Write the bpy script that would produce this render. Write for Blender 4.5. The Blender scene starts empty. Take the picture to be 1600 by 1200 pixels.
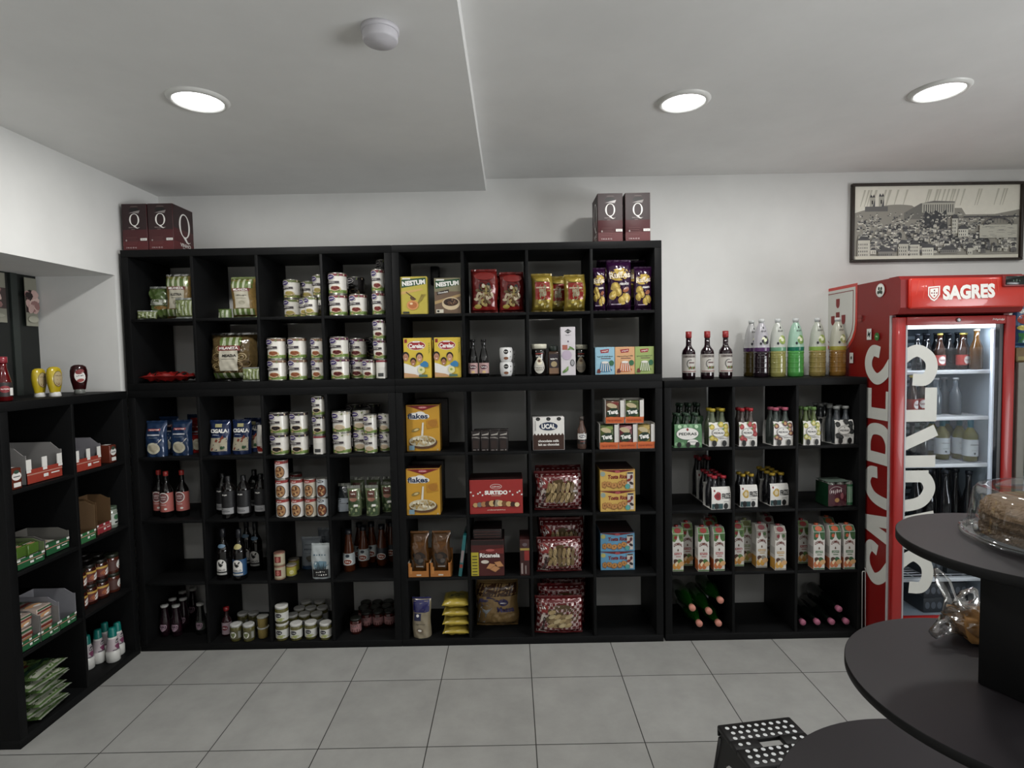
import bpy, bmesh, math, random
from mathutils import Vector, Matrix
C = bpy.context.scene.collection
SC = bpy.context.scene
PI = math.pi
random.seed(7)

# ------------------------------------------------------------------ camera
F_PX = 890.73
CAM = Vector((2.1105, -3.1319, 1.6282))
PITCH, YAW, ROLL = -0.0509, 0.0013, -0.0186
def _axes():
    cy, sy, cp, sp, cr, sr = math.cos(YAW), math.sin(YAW), math.cos(PITCH), math.sin(PITCH), math.cos(ROLL), math.sin(ROLL)
    f = Vector((sy*cp, cy*cp, sp)); r = Vector((cy, -sy, 0)); u = r.cross(f)
    return r*cr + u*sr, u*cr - r*sr, f
RX, UX, FX = _axes()
cam_data = bpy.data.cameras.new('camera'); cam = bpy.data.objects.new('camera', cam_data); C.objects.link(cam)
cam_data.sensor_fit = 'HORIZONTAL'; cam_data.sensor_width = 36.0; cam_data.lens = F_PX/1600*36.0
cam_data.clip_start = 0.05
m = Matrix((RX, UX, -FX)).transposed().to_4x4(); m.translation = CAM
cam.matrix_world = m
SC.camera = cam

# ------------------------------------------------------------------ colour management, world, lamps
SC.view_settings.view_transform = 'Standard'
SC.view_settings.look = 'None'
SC.view_settings.gamma = 1.0
SC.view_settings.use_curve_mapping = False
SC.view_settings.exposure = -0.12
w = bpy.data.worlds.new('world'); SC.world = w; w.use_nodes = True
w.node_tree.nodes['Background'].inputs[0].default_value = (0.55, 0.6, 0.66, 1)
w.node_tree.nodes['Background'].inputs[1].default_value = 0.25
def area(name, loc, rot, sx, sy, power, col=(1, 1, 1), shape='RECTANGLE', spread=PI):
    d = bpy.data.lights.new(name, 'AREA'); d.shape = shape; d.size = sx; d.size_y = sy; d.energy = power; d.color = col
    d.spread = spread
    o = bpy.data.objects.new(name, d); C.objects.link(o); o.location = loc; o.rotation_euler = rot
    return o
ZL, ZR = 2.636, 2.706            # the two ceiling heights
STEP_X = 1.977
WALL_Y = 0.415
LAMPS = [(0.921, -0.872, ZL), (2.875, -0.62, ZR), (3.934, -0.68, ZR)]
P_LAMP = (19.0, 12.0, 7.5)
P_BACK = 6.0
P_WIN = 165.0
for (lx, ly, lz), pw_ in zip(LAMPS, P_LAMP):
    area('downlight_lamp', (lx, ly, lz-0.013), (0, 0, 0), 0.15, 0.15, pw_, (1.0, 0.985, 0.955), 'DISK')
for lx, ly, lz in ((0.9, -3.0, ZL), (0.9, -5.2, ZL), (3.2, -3.4, ZR), (5.2, -3.0, ZR), (3.2, -5.6, ZR), (5.2, -5.6, ZR), (5.6, -0.9, ZR)):
    area('downlight_lamp', (lx, ly, lz-0.013), (0, 0, 0), 0.15, 0.15, P_BACK, (1.0, 0.985, 0.955), 'DISK')  # further downlights out of view, added to brighten the room
# daylight through the shop window in the right-hand wall, unseen, tilted up to brighten the ceiling
area('window_daylight', (6.52, -3.9, 1.2), (0, PI/2+math.radians(22), 0), 1.4, 3.4, P_WIN, (0.97, 0.985, 1.0), spread=math.radians(140))

# ------------------------------------------------------------------ materials
def lin(c):
    c /= 255.0
    return c/12.92 if c <= 0.04045 else ((c+0.055)/1.055)**2.4
def hexc(h): return tuple(lin(int(h[i:i+2], 16)) for i in (0, 2, 4)) + (1.0,)
_mats = {}
def mat(h, rough=0.5, metal=0.0, var=0.05, scale=40.0, bump=0.0, coat=0.0, emis=0.0, trans=0.0, key=None, spec=0.5):
    k = (h, rough, metal, var, scale, bump, coat, emis, trans, spec)
    if k in _mats: return _mats[k]
    m = bpy.data.materials.new('surface_'+h); m.use_nodes = True
    nt = m.node_tree; b = nt.nodes['Principled BSDF']; L = nt.links.new
    col = hexc(h)
    tc = nt.nodes.new('ShaderNodeTexCoord'); nz = nt.nodes.new('ShaderNodeTexNoise')
    nz.inputs['Scale'].default_value = scale; nz.inputs['Detail'].default_value = 3
    L(tc.outputs['Object'], nz.inputs['Vector'])
    if var > 0:
        mx = nt.nodes.new('ShaderNodeMix'); mx.data_type = 'RGBA'
        mx.inputs[6].default_value = tuple(max(0, c*(1-var)) for c in col[:3]) + (1,)
        mx.inputs[7].default_value = tuple(min(1, c*(1+var)) for c in col[:3]) + (1,)
        L(nz.outputs['Fac'], mx.inputs[0]); L(mx.outputs[2], b.inputs['Base Color'])
    else: b.inputs['Base Color'].default_value = col
    b.inputs['Roughness'].default_value = rough; b.inputs['Metallic'].default_value = metal
    b.inputs['Coat Weight'].default_value = coat
    b.inputs['Specular IOR Level'].default_value = spec
    b.inputs['Transmission Weight'].default_value = trans
    if emis: b.inputs['Emission Color'].default_value = col; b.inputs['Emission Strength'].default_value = emis
    if bump:
        bp = nt.nodes.new('ShaderNodeBump'); bp.inputs['Strength'].default_value = bump; bp.inputs['Distance'].default_value = 0.004
        L(nz.outputs['Fac'], bp.inputs['Height']); L(bp.outputs['Normal'], b.inputs['Normal'])
    _mats[k] = m
    return m
def soft(h, k=0.86):      # printed board and film are duller than the ink names suggest
    c = [int(h[i:i+2], 16) for i in (0, 2, 4)]; g = 0.3*c[0]+0.59*c[1]+0.11*c[2]
    return ''.join('%02x' % max(0, min(255, round(g+(v-g)*k))) for v in c)
def paper(h): return mat(soft(h), 0.5)
def ink(h): return mat(soft(h), 0.5, var=0.0)
def gloss(h): return mat(soft(h), 0.22, coat=0.3)
def foil(h): return mat(soft(h), 0.24, metal=0.15, coat=0.5)
def litho(h): return mat(soft(h), 0.3, coat=0.35)
def clear_mat(name, tint=(1, 1, 1), gl=0.12, rough=0.03):
    m = bpy.data.materials.new(name); m.use_nodes = True; nt = m.node_tree; nt.nodes.clear(); L = nt.links.new
    out = nt.nodes.new('ShaderNodeOutputMaterial'); mx = nt.nodes.new('ShaderNodeMixShader')
    tr = nt.nodes.new('ShaderNodeBsdfTransparent'); tr.inputs[0].default_value = tint + (1,)
    g = nt.nodes.new('ShaderNodeBsdfGlossy'); g.inputs['Roughness'].default_value = rough
    fr = nt.nodes.new('ShaderNodeLayerWeight'); fr.inputs[0].default_value = 0.35
    mr = nt.nodes.new('ShaderNodeMapRange'); mr.inputs[3].default_value = gl*0.4; mr.inputs[4].default_value = min(1, gl*4)
    L(fr.outputs['Facing'], mr.inputs[0]); L(mr.outputs[0], mx.inputs[0]); L(tr.outputs[0], mx.inputs[1]); L(g.outputs[0], mx.inputs[2]); L(mx.outputs[0], out.inputs[0])
    return m
GLASS = clear_mat('door_glass', (0.97, 0.985, 1.0), 0.003, 0.01)
FILM = clear_mat('clear_film', (0.93, 0.93, 0.92), 0.3, 0.12)
PET = clear_mat('clear_plastic', (0.93, 0.94, 0.94), 0.11, 0.06)
BLACKWOOD = None
def black_wood():
    m = bpy.data.materials.new('black_wood_foil'); m.use_nodes = True; nt = m.node_tree; b = nt.nodes['Principled BSDF']; L = nt.links.new
    tc = nt.nodes.new('ShaderNodeTexCoord'); mp = nt.nodes.new('ShaderNodeMapping'); mp.inputs['Scale'].default_value = (3, 60, 3)
    nz = nt.nodes.new('ShaderNodeTexNoise'); nz.inputs['Scale'].default_value = 6; nz.inputs['Detail'].default_value = 5
    L(tc.outputs['Object'], mp.inputs[0]); L(mp.outputs[0], nz.inputs['Vector'])
    cr = nt.nodes.new('ShaderNodeValToRGB'); cr.color_ramp.elements[0].color = (0.0035, 0.0037, 0.0040, 1); cr.color_ramp.elements[1].color = (0.0075, 0.0077, 0.008, 1)
    L(nz.outputs['Fac'], cr.inputs[0]); L(cr.outputs[0], b.inputs['Base Color']); b.inputs['Roughness'].default_value = 0.55
    b.inputs['Specular IOR Level'].default_value = 0.12
    bp = nt.nodes.new('ShaderNodeBump'); bp.inputs['Strength'].default_value = 0.15; bp.inputs['Distance'].default_value = 0.001
    L(nz.outputs['Fac'], bp.inputs['Height']); L(bp.outputs[0], b.inputs['Normal'])
    return m
BLACKWOOD = black_wood()
def plaster(name, rgb, s=3.0, amt=0.04, bump=0.05):
    m = bpy.data.materials.new(name); m.use_nodes = True; nt = m.node_tree; b = nt.nodes['Principled BSDF']; L = nt.links.new
    g = nt.nodes.new('ShaderNodeNewGeometry')
    nz = nt.nodes.new('ShaderNodeTexNoise'); nz.inputs['Scale'].default_value = s; nz.inputs['Detail'].default_value = 6; nz.inputs['Roughness'].default_value = 0.6
    L(g.outputs['Position'], nz.inputs['Vector'])
    cr = nt.nodes.new('ShaderNodeValToRGB'); cr.color_ramp.elements[0].position = 0.3; cr.color_ramp.elements[1].position = 0.7
    cr.color_ramp.elements[0].color = tuple(c*(1-amt) for c in rgb)+(1,); cr.color_ramp.elements[1].color = tuple(min(1, c*(1+amt)) for c in rgb)+(1,)
    L(nz.outputs['Fac'], cr.inputs[0]); L(cr.outputs[0], b.inputs['Base Color']); b.inputs['Roughness'].default_value = 0.75
    n2 = nt.nodes.new('ShaderNodeTexNoise'); n2.inputs['Scale'].default_value = 35; n2.inputs['Detail'].default_value = 4
    L(g.outputs['Position'], n2.inputs['Vector'])
    bp = nt.nodes.new('ShaderNodeBump'); bp.inputs['Strength'].default_value = bump; bp.inputs['Distance'].default_value = 0.003
    L(n2.outputs['Fac'], bp.inputs['Height']); L(bp.outputs[0], b.inputs['Normal'])
    return m
DARKWALL = plaster('unseen_wall_bounce_cut', (0.13, 0.115, 0.10))  # unseen wall behind the camera, darkened to cut bounce into the shelves
WALLM = plaster('white_wall_paint', (0.72, 0.72, 0.70))
CEILM = plaster('ceiling_paint', (0.76, 0.76, 0.745), 2.0, 0.05)
DARKW = mat('151917', 0.3, var=0.15, scale=2.0)
def tile_mat():
    m = bpy.data.materials.new('grey_floor_tiles'); m.use_nodes = True; nt = m.node_tree; b = nt.nodes['Principled BSDF']; L = nt.links.new
    g = nt.nodes.new('ShaderNodeNewGeometry'); mp = nt.nodes.new('ShaderNodeMapping'); mp.vector_type = 'POINT'
    mp.inputs['Location'].default_value = (-0.364+0.4555*40, 0.335+0.495*40, 0)
    L(g.outputs['Position'], mp.inputs[0])
    br = nt.nodes.new('ShaderNodeTexBrick'); br.offset = 0.0; br.squash = 1.0
    br.inputs['Scale'].default_value = 1.0; br.inputs['Brick Width'].default_value = 0.4555; br.inputs['Row Height'].default_value = 0.495
    br.inputs['Mortar Size'].default_value = 0.0022; br.inputs['Mortar Smooth'].default_value = 0.1; br.inputs['Bias'].default_value = 0.0
    br.inputs['Color1'].default_value = (0.315, 0.315, 0.300, 1); br.inputs['Color2'].default_value = (0.340, 0.340, 0.325, 1)
    br.inputs['Mortar'].default_value = (0.03, 0.03, 0.028, 1)
    L(mp.outputs[0], br.inputs['Vector'])
    nz = nt.nodes.new('ShaderNodeTexNoise'); nz.inputs['Scale'].default_value = 5; nz.inputs['Detail'].default_value = 8; nz.inputs['Roughness'].default_value = 0.65
    L(g.outputs['Position'], nz.inputs['Vector'])
    mr = nt.nodes.new('ShaderNodeMapRange'); mr.inputs[1].default_value = 0.3; mr.inputs[2].default_value = 0.7; mr.inputs[3].default_value = 0.88; mr.inputs[4].default_value = 1.1
    L(nz.outputs['Fac'], mr.inputs[0])
    mx = nt.nodes.new('ShaderNodeMix'); mx.data_type = 'RGBA'; mx.blend_type = 'MULTIPLY'; mx.inputs[0].default_value = 1.0
    L(br.outputs['Color'], mx.inputs[6]); L(mr.outputs[0], mx.inputs[7]); L(mx.outputs[2], b.inputs['Base Color'])
    b.inputs['Roughness'].default_value = 0.5
    bp = nt.nodes.new('ShaderNodeBump'); bp.inputs['Strength'].default_value = 0.5; bp.inputs['Distance'].default_value = 0.002; bp.invert = True
    L(br.outputs['Fac'], bp.inputs['Height']); L(bp.outputs[0], b.inputs['Normal'])
    return m

# ------------------------------------------------------------------ mesh building
_txt = {}
def text_tris(s, bold):
    k = (s, bold)
    if k in _txt: return _txt[k]
    cu = bpy.data.curves.new('t', 'FONT'); cu.body = s; cu.size = 1.0; cu.resolution_u = 3; cu.fill_mode = 'FRONT'; cu.offset = bold; cu.align_x = 'CENTER'
    o = bpy.data.objects.new('t', cu); me = bpy.data.meshes.new_from_object(o)
    vs = [(v.co.x, v.co.y) for v in me.vertices]; fs = [tuple(p.vertices) for p in me.polygons]
    x0 = min(v[0] for v in vs); x1 = max(v[0] for v in vs); y0 = min(v[1] for v in vs); y1 = max(v[1] for v in vs)
    vs = [((x-x0)/(x1-x0)-0.5, (y-y0)/(y1-y0)-0.5) for x, y in vs]
    bpy.data.objects.remove(o); bpy.data.curves.remove(cu); bpy.data.meshes.remove(me)
    _txt[k] = (vs, fs)
    return _txt[k]

WORDS = {'SAGRES', 'NESTUM', 'Chocolate', 'Cerelac', 'CUÉTARA', 'flakes', 'SURTIDO', 'Tosta Rica', 'Ricanela', 'UCAL', 'chocolate milk', 'lait au chocolat', 'COMPAL', 'PEDRAS', 'FRIZE', 'CIGALA', 'Tang', 'Ruffles', 'GALO', 'VINHO TINTO', 'VINHO', 'TINTO', 'MILANEZA', 'ALETRIA', 'MEADA', 'M', 'PRESUNTO', 'Massa', 'Laço', 'Húngaro', 'GROSELHA', 'I N A G G'}

class MB:
    def __init__(self): self.v = []; self.f = []; self.mi = []; self.mats = []; self.sm = []
    def midx(self, m):
        if m not in self.mats: self.mats.append(m)
        return self.mats.index(m)
    def add(self, vs, fs, m, smooth=False):
        b = len(self.v); i = self.midx(m)
        self.v += [tuple(p) for p in vs]
        for f in fs: self.f.append(tuple(b+k for k in f)); self.mi.append(i); self.sm.append(smooth)
    def box(self, x0, x1, y0, y1, z0, z1, m, top=None, front=None):
        vs = [(x0, y0, z0), (x1, y0, z0), (x1, y1, z0), (x0, y1, z0), (x0, y0, z1), (x1, y0, z1), (x1, y1, z1), (x0, y1, z1)]
        self.add(vs, [(0, 3, 2, 1), (2, 3, 7, 6), (3, 0, 4, 7), (1, 2, 6, 5)], m)
        self.add(vs, [(4, 5, 6, 7)], top or m); self.add(vs, [(0, 1, 5, 4)], front or m)
    def bbox(self, x0, x1, y0, y1, z0, z1, m, bev=0.003):
        bm = bmesh.new(); bmesh.ops.create_cube(bm, size=1)
        for v in bm.verts: v.co = Vector(((x0+x1)/2+v.co.x*(x1-x0), (y0+y1)/2+v.co.y*(y1-y0), (z0+z1)/2+v.co.z*(z1-z0)))
        bmesh.ops.bevel(bm, geom=list(bm.edges), offset=bev, segments=2, affect='EDGES', profile=0.5)
        self.bm(bm, m, True); bm.free()
    def bm(self, bm, m, smooth=False):
        bm.verts.index_update()
        self.add([v.co[:] for v in bm.verts], [[v.index for v in f.verts] for f in bm.faces], m, smooth)
    def lathe(self, prof, m, seg=20, cx=0, cy=0, cap=True, smooth=True, wob=0.0):
        vs = []; n = len(prof)
        for r, z in prof:
            for k in range(seg):
                a = 2*PI*k/seg; rr = r*(1+wob*math.sin(a*6)); vs.append((cx+rr*math.cos(a), cy+rr*math.sin(a), z))
        fs = [(i*seg+k, i*seg+(k+1) % seg, (i+1)*seg+(k+1) % seg, (i+1)*seg+k) for i in range(n-1) for k in range(seg)]
        self.add(vs, fs, m, smooth)
        if cap:
            b = len(self.v)-len(vs); i = self.midx(m)
            if prof[0][0] > 1e-5: self.f.append(tuple(b+k for k in reversed(range(seg)))); self.mi.append(i); self.sm.append(False)
            if prof[-1][0] > 1e-5: self.f.append(tuple(b+(n-1)*seg+k for k in range(seg))); self.mi.append(i); self.sm.append(False)
    def tube(self, pts, r, m, seg=8, closed=False):
        pts = [Vector(p) for p in pts]; n = len(pts); vs = []; rs = r if isinstance(r, (list, tuple)) else [r]*n
        up = Vector((0, 0, 1))
        for i, p in enumerate(pts):
            t = (pts[min(i+1, n-1)]-pts[max(i-1, 0)]).normalized()
            a = t.cross(up)
            if a.length < 0.05: a = t.cross(Vector((0, 1, 0)))
            a.normalize(); bb = t.cross(a)
            for k in range(seg):
                an = 2*PI*k/seg; vs.append(p+a*math.cos(an)*rs[i]+bb*math.sin(an)*rs[i])
        fs = [(i*seg+k, i*seg+(k+1) % seg, (i+1)*seg+(k+1) % seg, (i+1)*seg+k) for i in range(n-1) for k in range(seg)]
        fs.append(tuple(reversed(range(seg)))); fs.append(tuple((n-1)*seg+k for k in range(seg)))
        self.add(vs, fs, m, True)
    def prism(self, outline, z0, z1, m, axis='z', smooth=False):
        n = len(outline)
        def P(a, b, c): return {'z': (a, b, c), 'y': (a, c, b), 'x': (c, a, b)}[axis]
        vs = [P(a, b, z0) for a, b in outline]+[P(a, b, z1) for a, b in outline]
        self.add(vs, [(i, (i+1) % n, n+(i+1) % n, n+i) for i in range(n)], m, smooth)
        self.add(vs, [tuple(reversed(range(n))), tuple(range(n, 2*n))], m)
    def mesh(self, name):
        me = bpy.data.meshes.new(name); me.from_pydata(self.v, [], self.f)
        for mm in self.mats: me.materials.append(mm)
        me.polygons.foreach_set('material_index', self.mi); me.polygons.foreach_set('use_smooth', self.sm)
        me.update(); return me
    def build(self, name, parent=None, loc=None):
        o = bpy.data.objects.new(name, self.mesh(name)); C.objects.link(o)
        if parent: o.parent = parent
        if loc: o.location = loc
        return o

class Art:
    """flat print laid on a surface: u right, v up, each layer a hair above the last"""
    def __init__(self, mb, fmap, step=0.00022, h0=0.0003): self.mb = mb; self.fm = fmap; self.h = h0; self.st = step; self.lift = 0.0
    def _n(self): h = self.h; self.h += self.st; return h
    def rect(self, u0, u1, v0, v1, m, d=0.008):
        h = self._n(); nu = max(1, math.ceil((u1-u0)/d)); nv = max(1, math.ceil((v1-v0)/(d*1.5)))
        vs = [self.fm(u0+(u1-u0)*i/nu, v0+(v1-v0)*j/nv, h) for j in range(nv+1) for i in range(nu+1)]
        self.mb.add(vs, [(j*(nu+1)+i, j*(nu+1)+i+1, (j+1)*(nu+1)+i+1, (j+1)*(nu+1)+i) for j in range(nv) for i in range(nu)], m, True)
    def ell(self, cu, cv, ru, rv, m, n=16, rings=2, rot=0.0, jit=0.0):
        h = self._n(); vs = [self.fm(cu, cv, h)]; c, s = math.cos(rot), math.sin(rot)
        for q in range(1, rings+1):
            for k in range(n):
                a = 2*PI*k/n; jj = 1+jit*math.sin(a*3+cu*99)+jit*0.6*math.sin(a*5+cv*77)
                x = ru*q/rings*math.cos(a)*jj; y = rv*q/rings*math.sin(a)*jj
                vs.append(self.fm(cu+x*c-y*s, cv+x*s+y*c, h))
        fs = [(0, 1+k, 1+(k+1) % n) for k in range(n)]
        for q in range(rings-1):
            fs += [(1+q*n+k, 1+(q+1)*n+k, 1+(q+1)*n+(k+1) % n, 1+q*n+(k+1) % n) for k in range(n)]
        self.mb.add(vs, fs, m, True)
    def ring(self, cu, cv, ru, rv, t, m, n=24, t2=None, a0=0, a1=2*PI):
        h = self._n(); vs = []
        for k in range(n+1):
            a = a0+(a1-a0)*k/n; tt = t if t2 is None else t+(t2-t)*abs(math.cos(a))
            ca, sa = math.cos(a), math.sin(a)
            vs.append(self.fm(cu+ru*ca, cv+rv*sa, h)); vs.append(self.fm(cu+(ru-tt)*ca, cv+(rv-min(t, tt))*sa, h))
        self.mb.add(vs, [(2*k, 2*k+2, 2*k+3, 2*k+1) for k in range(n)], m, True)
    def poly(self, pts, m):
        h = self._n(); self.mb.add([self.fm(u, v, h) for u, v in pts], [tuple(range(len(pts)))], m)
    def text(self, s, cu, cv, w_, h_, m, bold=0.02, rot=0.0, arc=0.0, shear=0.0):
        if s not in WORDS:          # print too small to read in the photograph stays unreadable
            rnd = random.Random(len(s)*7+ord(s[0])); n = max(3, len(s)); x = -0.5; step = 1.0/n; c, sn = math.cos(rot), math.sin(rot)
            for k in range(n):
                a, b = rnd.uniform(.45, .85), rnd.uniform(.55, 1.0)
                X, Y = (x+step/2)*w_, h_*0.12*rnd.uniform(-1, 1)
                self.h -= self.st*(k > 0)
                self.ell(cu+X*c-Y*sn, cv+X*sn+Y*c, w_*step*a*.5, h_*b*.45, m, 6, 1, rot+rnd.uniform(-.3, .3)); x += step
            return
        h = self._n()+self.lift; vs, fs = text_tris(s, bold); c, sn = math.cos(rot), math.sin(rot); out = []
        for x, y in vs:
            X = x*w_+shear*y*h_; Y = y*h_+arc*h_*(1-(2*x)**2)
            out.append(self.fm(cu+X*c-Y*sn, cv+X*sn+Y*c, h))
        self.mb.add(out, fs, m)

def f_front(y0): return lambda u, v, h: (u, y0-h, v)
def f_left(x0): return lambda u, v, h: (x0-h, -u, v)        # u runs to the viewer's right
def f_right(x0): return lambda u, v, h: (x0+h, u, v)
def f_top(z0): return lambda u, v, h: (u, v, z0+h)
def f_cyl(r): return lambda u, v, h: ((r+h)*math.sin(u/r), -(r+h)*math.cos(u/r), v)
def f_prof(prof):
    def rad(v):
        for (r0, z0), (r1, z1) in zip(prof, prof[1:]):
            if z0 <= v <= z1 and z1 > z0: return r0+(r1-r0)*(v-z0)/(z1-z0)
        return prof[-1][0]
    R = max(p[0] for p in prof)
    def f(u, v, h):
        r = rad(v)+h; return (r*math.sin(u/R), -r*math.cos(u/R), v)
    return f

# ------------------------------------------------------------------ objects
LABELS = {}
def tag(o, label=None, cat=None, group=None, kind=None):
    if label:
        o['label'] = label
        LABELS.setdefault(label, []).append((o.name, group))
    if cat: o['category'] = cat
    if group: o['group'] = group
    if kind: o['kind'] = kind
    return o
def empty(name, loc=(0, 0, 0), rz=0.0):
    o = bpy.data.objects.new(name, None); C.objects.link(o); o.location = loc; o.rotation_euler = (0, 0, rz); o.empty_display_size = 0.05
    return o
class Proto:
    """a kind of thing: its parts as meshes; parts = (name, mesh, index of parent part or -1)"""
    def __init__(self, name, cat): self.name = name; self.cat = cat; self.parts = []; self.h = 0.1; self.w = 0.1; self.d = 0.1
    def part(self, name, mb, parent=-1): self.parts.append((name, mb.mesh(name), parent)); return len(self.parts)-1
def spawn(P, loc, rot=(0, 0, 0), label=None, group=None, scale=1.0, extra=None):
    if len(P.parts) == 1:
        r = bpy.data.objects.new(P.name, P.parts[0][1]); C.objects.link(r)
    else:
        r = bpy.data.objects.new(P.name, None); r.empty_display_size = 0.04; C.objects.link(r); obs = []
        for n, me, pi in P.parts:
            o = bpy.data.objects.new(n, me); C.objects.link(o); o.parent = r if pi < 0 else obs[pi]; obs.append(o)
    r.location = loc; r.rotation_euler = rot
    r.scale = (scale,)*3 if not isinstance(scale, tuple) else scale
    tag(r, label, P.cat, group)
    return r
# where a picture column meets a plane standing in the room (used only to read off positions once)
def Xat(px, Y, z):
    k = (px-800)/F_PX; d = Vector((0, Y, z))-CAM; d.x = -CAM.x
    num = k*(d.dot(FX))-d.dot(RX); return num/(RX.x-k*FX.x)
def Yat(px, X, z):
    k = (px-800)/F_PX; d = Vector((X-CAM.x, -CAM.y, z-CAM.z))
    num = k*(d.dot(FX))-d.dot(RX); return num/(RX.y-k*FX.y)

# ================================================================== THE ROOM
def struct(name, mb): return tag(mb.build(name), kind='structure')
g = MB(); g.box(-3, 6.6, -6.6, 0.6, -0.08, 0, tile_mat()); struct('floor', g)
g = MB(); g.box(-3, STEP_X, -6.7, 0.6, ZL, 2.9, CEILM); struct('ceiling', g)
g = MB(); g.box(STEP_X, 6.7, -6.7, 0.6, ZR, 2.9, CEILM); struct('ceiling', g)
g = MB(); g.box(-0.6, 6.7, WALL_Y, 0.6, 0, 2.9, WALLM); struct('wall_back', g)
g = MB(); g.box(6.6, 6.75, -2.1, WALL_Y, 0, 2.9, WALLM); g.box(6.6, 6.75, -6.7, -5.7, 0, 2.9, WALLM); g.box(6.6, 6.75, -5.7, -2.1, 0, 0.4, WALLM); g.box(6.6, 6.75, -5.7, -2.1, 2.2, 2.9, WALLM); struct('wall_right', g)
# left wall: a deep bulkhead above, a recess above the side shelf, its end cheek facing the room
g = MB(); g.box(-0.62, -0.03, -2.6, WALL_Y, 2.10, ZL, WALLM)
g.box(-0.62, -0.03, -0.008, WALL_Y, 0, 2.10, WALLM)
g.box(-0.62, -0.03, -6.7, -2.6, 0, ZL, WALLM); g.box(-0.62, -0.46, -2.6, -0.008, 0, 1.30, WALLM)
struct('wall_left', g)
wp = MB(); wp.box(-0.60, -0.46, -2.6, -0.008, 1.30, 2.10, mat('121614', 0.35, var=0.2, scale=1.5))
for yy, wd in ((-0.155, 0.02), (-0.60, 0.05), (-1.2, 0.04)): wp.box(-0.462, -0.452, yy-wd, yy+wd, 1.30, 2.10, mat('2a302d', 0.4))
wp.box(-0.462, -0.45, -2.6, -0.008, 1.30, 1.36, mat('2a302d', 0.4))
struct('window_1', wp)
g = MB(); g.box(-0.62, 6.6, -6.75, -6.6, 0, 2.9, DARKWALL); struct('wall_front', g)
g = MB(); fm = mat('55585a', 0.4)
for y_ in (-5.7, -4.5, -3.36, -2.16): g.box(6.58, 6.64, y_, y_+0.06, 0.4, 2.2, fm)
for z_ in (0.4, 2.14): g.box(6.58, 6.64, -5.7, -2.1, z_, z_+0.06, fm)
g.box(6.69, 6.70, -5.7, -2.1, 0.4, 2.2, mat('9aa0a6', 0.1)); struct('window_2', g)

# ---- posters in the dark recess
def poster(px0, px1, z0, z1, label, petals):
    X = -0.449; y0, y1 = Yat(px0, X, (z0+z1)/2), Yat(px1, X, (z0+z1)/2)
    y1 = min(y1, -0.012)
    P = MB(); P.box(X, X+0.004, y0, y1, z0, z1, paper('8d8c7c'))
    A = Art(P, lambda u, v, h: (X+0.004+h, y0+u, z0+v)); wd = y1-y0; hh = z1-z0
    A.rect(0.0, wd, hh*0.28, hh*0.70, paper('4a3a38'))
    rnd = random.Random(petals)
    for k in range(26):
        A.ell(rnd.uniform(0.12, 0.88)*wd, rnd.uniform(0.33, 0.68)*hh, 0.018, 0.026, paper(rnd.choice(['c9a49c', 'd8b9b0', '9c6f6c', '2a1a1c'])), 8, 1, rnd.random()*3)
    A.ell(wd*0.5, hh*0.14, wd*0.45, hh*0.07, paper('a09f8e'), 14, 1)
    o = P.build('flower_poster'); tag(o, label, 'poster', 'flower posters'); return o
poster(39, 57, 1.83, 2.085, 'beige poster with pink flowers beside the white recess cheek', 3)
poster(-90, 8, 1.84, 2.09, 'beige flower poster at the far left, cut by the frame edge', 5)

# ---- recessed ceiling lamps
LP = Proto('ceiling_light', 'ceiling light')
r = MB(); r.lathe([(0.088, -0.004), (0.092, -0.012), (0.104, -0.010), (0.113, -0.001), (0.113, 0.0), (0.088, 0.0)], mat('d8d8d4', 0.35), 40, cap=False); LP.part('rim', r)
r = MB(); r.lathe([(0.0001, -0.010), (0.06, -0.009), (0.091, -0.005)], mat('ffffff', 0.5, emis=9.0, var=0), 40, cap=False); LP.part('diffuser', r)
for i, (lx, ly, lz) in enumerate(LAMPS):
    spawn(LP, (lx, ly, lz), label=['round recessed ceiling light on the lower left ceiling', 'round recessed ceiling light above the right end of middle shelving', 'round recessed ceiling light above the red fridge, rightmost'][i], group='round recessed ceiling lights')
# ---- smoke detector
D = Proto('smoke_detector', 'smoke detector'); dm = mat('c9c7cc', 0.45)
r = MB(); r.lathe([(0.058, 0), (0.058, -0.012), (0.054, -0.014)], dm, 36); D.part('base', r)
r = MB(); r.lathe([(0.0535, -0.0142), (0.0535, -0.034), (0.050, -0.040), (0.030, -0.041), (0.028, -0.043), (0.0001, -0.044)], dm, 36, cap=False); D.part('sensor_head', r)
spawn(D, (1.728, -1.327, ZL), label='white round smoke detector on the left ceiling')

# ---- cube shelving
def cube_shelf(x0, y0, z0, cols, rows, label, rz=0.0, back=False):
    T, t, p, dp = 0.039, 0.016, 0.352, 0.39
    W = 2*T+cols*0.336+(cols-1)*t; H = 2*T+rows*0.336+(rows-1)*t
    r = empty('cube_shelf', (x0, y0, z0), rz); tag(r, label, 'shelf', 'black cube shelving')
    def b(n, *a):
        q = MB(); q.bbox(*a, BLACKWOOD, 0.0012); return q.build(n, r)
    b('side_panel', 0, T, 0, dp, T+.0003, H-T-.0003); b('side_panel', W-T, W, 0, dp, T+.0003, H-T-.0003)
    b('top_panel', 0, W, 0, dp, H-T, H); b('bottom_panel', 0, W, 0, dp, 0, T)
    for c in range(cols-1): x = T+0.336+c*p; b('divider', x+.0002, x+t-.0002, 0.001, dp, T+.0003, H-T-.0003)
    for c in range(cols):
        for k in range(rows-1):
            z = T+0.336+k*p; x = T+c*p; b('shelf_board', x+.0003, x+0.336-.0003, 0.0015, dp, z, z+t)
    if back: b('shade_backing', T, W-T, dp-0.006, dp, T, H-T)  # black sheet added for the unlit wall behind, shade put in as colour
    return r
XB = 1.4716; XC = 2.954
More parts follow.
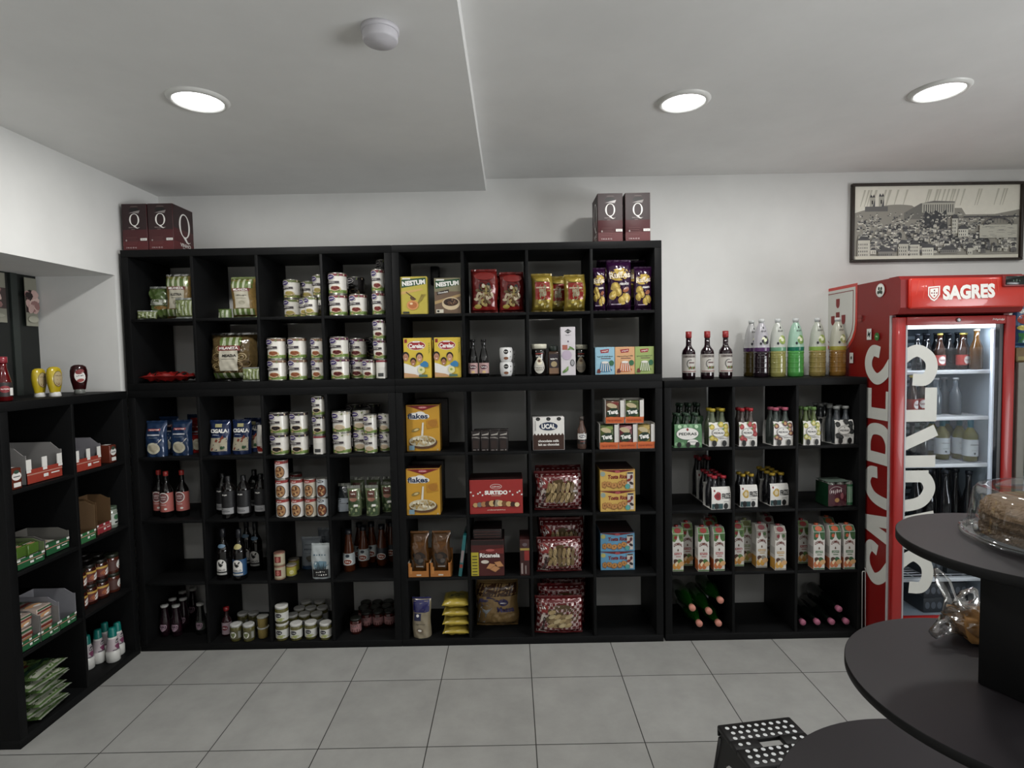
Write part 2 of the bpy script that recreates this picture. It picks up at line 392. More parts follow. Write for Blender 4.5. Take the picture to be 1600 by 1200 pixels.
SA = cube_shelf(0, 0, 0, 4, 4, 'tall black cube shelf on the floor, left half of the back wall')
SAu = cube_shelf(0, 0, 1.47, 4, 2, 'two-row black cube shelf stacked above the left floor shelf')
SB = cube_shelf(XB, 0, 0, 4, 4, 'tall black cube shelf on the floor, middle of the back wall')
SBu = cube_shelf(XB, 0, 1.47, 4, 2, 'two-row black cube shelf stacked above the middle floor shelf')
SCc = cube_shelf(XC, 0.003, 0, 3, 4, 'lower black cube shelf beside the red fridge, three cubbies wide')
SL = cube_shelf(0.0073, -0.7975, 0, 2, 4, 'black cube shelf at right angles along the left wall', PI/2, back=True); SL.scale = (1.021, 1, 1)
# steel wall brackets hanging into the top cubbies
for par, bx in ((SAu, 0.325), (SBu, 0.165)):
    q = MB(); q.bbox(bx, bx+0.05, 0.33, 0.389, 0.59, 0.70, mat('0b0b0c', 0.4), 0.003); q.build('wall_bracket', par)

# ================================================================== PICTURE
P = empty('framed_picture', (4.735, WALL_Y, 2.392)); tag(P, 'framed black and white etching of a hillside city above the fridge', 'picture')
P.rotation_euler = (0, math.radians(0.25), 0)
pw, ph = 1.05, 0.475
q = MB(); fm = mat('2a211a', 0.4)
for a in ((-pw/2, pw/2, ph/2-0.016, ph/2), (-pw/2, pw/2, -ph/2, -ph/2+0.016)): q.bbox(a[0], a[1], -0.028, -0.001, a[2], a[3], fm, 0.003)
for a in ((-pw/2, -pw/2+0.016), (pw/2-0.016, pw/2)): q.bbox(a[0], a[1], -0.028, -0.001, -ph/2+0.016, ph/2-0.016, fm, 0.003)
q.build('frame', P)
q = MB(); iw, ih = pw/2-0.016, ph/2-0.016
q.box(-iw, iw, -0.012, -0.004, -ih, ih, paper('f0ecdc'))
A = Art(q, f_front(-0.012), 0.0000025); rnd = random.Random(11)
for k in range(26):   # hatched sky
    u = rnd.uniform(-0.46, 0.44); A.poly([(u, 0.20), (u+0.012, 0.20), (u-0.02, 0.10), (u-0.024, 0.10)], ink('cbc7b6'))
inks = ['4a4a4c', '6c6c6c', '38383b', '85847f', 'a3a095', '2c2c2f']; lights = ['dcd9ca', 'd0cdbe', 'e2dfd2', 'c0bdae', 'dedbcd']
def hill(u):
    t = u/0.5
    if t < -0.25: return 0.06+0.05*math.sin((t+1)*3)
    if t < 0.35: return 0.085
    return 0.045+0.03*max(0, (t-0.7)*3)
A.poly([(-0.508, -0.2)]+[(x/20*0.508, hill(x/20*0.5)) for x in range(-20, 21)]+[(0.508, -0.2)], ink('98958a'))
def tower(u, v, w_, h_):
    A.poly([(u-w_, v), (u+w_, v), (u+w_, v+h_), (u-w_, v+h_)], ink('b9b6a8')); A.poly([(u-w_*.2, v), (u+w_, v), (u+w_, v+h_*.9)], ink('55555a'))
    A.poly([(u-w_, v+h_), (u+w_, v+h_), (u+w_*.6, v+h_*1.25), (u, v+h_*1.05), (u-w_*.6, v+h_*1.25)], ink('3a3a3e'))
    A.rect(u-w_*.3, u+w_*.2, v+h_*.45, v+h_*.75, ink('222226'), 1)
tower(-0.395, 0.08, 0.016, 0.075); tower(-0.34, 0.08, 0.016, 0.08)
A.rect(-0.44, -0.30, 0.07, 0.10, ink('6d6c6a'), 1)
A.poly([(-0.2, 0.06), (-0.1, 0.115), (-0.02, 0.13), (0.11, 0.125), (0.11, 0.02), (-0.2, 0.02)], ink('77766f'))
A.poly([(-0.09, 0.06), (0.11, 0.04), (0.11, 0.118), (-0.09, 0.118)], ink('c2bfb1'))
for k in range(14): A.rect(-0.08+k*0.0135, -0.075+k*0.0135, 0.06, 0.108, ink('3d3d40'), 1)
A.poly([(-0.1, -0.04), (-0.07, 0.07), (-0.03, 0.04), (-0.01, 0.075), (0.03, 0.05), (0.06, 0.08), (0.07, -0.04)], ink('3a3c40'))
for k in range(760):      # roofs and fronts running down the hill
    v = 0.055-0.245*(k/760)**0.9; u = rnd.uniform(-0.495, 0.48); s = 0.008+0.018*(k/760)
    if v > hill(u)-0.02: continue
    if u > 0.28 and v < 0.0 and rnd.random() < 0.6: continue
    a, b, hh = s*rnd.uniform(.7, 1.6), s*rnd.uniform(.5, 1.0), s*rnd.uniform(.35, .7)
    u = max(-0.49, min(0.49-a, u)); v = max(-0.2, v)
    A.poly([(u, v), (u+a, v), (u+a, v+b), (u, v+b)], ink(rnd.choice(lights+['4c4c4e', '6a6965'])))
    A.poly([(u-a*.08, v+b), (u+a*1.05, v+b), (u+a*.8, v+b+hh), (u+a*.3, v+b+hh)], ink(rnd.choice(inks)))
    for j in range(int(2+s*60)):
        x = u+a*rnd.uniform(.1, .8); A.rect(x, x+s*.12, v+b*rnd.uniform(0, .4), v+b*rnd.uniform(.5, .95), ink(rnd.choice(inks)), 1)
for u, v, a, b in ((-0.485, -0.205, 0.075, 0.10), (-0.36, -0.205, 0.10, 0.03), (-0.235, -0.205, 0.06, 0.075), (-0.165, -0.205, 0.06, 0.07), (-0.09, -0.205, 0.07, 0.05), (0.02, -0.19, 0.11, 0.02), (0.19, -0.2, 0.03, 0.04), (0.13, -0.09, 0.06, 0.045), (0.09, -0.07, 0.035, 0.09)):
    A.poly([(u, v), (u+a, v), (u+a, v+b), (u, v+b)], ink(rnd.choice(['dcd9ca', 'c4c1b2', '8a8880', 'd0cdbe']))); A.poly([(u-.004, v+b), (u+a+.006, v+b), (u+a*.75, v+b+.022), (u+a*.3, v+b+.026)], ink('4c4c4e'))
    for i in range(int(a/.013)):
        for j in range(max(1, int(b/.022))): A.rect(u+.004+i*.0125, u+.009+i*.0125, v+.006+j*.021, v+.017+j*.021, ink(rnd.choice(['38383b', '6c6c6c'])), 1)
A.rect(0.26, 0.49, -0.10, -0.02, ink('c4c1b2'), 1)
for k in range(30): u = rnd.uniform(0.27, 0.46); v = rnd.uniform(-0.095, -0.03); A.rect(u, u+0.03, v, v+0.0015, ink('5a5a5c'), 1)
A.rect(0.16, 0.5, 0.025, 0.032, ink('45454a'), 1)
A.ring(0.37, -0.03, 0.09, 0.055, 0.006, ink('505054'), 24, a0=0.1, a1=PI-0.1)
for k in range(9): A.rect(0.29+k*0.019, 0.292+k*0.019, -0.01, 0.026, ink('505054'), 1)
A.rect(-0.50, 0.50, -0.2205, -0.202, ink('dedac8'), 1)
q.build('print', P)

# ================================================================== FRIDGE
RED = mat('9c1a17', 0.38, var=0.03, coat=0.2); REDL = mat('c42b1c', 0.3, var=0.03, coat=0.4); REDD = mat('7d1412', 0.42, var=0.03)
WHT = mat('dcdcd8', 0.45, var=0.02); LET = mat('cfcfc8', 0.5, var=0.02); INNER = mat('9aa6b0', 0.45, var=0.03)
FX0, FX1, FZ1 = 4.085, 4.705, 1.99; FY0 = -0.16; FYD = -0.205
fr = empty('drinks_fridge', (0, 0, 0)); tag(fr, 'red glass-door drinks fridge with white vertical lettering', 'fridge')
q = MB()
q.box(FX0, FX0+0.03, FY0, 0.40, 0.10, 1.80, REDD); q.box(FX1-0.03, FX1, FY0, 0.40, 0.10, 1.80, REDD)
q.box(FX0, FX1, FY0, 0.40, 1.80, FZ1-0.002, REDD); q.box(FX0+0.03, FX1-0.03, 0.37, 0.40, 0.1, 1.80, REDD)
q.box(FX0, FX1, FY0, 0.40, 0.06, 0.10, REDD); q.box(FX0+0.02, FX1-0.02, FY0+0.04, 0.38, 0.0, 0.06, mat('1a1a1a', 0.6))
q.box(FX0-0.002, FX0+0.008, FY0-0.006, FY0, 0.10, FZ1-0.002, mat('b8b8b8', 0.35))
q.build('cabinet', fr)
q = MB()      # bright liner
q.box(FX0+0.031, FX0+0.045, FY0+0.002, 0.368, 0.13, 1.77, INNER); q.box(FX1-0.045, FX1-0.031, FY0+0.002, 0.368, 0.13, 1.77, INNER)
q.box(FX0+0.045, FX1-0.045, FY0+0.002, 0.368, 0.13, 0.17, INNER); q.box(FX0+0.045, FX1-0.045, FY0+0.002, 0.368, 1.755, 1.77, INNER)
q.box(FX0+0.045, FX1-0.045, 0.352, 0.368, 0.17, 1.755, mat('4c565f', 0.5))
for k in range(36): z = 0.24+k*0.041; q.bbox(FX0+0.06, FX1-0.06, 0.338, 0.352, z, z+0.022, mat('a2aeb8', 0.4), 0.005)
for k in range(6): q.box(FX0+0.07, FX0+0.17, 0.33, 0.339, 1.66-k*0.016, 1.668-k*0.016, mat('30343a', 0.4))
q.build('liner', fr)
FSH = [1.504, 1.258, 1.005, 0.579, 0.385]
for z in FSH:
    q = MB(); q.bbox(FX0+0.047, FX1-0.047, -0.125, -0.112, z-0.020, z, mat('d6dade', 0.35), 0.003)
    for k in range(14): y = -0.10+k*0.033; q.box(FX0+0.047, FX1-0.047, y, y+0.004, z-0.006, z-0.001, mat('c8ccd0', 0.35))
    for k in range(8): x = FX0+0.06+k*0.07; q.box(x, x+0.004, -0.112, 0.335, z-0.010, z-0.006, mat('c8ccd0', 0.35))
    q.build('wire_shelf', fr)
q = MB(); q.bbox(FX0+0.06, FX1-0.06, -0.15, -0.12, 1.725, 1.75, mat('ffffff', 0.5, emis=4.0, var=0), 0.003); q.build('light_strip', fr)
area('fridge_lamp', (4.395, -0.115, 1.722), (math.radians(18), 0, 0), 0.48, 0.03, 1.5, (0.86, 0.93, 1.0))
q = MB(); q.bbox(FX1-0.062, FX1-0.047, -0.14, -0.12, 0.2, 1.72, mat('e8f2ff', 0.5, emis=0.12, var=0), 0.003); q.build('light_strip', fr)
# door
dr = MB(); G0, G1, GZ0, GZ1 = 4.142, 4.651, 0.205, 1.742
dr.bbox(FX0+0.004, G0, FYD, FY0-0.007, 0.115, 1.785, RED, 0.006); dr.bbox(G1, FX1-0.002, FYD, FY0-0.007, 0.115, 1.785, RED, 0.006)
dr.bbox(G0, G1, FYD, FY0-0.007, GZ1, 1.785, RED, 0.003); dr.bbox(G0, G1, FYD, FY0-0.007, 0.115, GZ0, RED, 0.003)
dr.bbox(G0-0.004, G0+0.004, FYD-0.002, FYD+0.008, GZ0, GZ1, mat('a8a8ac', 0.3), 0.001)
dr.box(G1-0.022, G1, FYD+0.012, FY0-0.008, GZ0, GZ1, mat('15171c', 0.4))
A = Art(dr, f_front(FYD)); A.text('frigogelo', 4.612, 1.764, 0.062, 0.016, ink('d9d9d9'), 0.03)
door = dr.build('door', fr)
q = MB(); q.box(G0+0.003, G1-0.003, FYD+0.014, FYD+0.018, GZ0+0.002, GZ1-0.002, GLASS); q.build('glass_pane', door)
q = MB(); q.lathe([(0.011, 0), (0.011, 0.006), (0.006, 0.008)], mat('b0b0b4', 0.25, metal=0.8), 16); o = q.build('lock', door); o.location = (4.405, FYD, 1.765); o.rotation_euler = (PI/2, 0, 0)
# header
hd = MB(); pr = [(-0.155, 1.795), (-0.225, 1.80), (-0.245, 1.83), (-0.243, 1.97), (-0.225, 1.99), (-0.155, 1.99)]
hd.prism([(a, b) for a, b in pr], FX0-0.004, FX1+0.002, REDD, axis='x')
hd.bbox(FX0+0.03, FX1-0.01, -0.262, -0.240, 1.822, 1.975, REDL, 0.010)
hd.bbox(4.575, 4.695, -0.272, -0.255, 1.922, 1.982, REDD, 0.006)
A = Art(hd, f_front(-0.262))
for k, (u, l) in enumerate(((4.16, .07), (4.19, .09), (4.33, .05), (4.52, .08), (4.55, .06), (4.23, .04))):
    A.poly([(u, 1.962), (u+0.004, 1.962), (u-0.012+k*0.005, 1.962-l), (u-0.014+k*0.005, 1.962-l)], mat('d84a34', 0.3))
LW = mat('f2f0ea', 0.4, var=0)
A.text('SAGRES', 4.410, 1.902, 0.262, 0.072, LW, 0.055, rot=0.03)
A.poly([(4.205, 1.930), (4.265, 1.934), (4.265, 1.890), (4.250, 1.868), (4.236, 1.858), (4.220, 1.866), (4.205, 1.886)], LW)
A.poly([(4.211, 1.924), (4.259, 1.928), (4.259, 1.892), (4.247, 1.874), (4.236, 1.866), (4.223, 1.873), (4.211, 1.889)], REDL)
A.poly([(4.215, 1.920), (4.255, 1.924), (4.255, 1.894), (4.245, 1.879), (4.236, 1.871), (4.226, 1.877), (4.215, 1.891)], LW)
for du, dv in ((0, 0), (-.012, 0), (.012, 0), (0, .013), (0, -.013)): A.rect(4.2325+du, 4.2385+du, 1.895+dv, 1.902+dv, REDD, 1)
hd.build('header', fr)
q = MB(); q.bbox(4.585, 4.687, -0.276, -0.270, 1.932, 1.975, mat('0e1512', 0.15), 0.003)
Art(q, f_front(-0.276)).text('2.8', 4.637, 1.953, 0.045, 0.018, mat('33483c', 0.4), 0.01); q.build('temperature_display', fr)
# big lettering that runs from the side panel onto the door glass
def smooth_path(p, n=8):
    out = []
    for i in range(len(p)-1):
        a, b, c, d = p[max(i-1, 0)], p[i], p[i+1], p[min(i+2, len(p)-1)]
        for k in range(n):
            t = k/n
            out.append(tuple(0.5*((2*b[j])+(c[j]-a[j])*t+(2*a[j]-5*b[j]+4*c[j]-d[j])*t*t+(3*b[j]-a[j]-3*c[j]+d[j])*t**3) for j in (0, 1)))
    return out+[p[-1]]
S_ = [(0.80, 0.70), (0.84, 0.84), (0.62, 0.925), (0.36, 0.90), (0.17, 0.76), (0.30, 0.60), (0.66, 0.42), (0.83, 0.25), (0.66, 0.10), (0.40, 0.07), (0.17, 0.14), (0.17, 0.30)]
LETTERS = [  # letter, bottom z, top z, strokes in a unit box (curved?, points)
    (0.325, 0.580, [(1, S_)]),
    (0.555, 0.765, [(0, [(0.10, 0.0), (0.47, 1.0)]), (0, [(0.90, 0.0), (0.53, 1.0)]), (0, [(0.28, 0.27), (0.72, 0.27)])]),
    (0.770, 0.990, [(1, [(0.84, 0.72), (0.80, 0.87), (0.52, 0.93), (0.22, 0.80), (0.14, 0.5), (0.22, 0.19), (0.52, 0.07), (0.78, 0.11), (0.86, 0.20)]), (0, [(0.85, 0.08), (0.85, 0.48)]), (0, [(0.55, 0.44), (0.98, 0.44)])]),
    (1.005, 1.225, [(0, [(0.14, 0.0), (0.14, 1.0)]), (1, [(0.14, 0.93), (0.55, 0.93), (0.82, 0.84), (0.82, 0.62), (0.55, 0.50), (0.14, 0.50)]), (0, [(0.45, 0.50), (0.88, 0.0)])]),
    (1.245, 1.420, [(0, [(0.17, 0.0), (0.17, 1.0)]), (0, [(0.05, 0.93), (0.95, 0.93)]), (0, [(0.05, 0.50), (0.88, 0.50)]), (0, [(0.05, 0.07), (1.0, 0.07)])]),
    (1.425, 1.650, [(1, S_)])]
def clip_letters(fmap, s0, s1, name, par):
    bm = bmesh.new(); lift = 0.0
    for z0, z1, strokes in LETTERS:
        for curved, pts in strokes:
            pts = smooth_path(pts) if curved else pts
            P2 = [Vector((0.42*(1-y), z0+(z1-z0)*x)) for x, y in pts]; W = 0.031; row = []; lift += 0.00012
            for i, p in enumerate(P2):
                t = (P2[min(i+1, len(P2)-1)]-P2[max(i-1, 0)]).normalized(); n = Vector((-t.y, t.x))*W
                row.append((bm.verts.new((*(p+n), lift)), bm.verts.new((*(p-n), lift))))
            for (a, b), (c, d) in zip(row, row[1:]): bm.faces.new((a, b, d, c))
    for co, no in (((s0, 0, 0), (1, 0, 0)), ((s1, 0, 0), (-1, 0, 0))):
        bmesh.ops.bisect_plane(bm, geom=bm.verts[:]+bm.edges[:]+bm.faces[:], plane_co=co, plane_no=[-c for c in no], clear_outer=True)
    q = MB(); bm.verts.index_update(); q.add([fmap(v.co.x, v.co.y, v.co.z) for v in bm.verts], [[v.index for v in f.verts] for f in bm.faces], LET)
    bm.free(); return q.build(name, par)
clip_letters(lambda s, z, h: (FX0-0.0008-h, 0.04-s, z), -0.03, 0.198, 'side_lettering', fr)
clip_letters(lambda s, z, h: (4.09+s-0.2, FYD+0.0125-h, z), 0.254, 0.5, 'glass_lettering', door)
q = MB(); A = Art(q, lambda u, v, h: (FX0-0.001-h, -u, v), 0.0004)      # crest and stickers on the side panel
def shield(cu, cv, w_, h_, m):
    pts = [(cu-w_, cv+h_), (cu+w_, cv+h_), (cu+w_, cv-h_*0.1)]+[(cu+w_*math.cos(a), cv-h_*0.1-h_*0.9*math.sin(a)) for a in (0.3, 0.6, 0.9, 1.2, 1.57, 1.94, 2.24, 2.54, 2.84)]+[(cu-w_, cv-h_*0.1)]
    A.poly(pts, m)
shield(-0.31, 1.80, 0.19, 0.20, REDL); shield(-0.31, 1.80, 0.172, 0.182, LET)
shield(-0.31, 1.80, 0.155, 0.165, REDD); shield(-0.31, 1.80, 0.150, 0.160, LET)
for a, b in ((-0.31, 1.90), (-0.31, 1.82), (-0.25, 1.80), (-0.36, 1.80), (-0.31, 1.74)): shield(a, b, 0.019, 0.028, REDD)
A.ell(0.085, 1.935, 0.036, 0.036, WHT, 20, 1); A.ell(0.085, 1.935, 0.03, 0.03, mat('efefe8', 0.5), 20, 1)
for a, b in ((-.01, .01), (.01, .008), (0, -.008), (-.014, -.01), (.014, -.012)): A.ell(0.085+a, 1.935+b, 0.008, 0.010, ink('2c3a2c'), 8, 1)
A.rect(-0.02, 0.02, 1.675, 1.735, WHT); A.text('M', 0.0, 1.705, 0.022, 0.03, ink('20302a'), 0.03, rot=-0.2)
A.ell(0.068, 1.69, 0.02, 0.022, mat('2e6b2c', 0.5), 16, 1); A.text('ok', 0.068, 1.69, 0.016, 0.014, ink('cfe6c4'), 0.02)
A.rect(-0.175, -0.140, 1.545, 1.605, WHT); A.ell(-0.158, 1.575, 0.008, 0.01, ink('50584c'), 10, 1)
A.rect(-0.10, -0.065, 1.80, 1.815, mat('8a3a34', 0.5)); A.rect(-0.10, -0.065, 1.78, 1.795, mat('8a3a34', 0.5))
q.build('side_stickers', fr)

# ================================================================== TIERED DISPLAY TABLE
TBM = mat('221f22', 0.48, var=0.12, scale=6.0, spec=0.4); TBE = mat('060607', 0.55, spec=0.25)
TC = (3.229, -1.927); tb = empty('tiered_display_table', (TC[0], TC[1], 0)); tag(tb, 'black round three-tier display table, right foreground', 'table')
for nm, rr, zz in (('upper_disc', 0.248, 1.2), ('middle_disc', 0.350, 0.875), ('lower_disc', 0.506, 0.482)):
    q = MB(); q.lathe([(rr-0.002, zz-0.022), (rr, zz-0.020), (rr, zz-0.0015), (rr-0.0015, zz-0.0003)], TBE, 96)
    q.lathe([(rr-0.0016, zz-0.0002), (0.0001, zz)], TBM, 96, cap=False, smooth=False); q.build(nm, tb)
for z0, z1, hw in ((0.8755, 1.177, 0.066), (0.483, 0.852, 0.066), (0.031, 0.459, 0.066)):
    q = MB(); q.bbox(-hw, hw, -hw, hw, z0, z1, TBE, 0.002); o = q.build('post', tb); o.rotation_euler = (0, 0, math.radians(24))
q = MB(); q.lathe([(0.30, 0.0), (0.30, 0.028), (0.295, 0.03)], TBE, 64); q.build('base', tb)

# cake under a clear dome on the upper disc
ck = empty('boxed_cake', (3.293, -1.937, 1.2005)); ck.scale = (1, 1, 0.88); tag(ck, 'brown crumb cake under clear plastic dome on upper round shelf', 'cake')
q = MB(); cm = mat('8c745c', 0.9, var=0.35, scale=260, bump=0.12); cm2 = mat('665442', 0.9, var=0.35, scale=260, bump=0.12)
rng = random.Random(3)
def crumb_lathe(prof, m, seg=240, amp=0.0022):
    vs = []
    for r_, z in prof:
        for k in range(seg):
            a = 2*PI*k/seg; j = amp*rng.uniform(-1, 1); vs.append(((r_+j)*math.cos(a), (r_+j)*math.sin(a), z+j*0.6))
    n = len(prof); fs = [(i*seg+k, i*seg+(k+1) % seg, (i+1)*seg+(k+1) % seg, (i+1)*seg+k) for i in range(n-1) for k in range(seg)]
    q.add(vs, fs, m, False)
crumb_lathe([(0.147+0.003*math.sin(k*.9), 0.012+k*0.0045) for k in range(13)], cm2); crumb_lathe([(0.148*math.cos(k*PI/26)**.35 if k < 13 else .001, 0.068+0.036*math.sin(k*PI/26)**.8) for k in range(14)], cm)
q.build('cake_body', ck)
q = MB(); q.lathe([(0.178, 0.0), (0.184, 0.004), (0.186, 0.014), (0.176, 0.016), (0.17, 0.008), (0.0001, 0.007)], PET, 64, cap=False, wob=0.006); q.build('plastic_base', ck)
q = MB(); q.lathe([(0.178, 0.017), (0.172, 0.020), (0.168, 0.05), (0.160, 0.115), (0.152, 0.128), (0.135, 0.131), (0.12, 0.127), (0.06, 0.129), (0.0001, 0.130)], PET, 72, cap=False, wob=0.008); q.build('dome_lid', ck)
q = MB(); A = Art(q, f_top(0.1335)); q.box(-0.035, 0.11, -0.075, 0.02, 0.1322, 0.1335, paper('d9d9d2'))
for k in range(5): A.rect(-0.028, 0.085, -0.06+k*0.015, -0.056+k*0.015, ink('6a6a68')); 
q.build('price_label', ck)
# loaf cake in film on the middle disc
lf = empty('wrapped_loaf_cake', (3.335, -1.715, 0.8755), math.radians(-12)); lf.scale = (1, 1, 1); tag(lf, 'golden loaf cake in clear film on middle round shelf beside post', 'cake')
q = MB(); bm = bmesh.new(); bmesh.ops.create_cube(bm, size=1)
bmesh.ops.subdivide_edges(bm, edges=bm.edges[:], cuts=5, use_grid_fill=True)
for v in bm.verts:
    x, y, z = v.co; k = 1-0.25*(2*abs(y))**3*0.5; zz = z*(1-0.25*(2*y)**2*(z > 0)); k2 = 1-0.12*(0.5-z)
    v.co = Vector((x*0.19*(1-0.1*(2*abs(zz))**2)*k2, y*0.095*k2, (zz+0.5)*0.07+0.008))
q.bm(bm, mat('a07440', 0.7, var=0.4, scale=30, bump=0.3), True); bm.free(); q.build('loaf', lf)
q = MB(); q.box(-0.015, 0.10, -0.056, 0.05, 0.0, 0.006, paper('d4d4d0')); q.box(-0.015, 0.10, -0.0575, -0.0555, 0.0, 0.036, paper('d6d4d2'))
A = Art(q, f_front(-0.0575)); A.rect(-0.01, 0.095, 0.018, 0.0195, ink('2a2a2a')); A.rect(-0.01, 0.03, 0.006, 0.008, ink('888888'))
q.build('card_sleeve', lf)
q = MB()
for k in range(15): x = 0.0-0.03+k*0.009; q.lathe([(0.0001, 0.0785), (0.0032, 0.080), (0.0032, 0.086), (0.0001, 0.0875)], mat('e6e0c8', 0.6), 8, cx=x, cy=-0.01+0.004*(k % 2))
q.build('icing', lf)
q = MB(); rng = random.Random(4)
bm = bmesh.new(); bmesh.ops.create_icosphere(bm, subdivisions=4, radius=1)
for v in bm.verts:
    d = v.co.normalized(); sx = abs(d.x)**0.6*math.copysign(1, d.x); s = 1+0.05*math.sin(d.x*23+d.z*17)+0.05*math.sin(d.y*31+d.x*11)
    v.co = Vector((d.x*0.118*s, d.y*0.066*s, 0.048+d.z*0.050*s))
    if v.co.z < 0.001: v.co.z = 0.001
q.bm(bm, FILM, True); bm.free()
q.tube([(-0.09, 0.0, 0.075), (-0.10, 0.01, 0.105), (-0.112, 0.02, 0.14), (-0.125, 0.03, 0.17)], [0.032, 0.014, 0.018, 0.006], FILM, 9)
q.tube([(-0.07, 0.0, 0.08), (-0.055, 0.01, 0.11), (-0.04, 0.02, 0.125)], [0.03, 0.022, 0.008], FILM, 7)
q.tube([(-0.11, -0.01, 0.04), (-0.135, -0.02, 0.03), (-0.155, -0.03, 0.02)], [0.028, 0.018, 0.014], FILM, 7)
q.build('film_wrap', lf)

# ================================================================== STEP STOOL
st = empty('folding_step_stool', (3.013, -1.172, 0.0), math.radians(8)); tag(st, 'black folding step stool with white grip dots on the floor', 'stool')
SM = mat('0c0c0d', 0.5); W2, D2, ZT = 0.146, 0.114, 0.24
q = MB()
q.bbox(-W2, W2, 0.022, D2, ZT-0.02, ZT, SM, 0.005); q.bbox(-W2, W2, -D2, -0.022, ZT-0.02, ZT, SM, 0.005)
q.bbox(-W2, -0.045, -0.024, 0.024, ZT-0.02, ZT-0.0004, SM, 0.003); q.bbox(0.045, W2, -0.024, 0.024, ZT-0.02, ZT-0.0004, SM, 0.003)
q.bbox(-W2, W2, -D2, -D2+0.008, ZT-0.04, ZT-0.004, SM, 0.003); q.bbox(-W2, W2, D2-0.008, D2, ZT-0.04, ZT-0.004, SM, 0.003)
for k in range(5): q.bbox(-0.10+k*0.045, -0.075+k*0.045, -D2-0.004, -D2+0.004, ZT-0.022, ZT-0.006, SM, 0.002)
A = Art(q, f_top(ZT))
for j, yv in enumerate((0.088, 0.060, 0.032, -0.036, -0.064, -0.092)):
    for k in range(9):
        A.h = 0.0006; A.ell(-0.116+k*0.029+(0.004 if j % 2 else -0.004), yv, 0.0078, 0.0078, mat('d9dcdc', 0.5), 14, 1)
for xx in (-0.118, -0.088, 0.088, 0.118): A.h = 0.0002; A.ell(xx, 0.0, 0.0075, 0.0075, mat('d9dcdc', 0.5), 14, 1)
q.build('top_plate', st)
for s in (-1, 1):
    q = MB(); n = 14; out = [(-0.125, 0.0), (-0.095, 0.0)]+[(-0.075*math.cos(PI*k/n)*1.15, 0.155*math.sin(PI*k/n)) for k in range(n+1)]+[(0.095, 0.0), (0.125, 0.0), (0.10, 0.215), (-0.10, 0.215)]
    # side leg with an arch cut out, leaning outwards
    vs = []
    for th in (0, 0.012):
        for a, b in out: vs.append((s*(0.168-0.028*(b/0.215)-th), a, b))
    N = len(out); q.add(vs, [(i, (i+1) % N, N+(i+1) % N, N+i) for i in range(N)], SM)
    bm = bmesh.new(); vv = [bm.verts.new(v) for v in vs[:N]]; f1 = bm.faces.new(vv); vv2 = [bm.verts.new(v) for v in vs[N:]]; f2 = bm.faces.new(vv2)
    bmesh.ops.triangulate(bm, faces=[f1, f2]); q.bm(bm, SM); bm.free()
    for a in (-0.112, 0.112): q.tube([(s*0.162, a, 0.003), (s*0.139, a*0.86, 0.20)], 0.010, SM, 8)
    q.build('side_leg', st)

# white wire stand between the low shelf and the fridge
q = MB(); wy = -0.012; wm = mat('c4c4c0', 0.4)
q.tube([(4.052, wy, 0.002), (4.050, wy, 0.36), (4.050, wy, 0.383), (4.053, wy, 0.386), (4.064, wy, 0.386), (4.066, wy, 0.383), (4.067, wy, 0.36), (4.072, wy, 0.002)], 0.0022, wm, 6)
q.tube([(4.066, wy, 0.384), (4.065, wy-0.004, 0.40), (4.060, wy-0.006, 0.408)], 0.002, wm, 6)
tag(q.build('wire_rack'), 'thin white wire rack standing against the low shelf near the fridge', 'rack')

# ================================================================== GREY DISPLAY FRIDGE beyond the red one, snacks on top
gf = empty('grey_display_cabinet', (0, 0, 0)); tag(gf, 'grey display cabinet at the right edge behind the red fridge', 'cabinet')
q = MB(); gm = mat('77766f', 0.5); X0 = 4.735
q.box(X0, X0+0.03, -0.17, 0.40, 0.0, 1.54, gm); q.box(X0+0.03, X0+0.8, 0.37, 0.40, 0.0, 1.54, gm); q.box(X0, X0+0.8, -0.17, 0.40, 1.50, 1.54, gm); q.box(X0+0.77, X0+0.8, -0.17, 0.37, 0, 1.5, gm); q.box(X0+0.03, X0+0.77, -0.17, 0.37, 0, 0.1, gm)
q.bbox(X0, X0+0.04, -0.19, -0.17, 0.1, 1.54, gm, 0.002); q.bbox(X0+0.04, X0+0.8, -0.19, -0.17, 1.47, 1.54, gm, 0.002); q.build('body', gf)
for z in (0.5, 0.85, 1.22):
    q = MB(); q.bbox(X0+0.035, X0+0.765, -0.15, 0.36, z, z+0.014, mat('c8d0d6', 0.4), 0.002); q.build('inner_shelf', gf)
q = MB(); q.bbox(X0+0.036, X0+0.046, -0.16, -0.145, 0.15, 1.45, mat('dce8f4', 0.5, emis=2.0, var=0), 0.002); q.build('light_strip', gf)

# ================================================================== KINDS OF GOODS
SILV = mat('b4b2aa', 0.28, metal=0.85); WH = paper('dedcd6'); IW = ink('e8e6e0'); IK = ink('141414')
def fin(P, w_, d_, h_): P.w, P.d, P.h = w_, d_, h_; return P
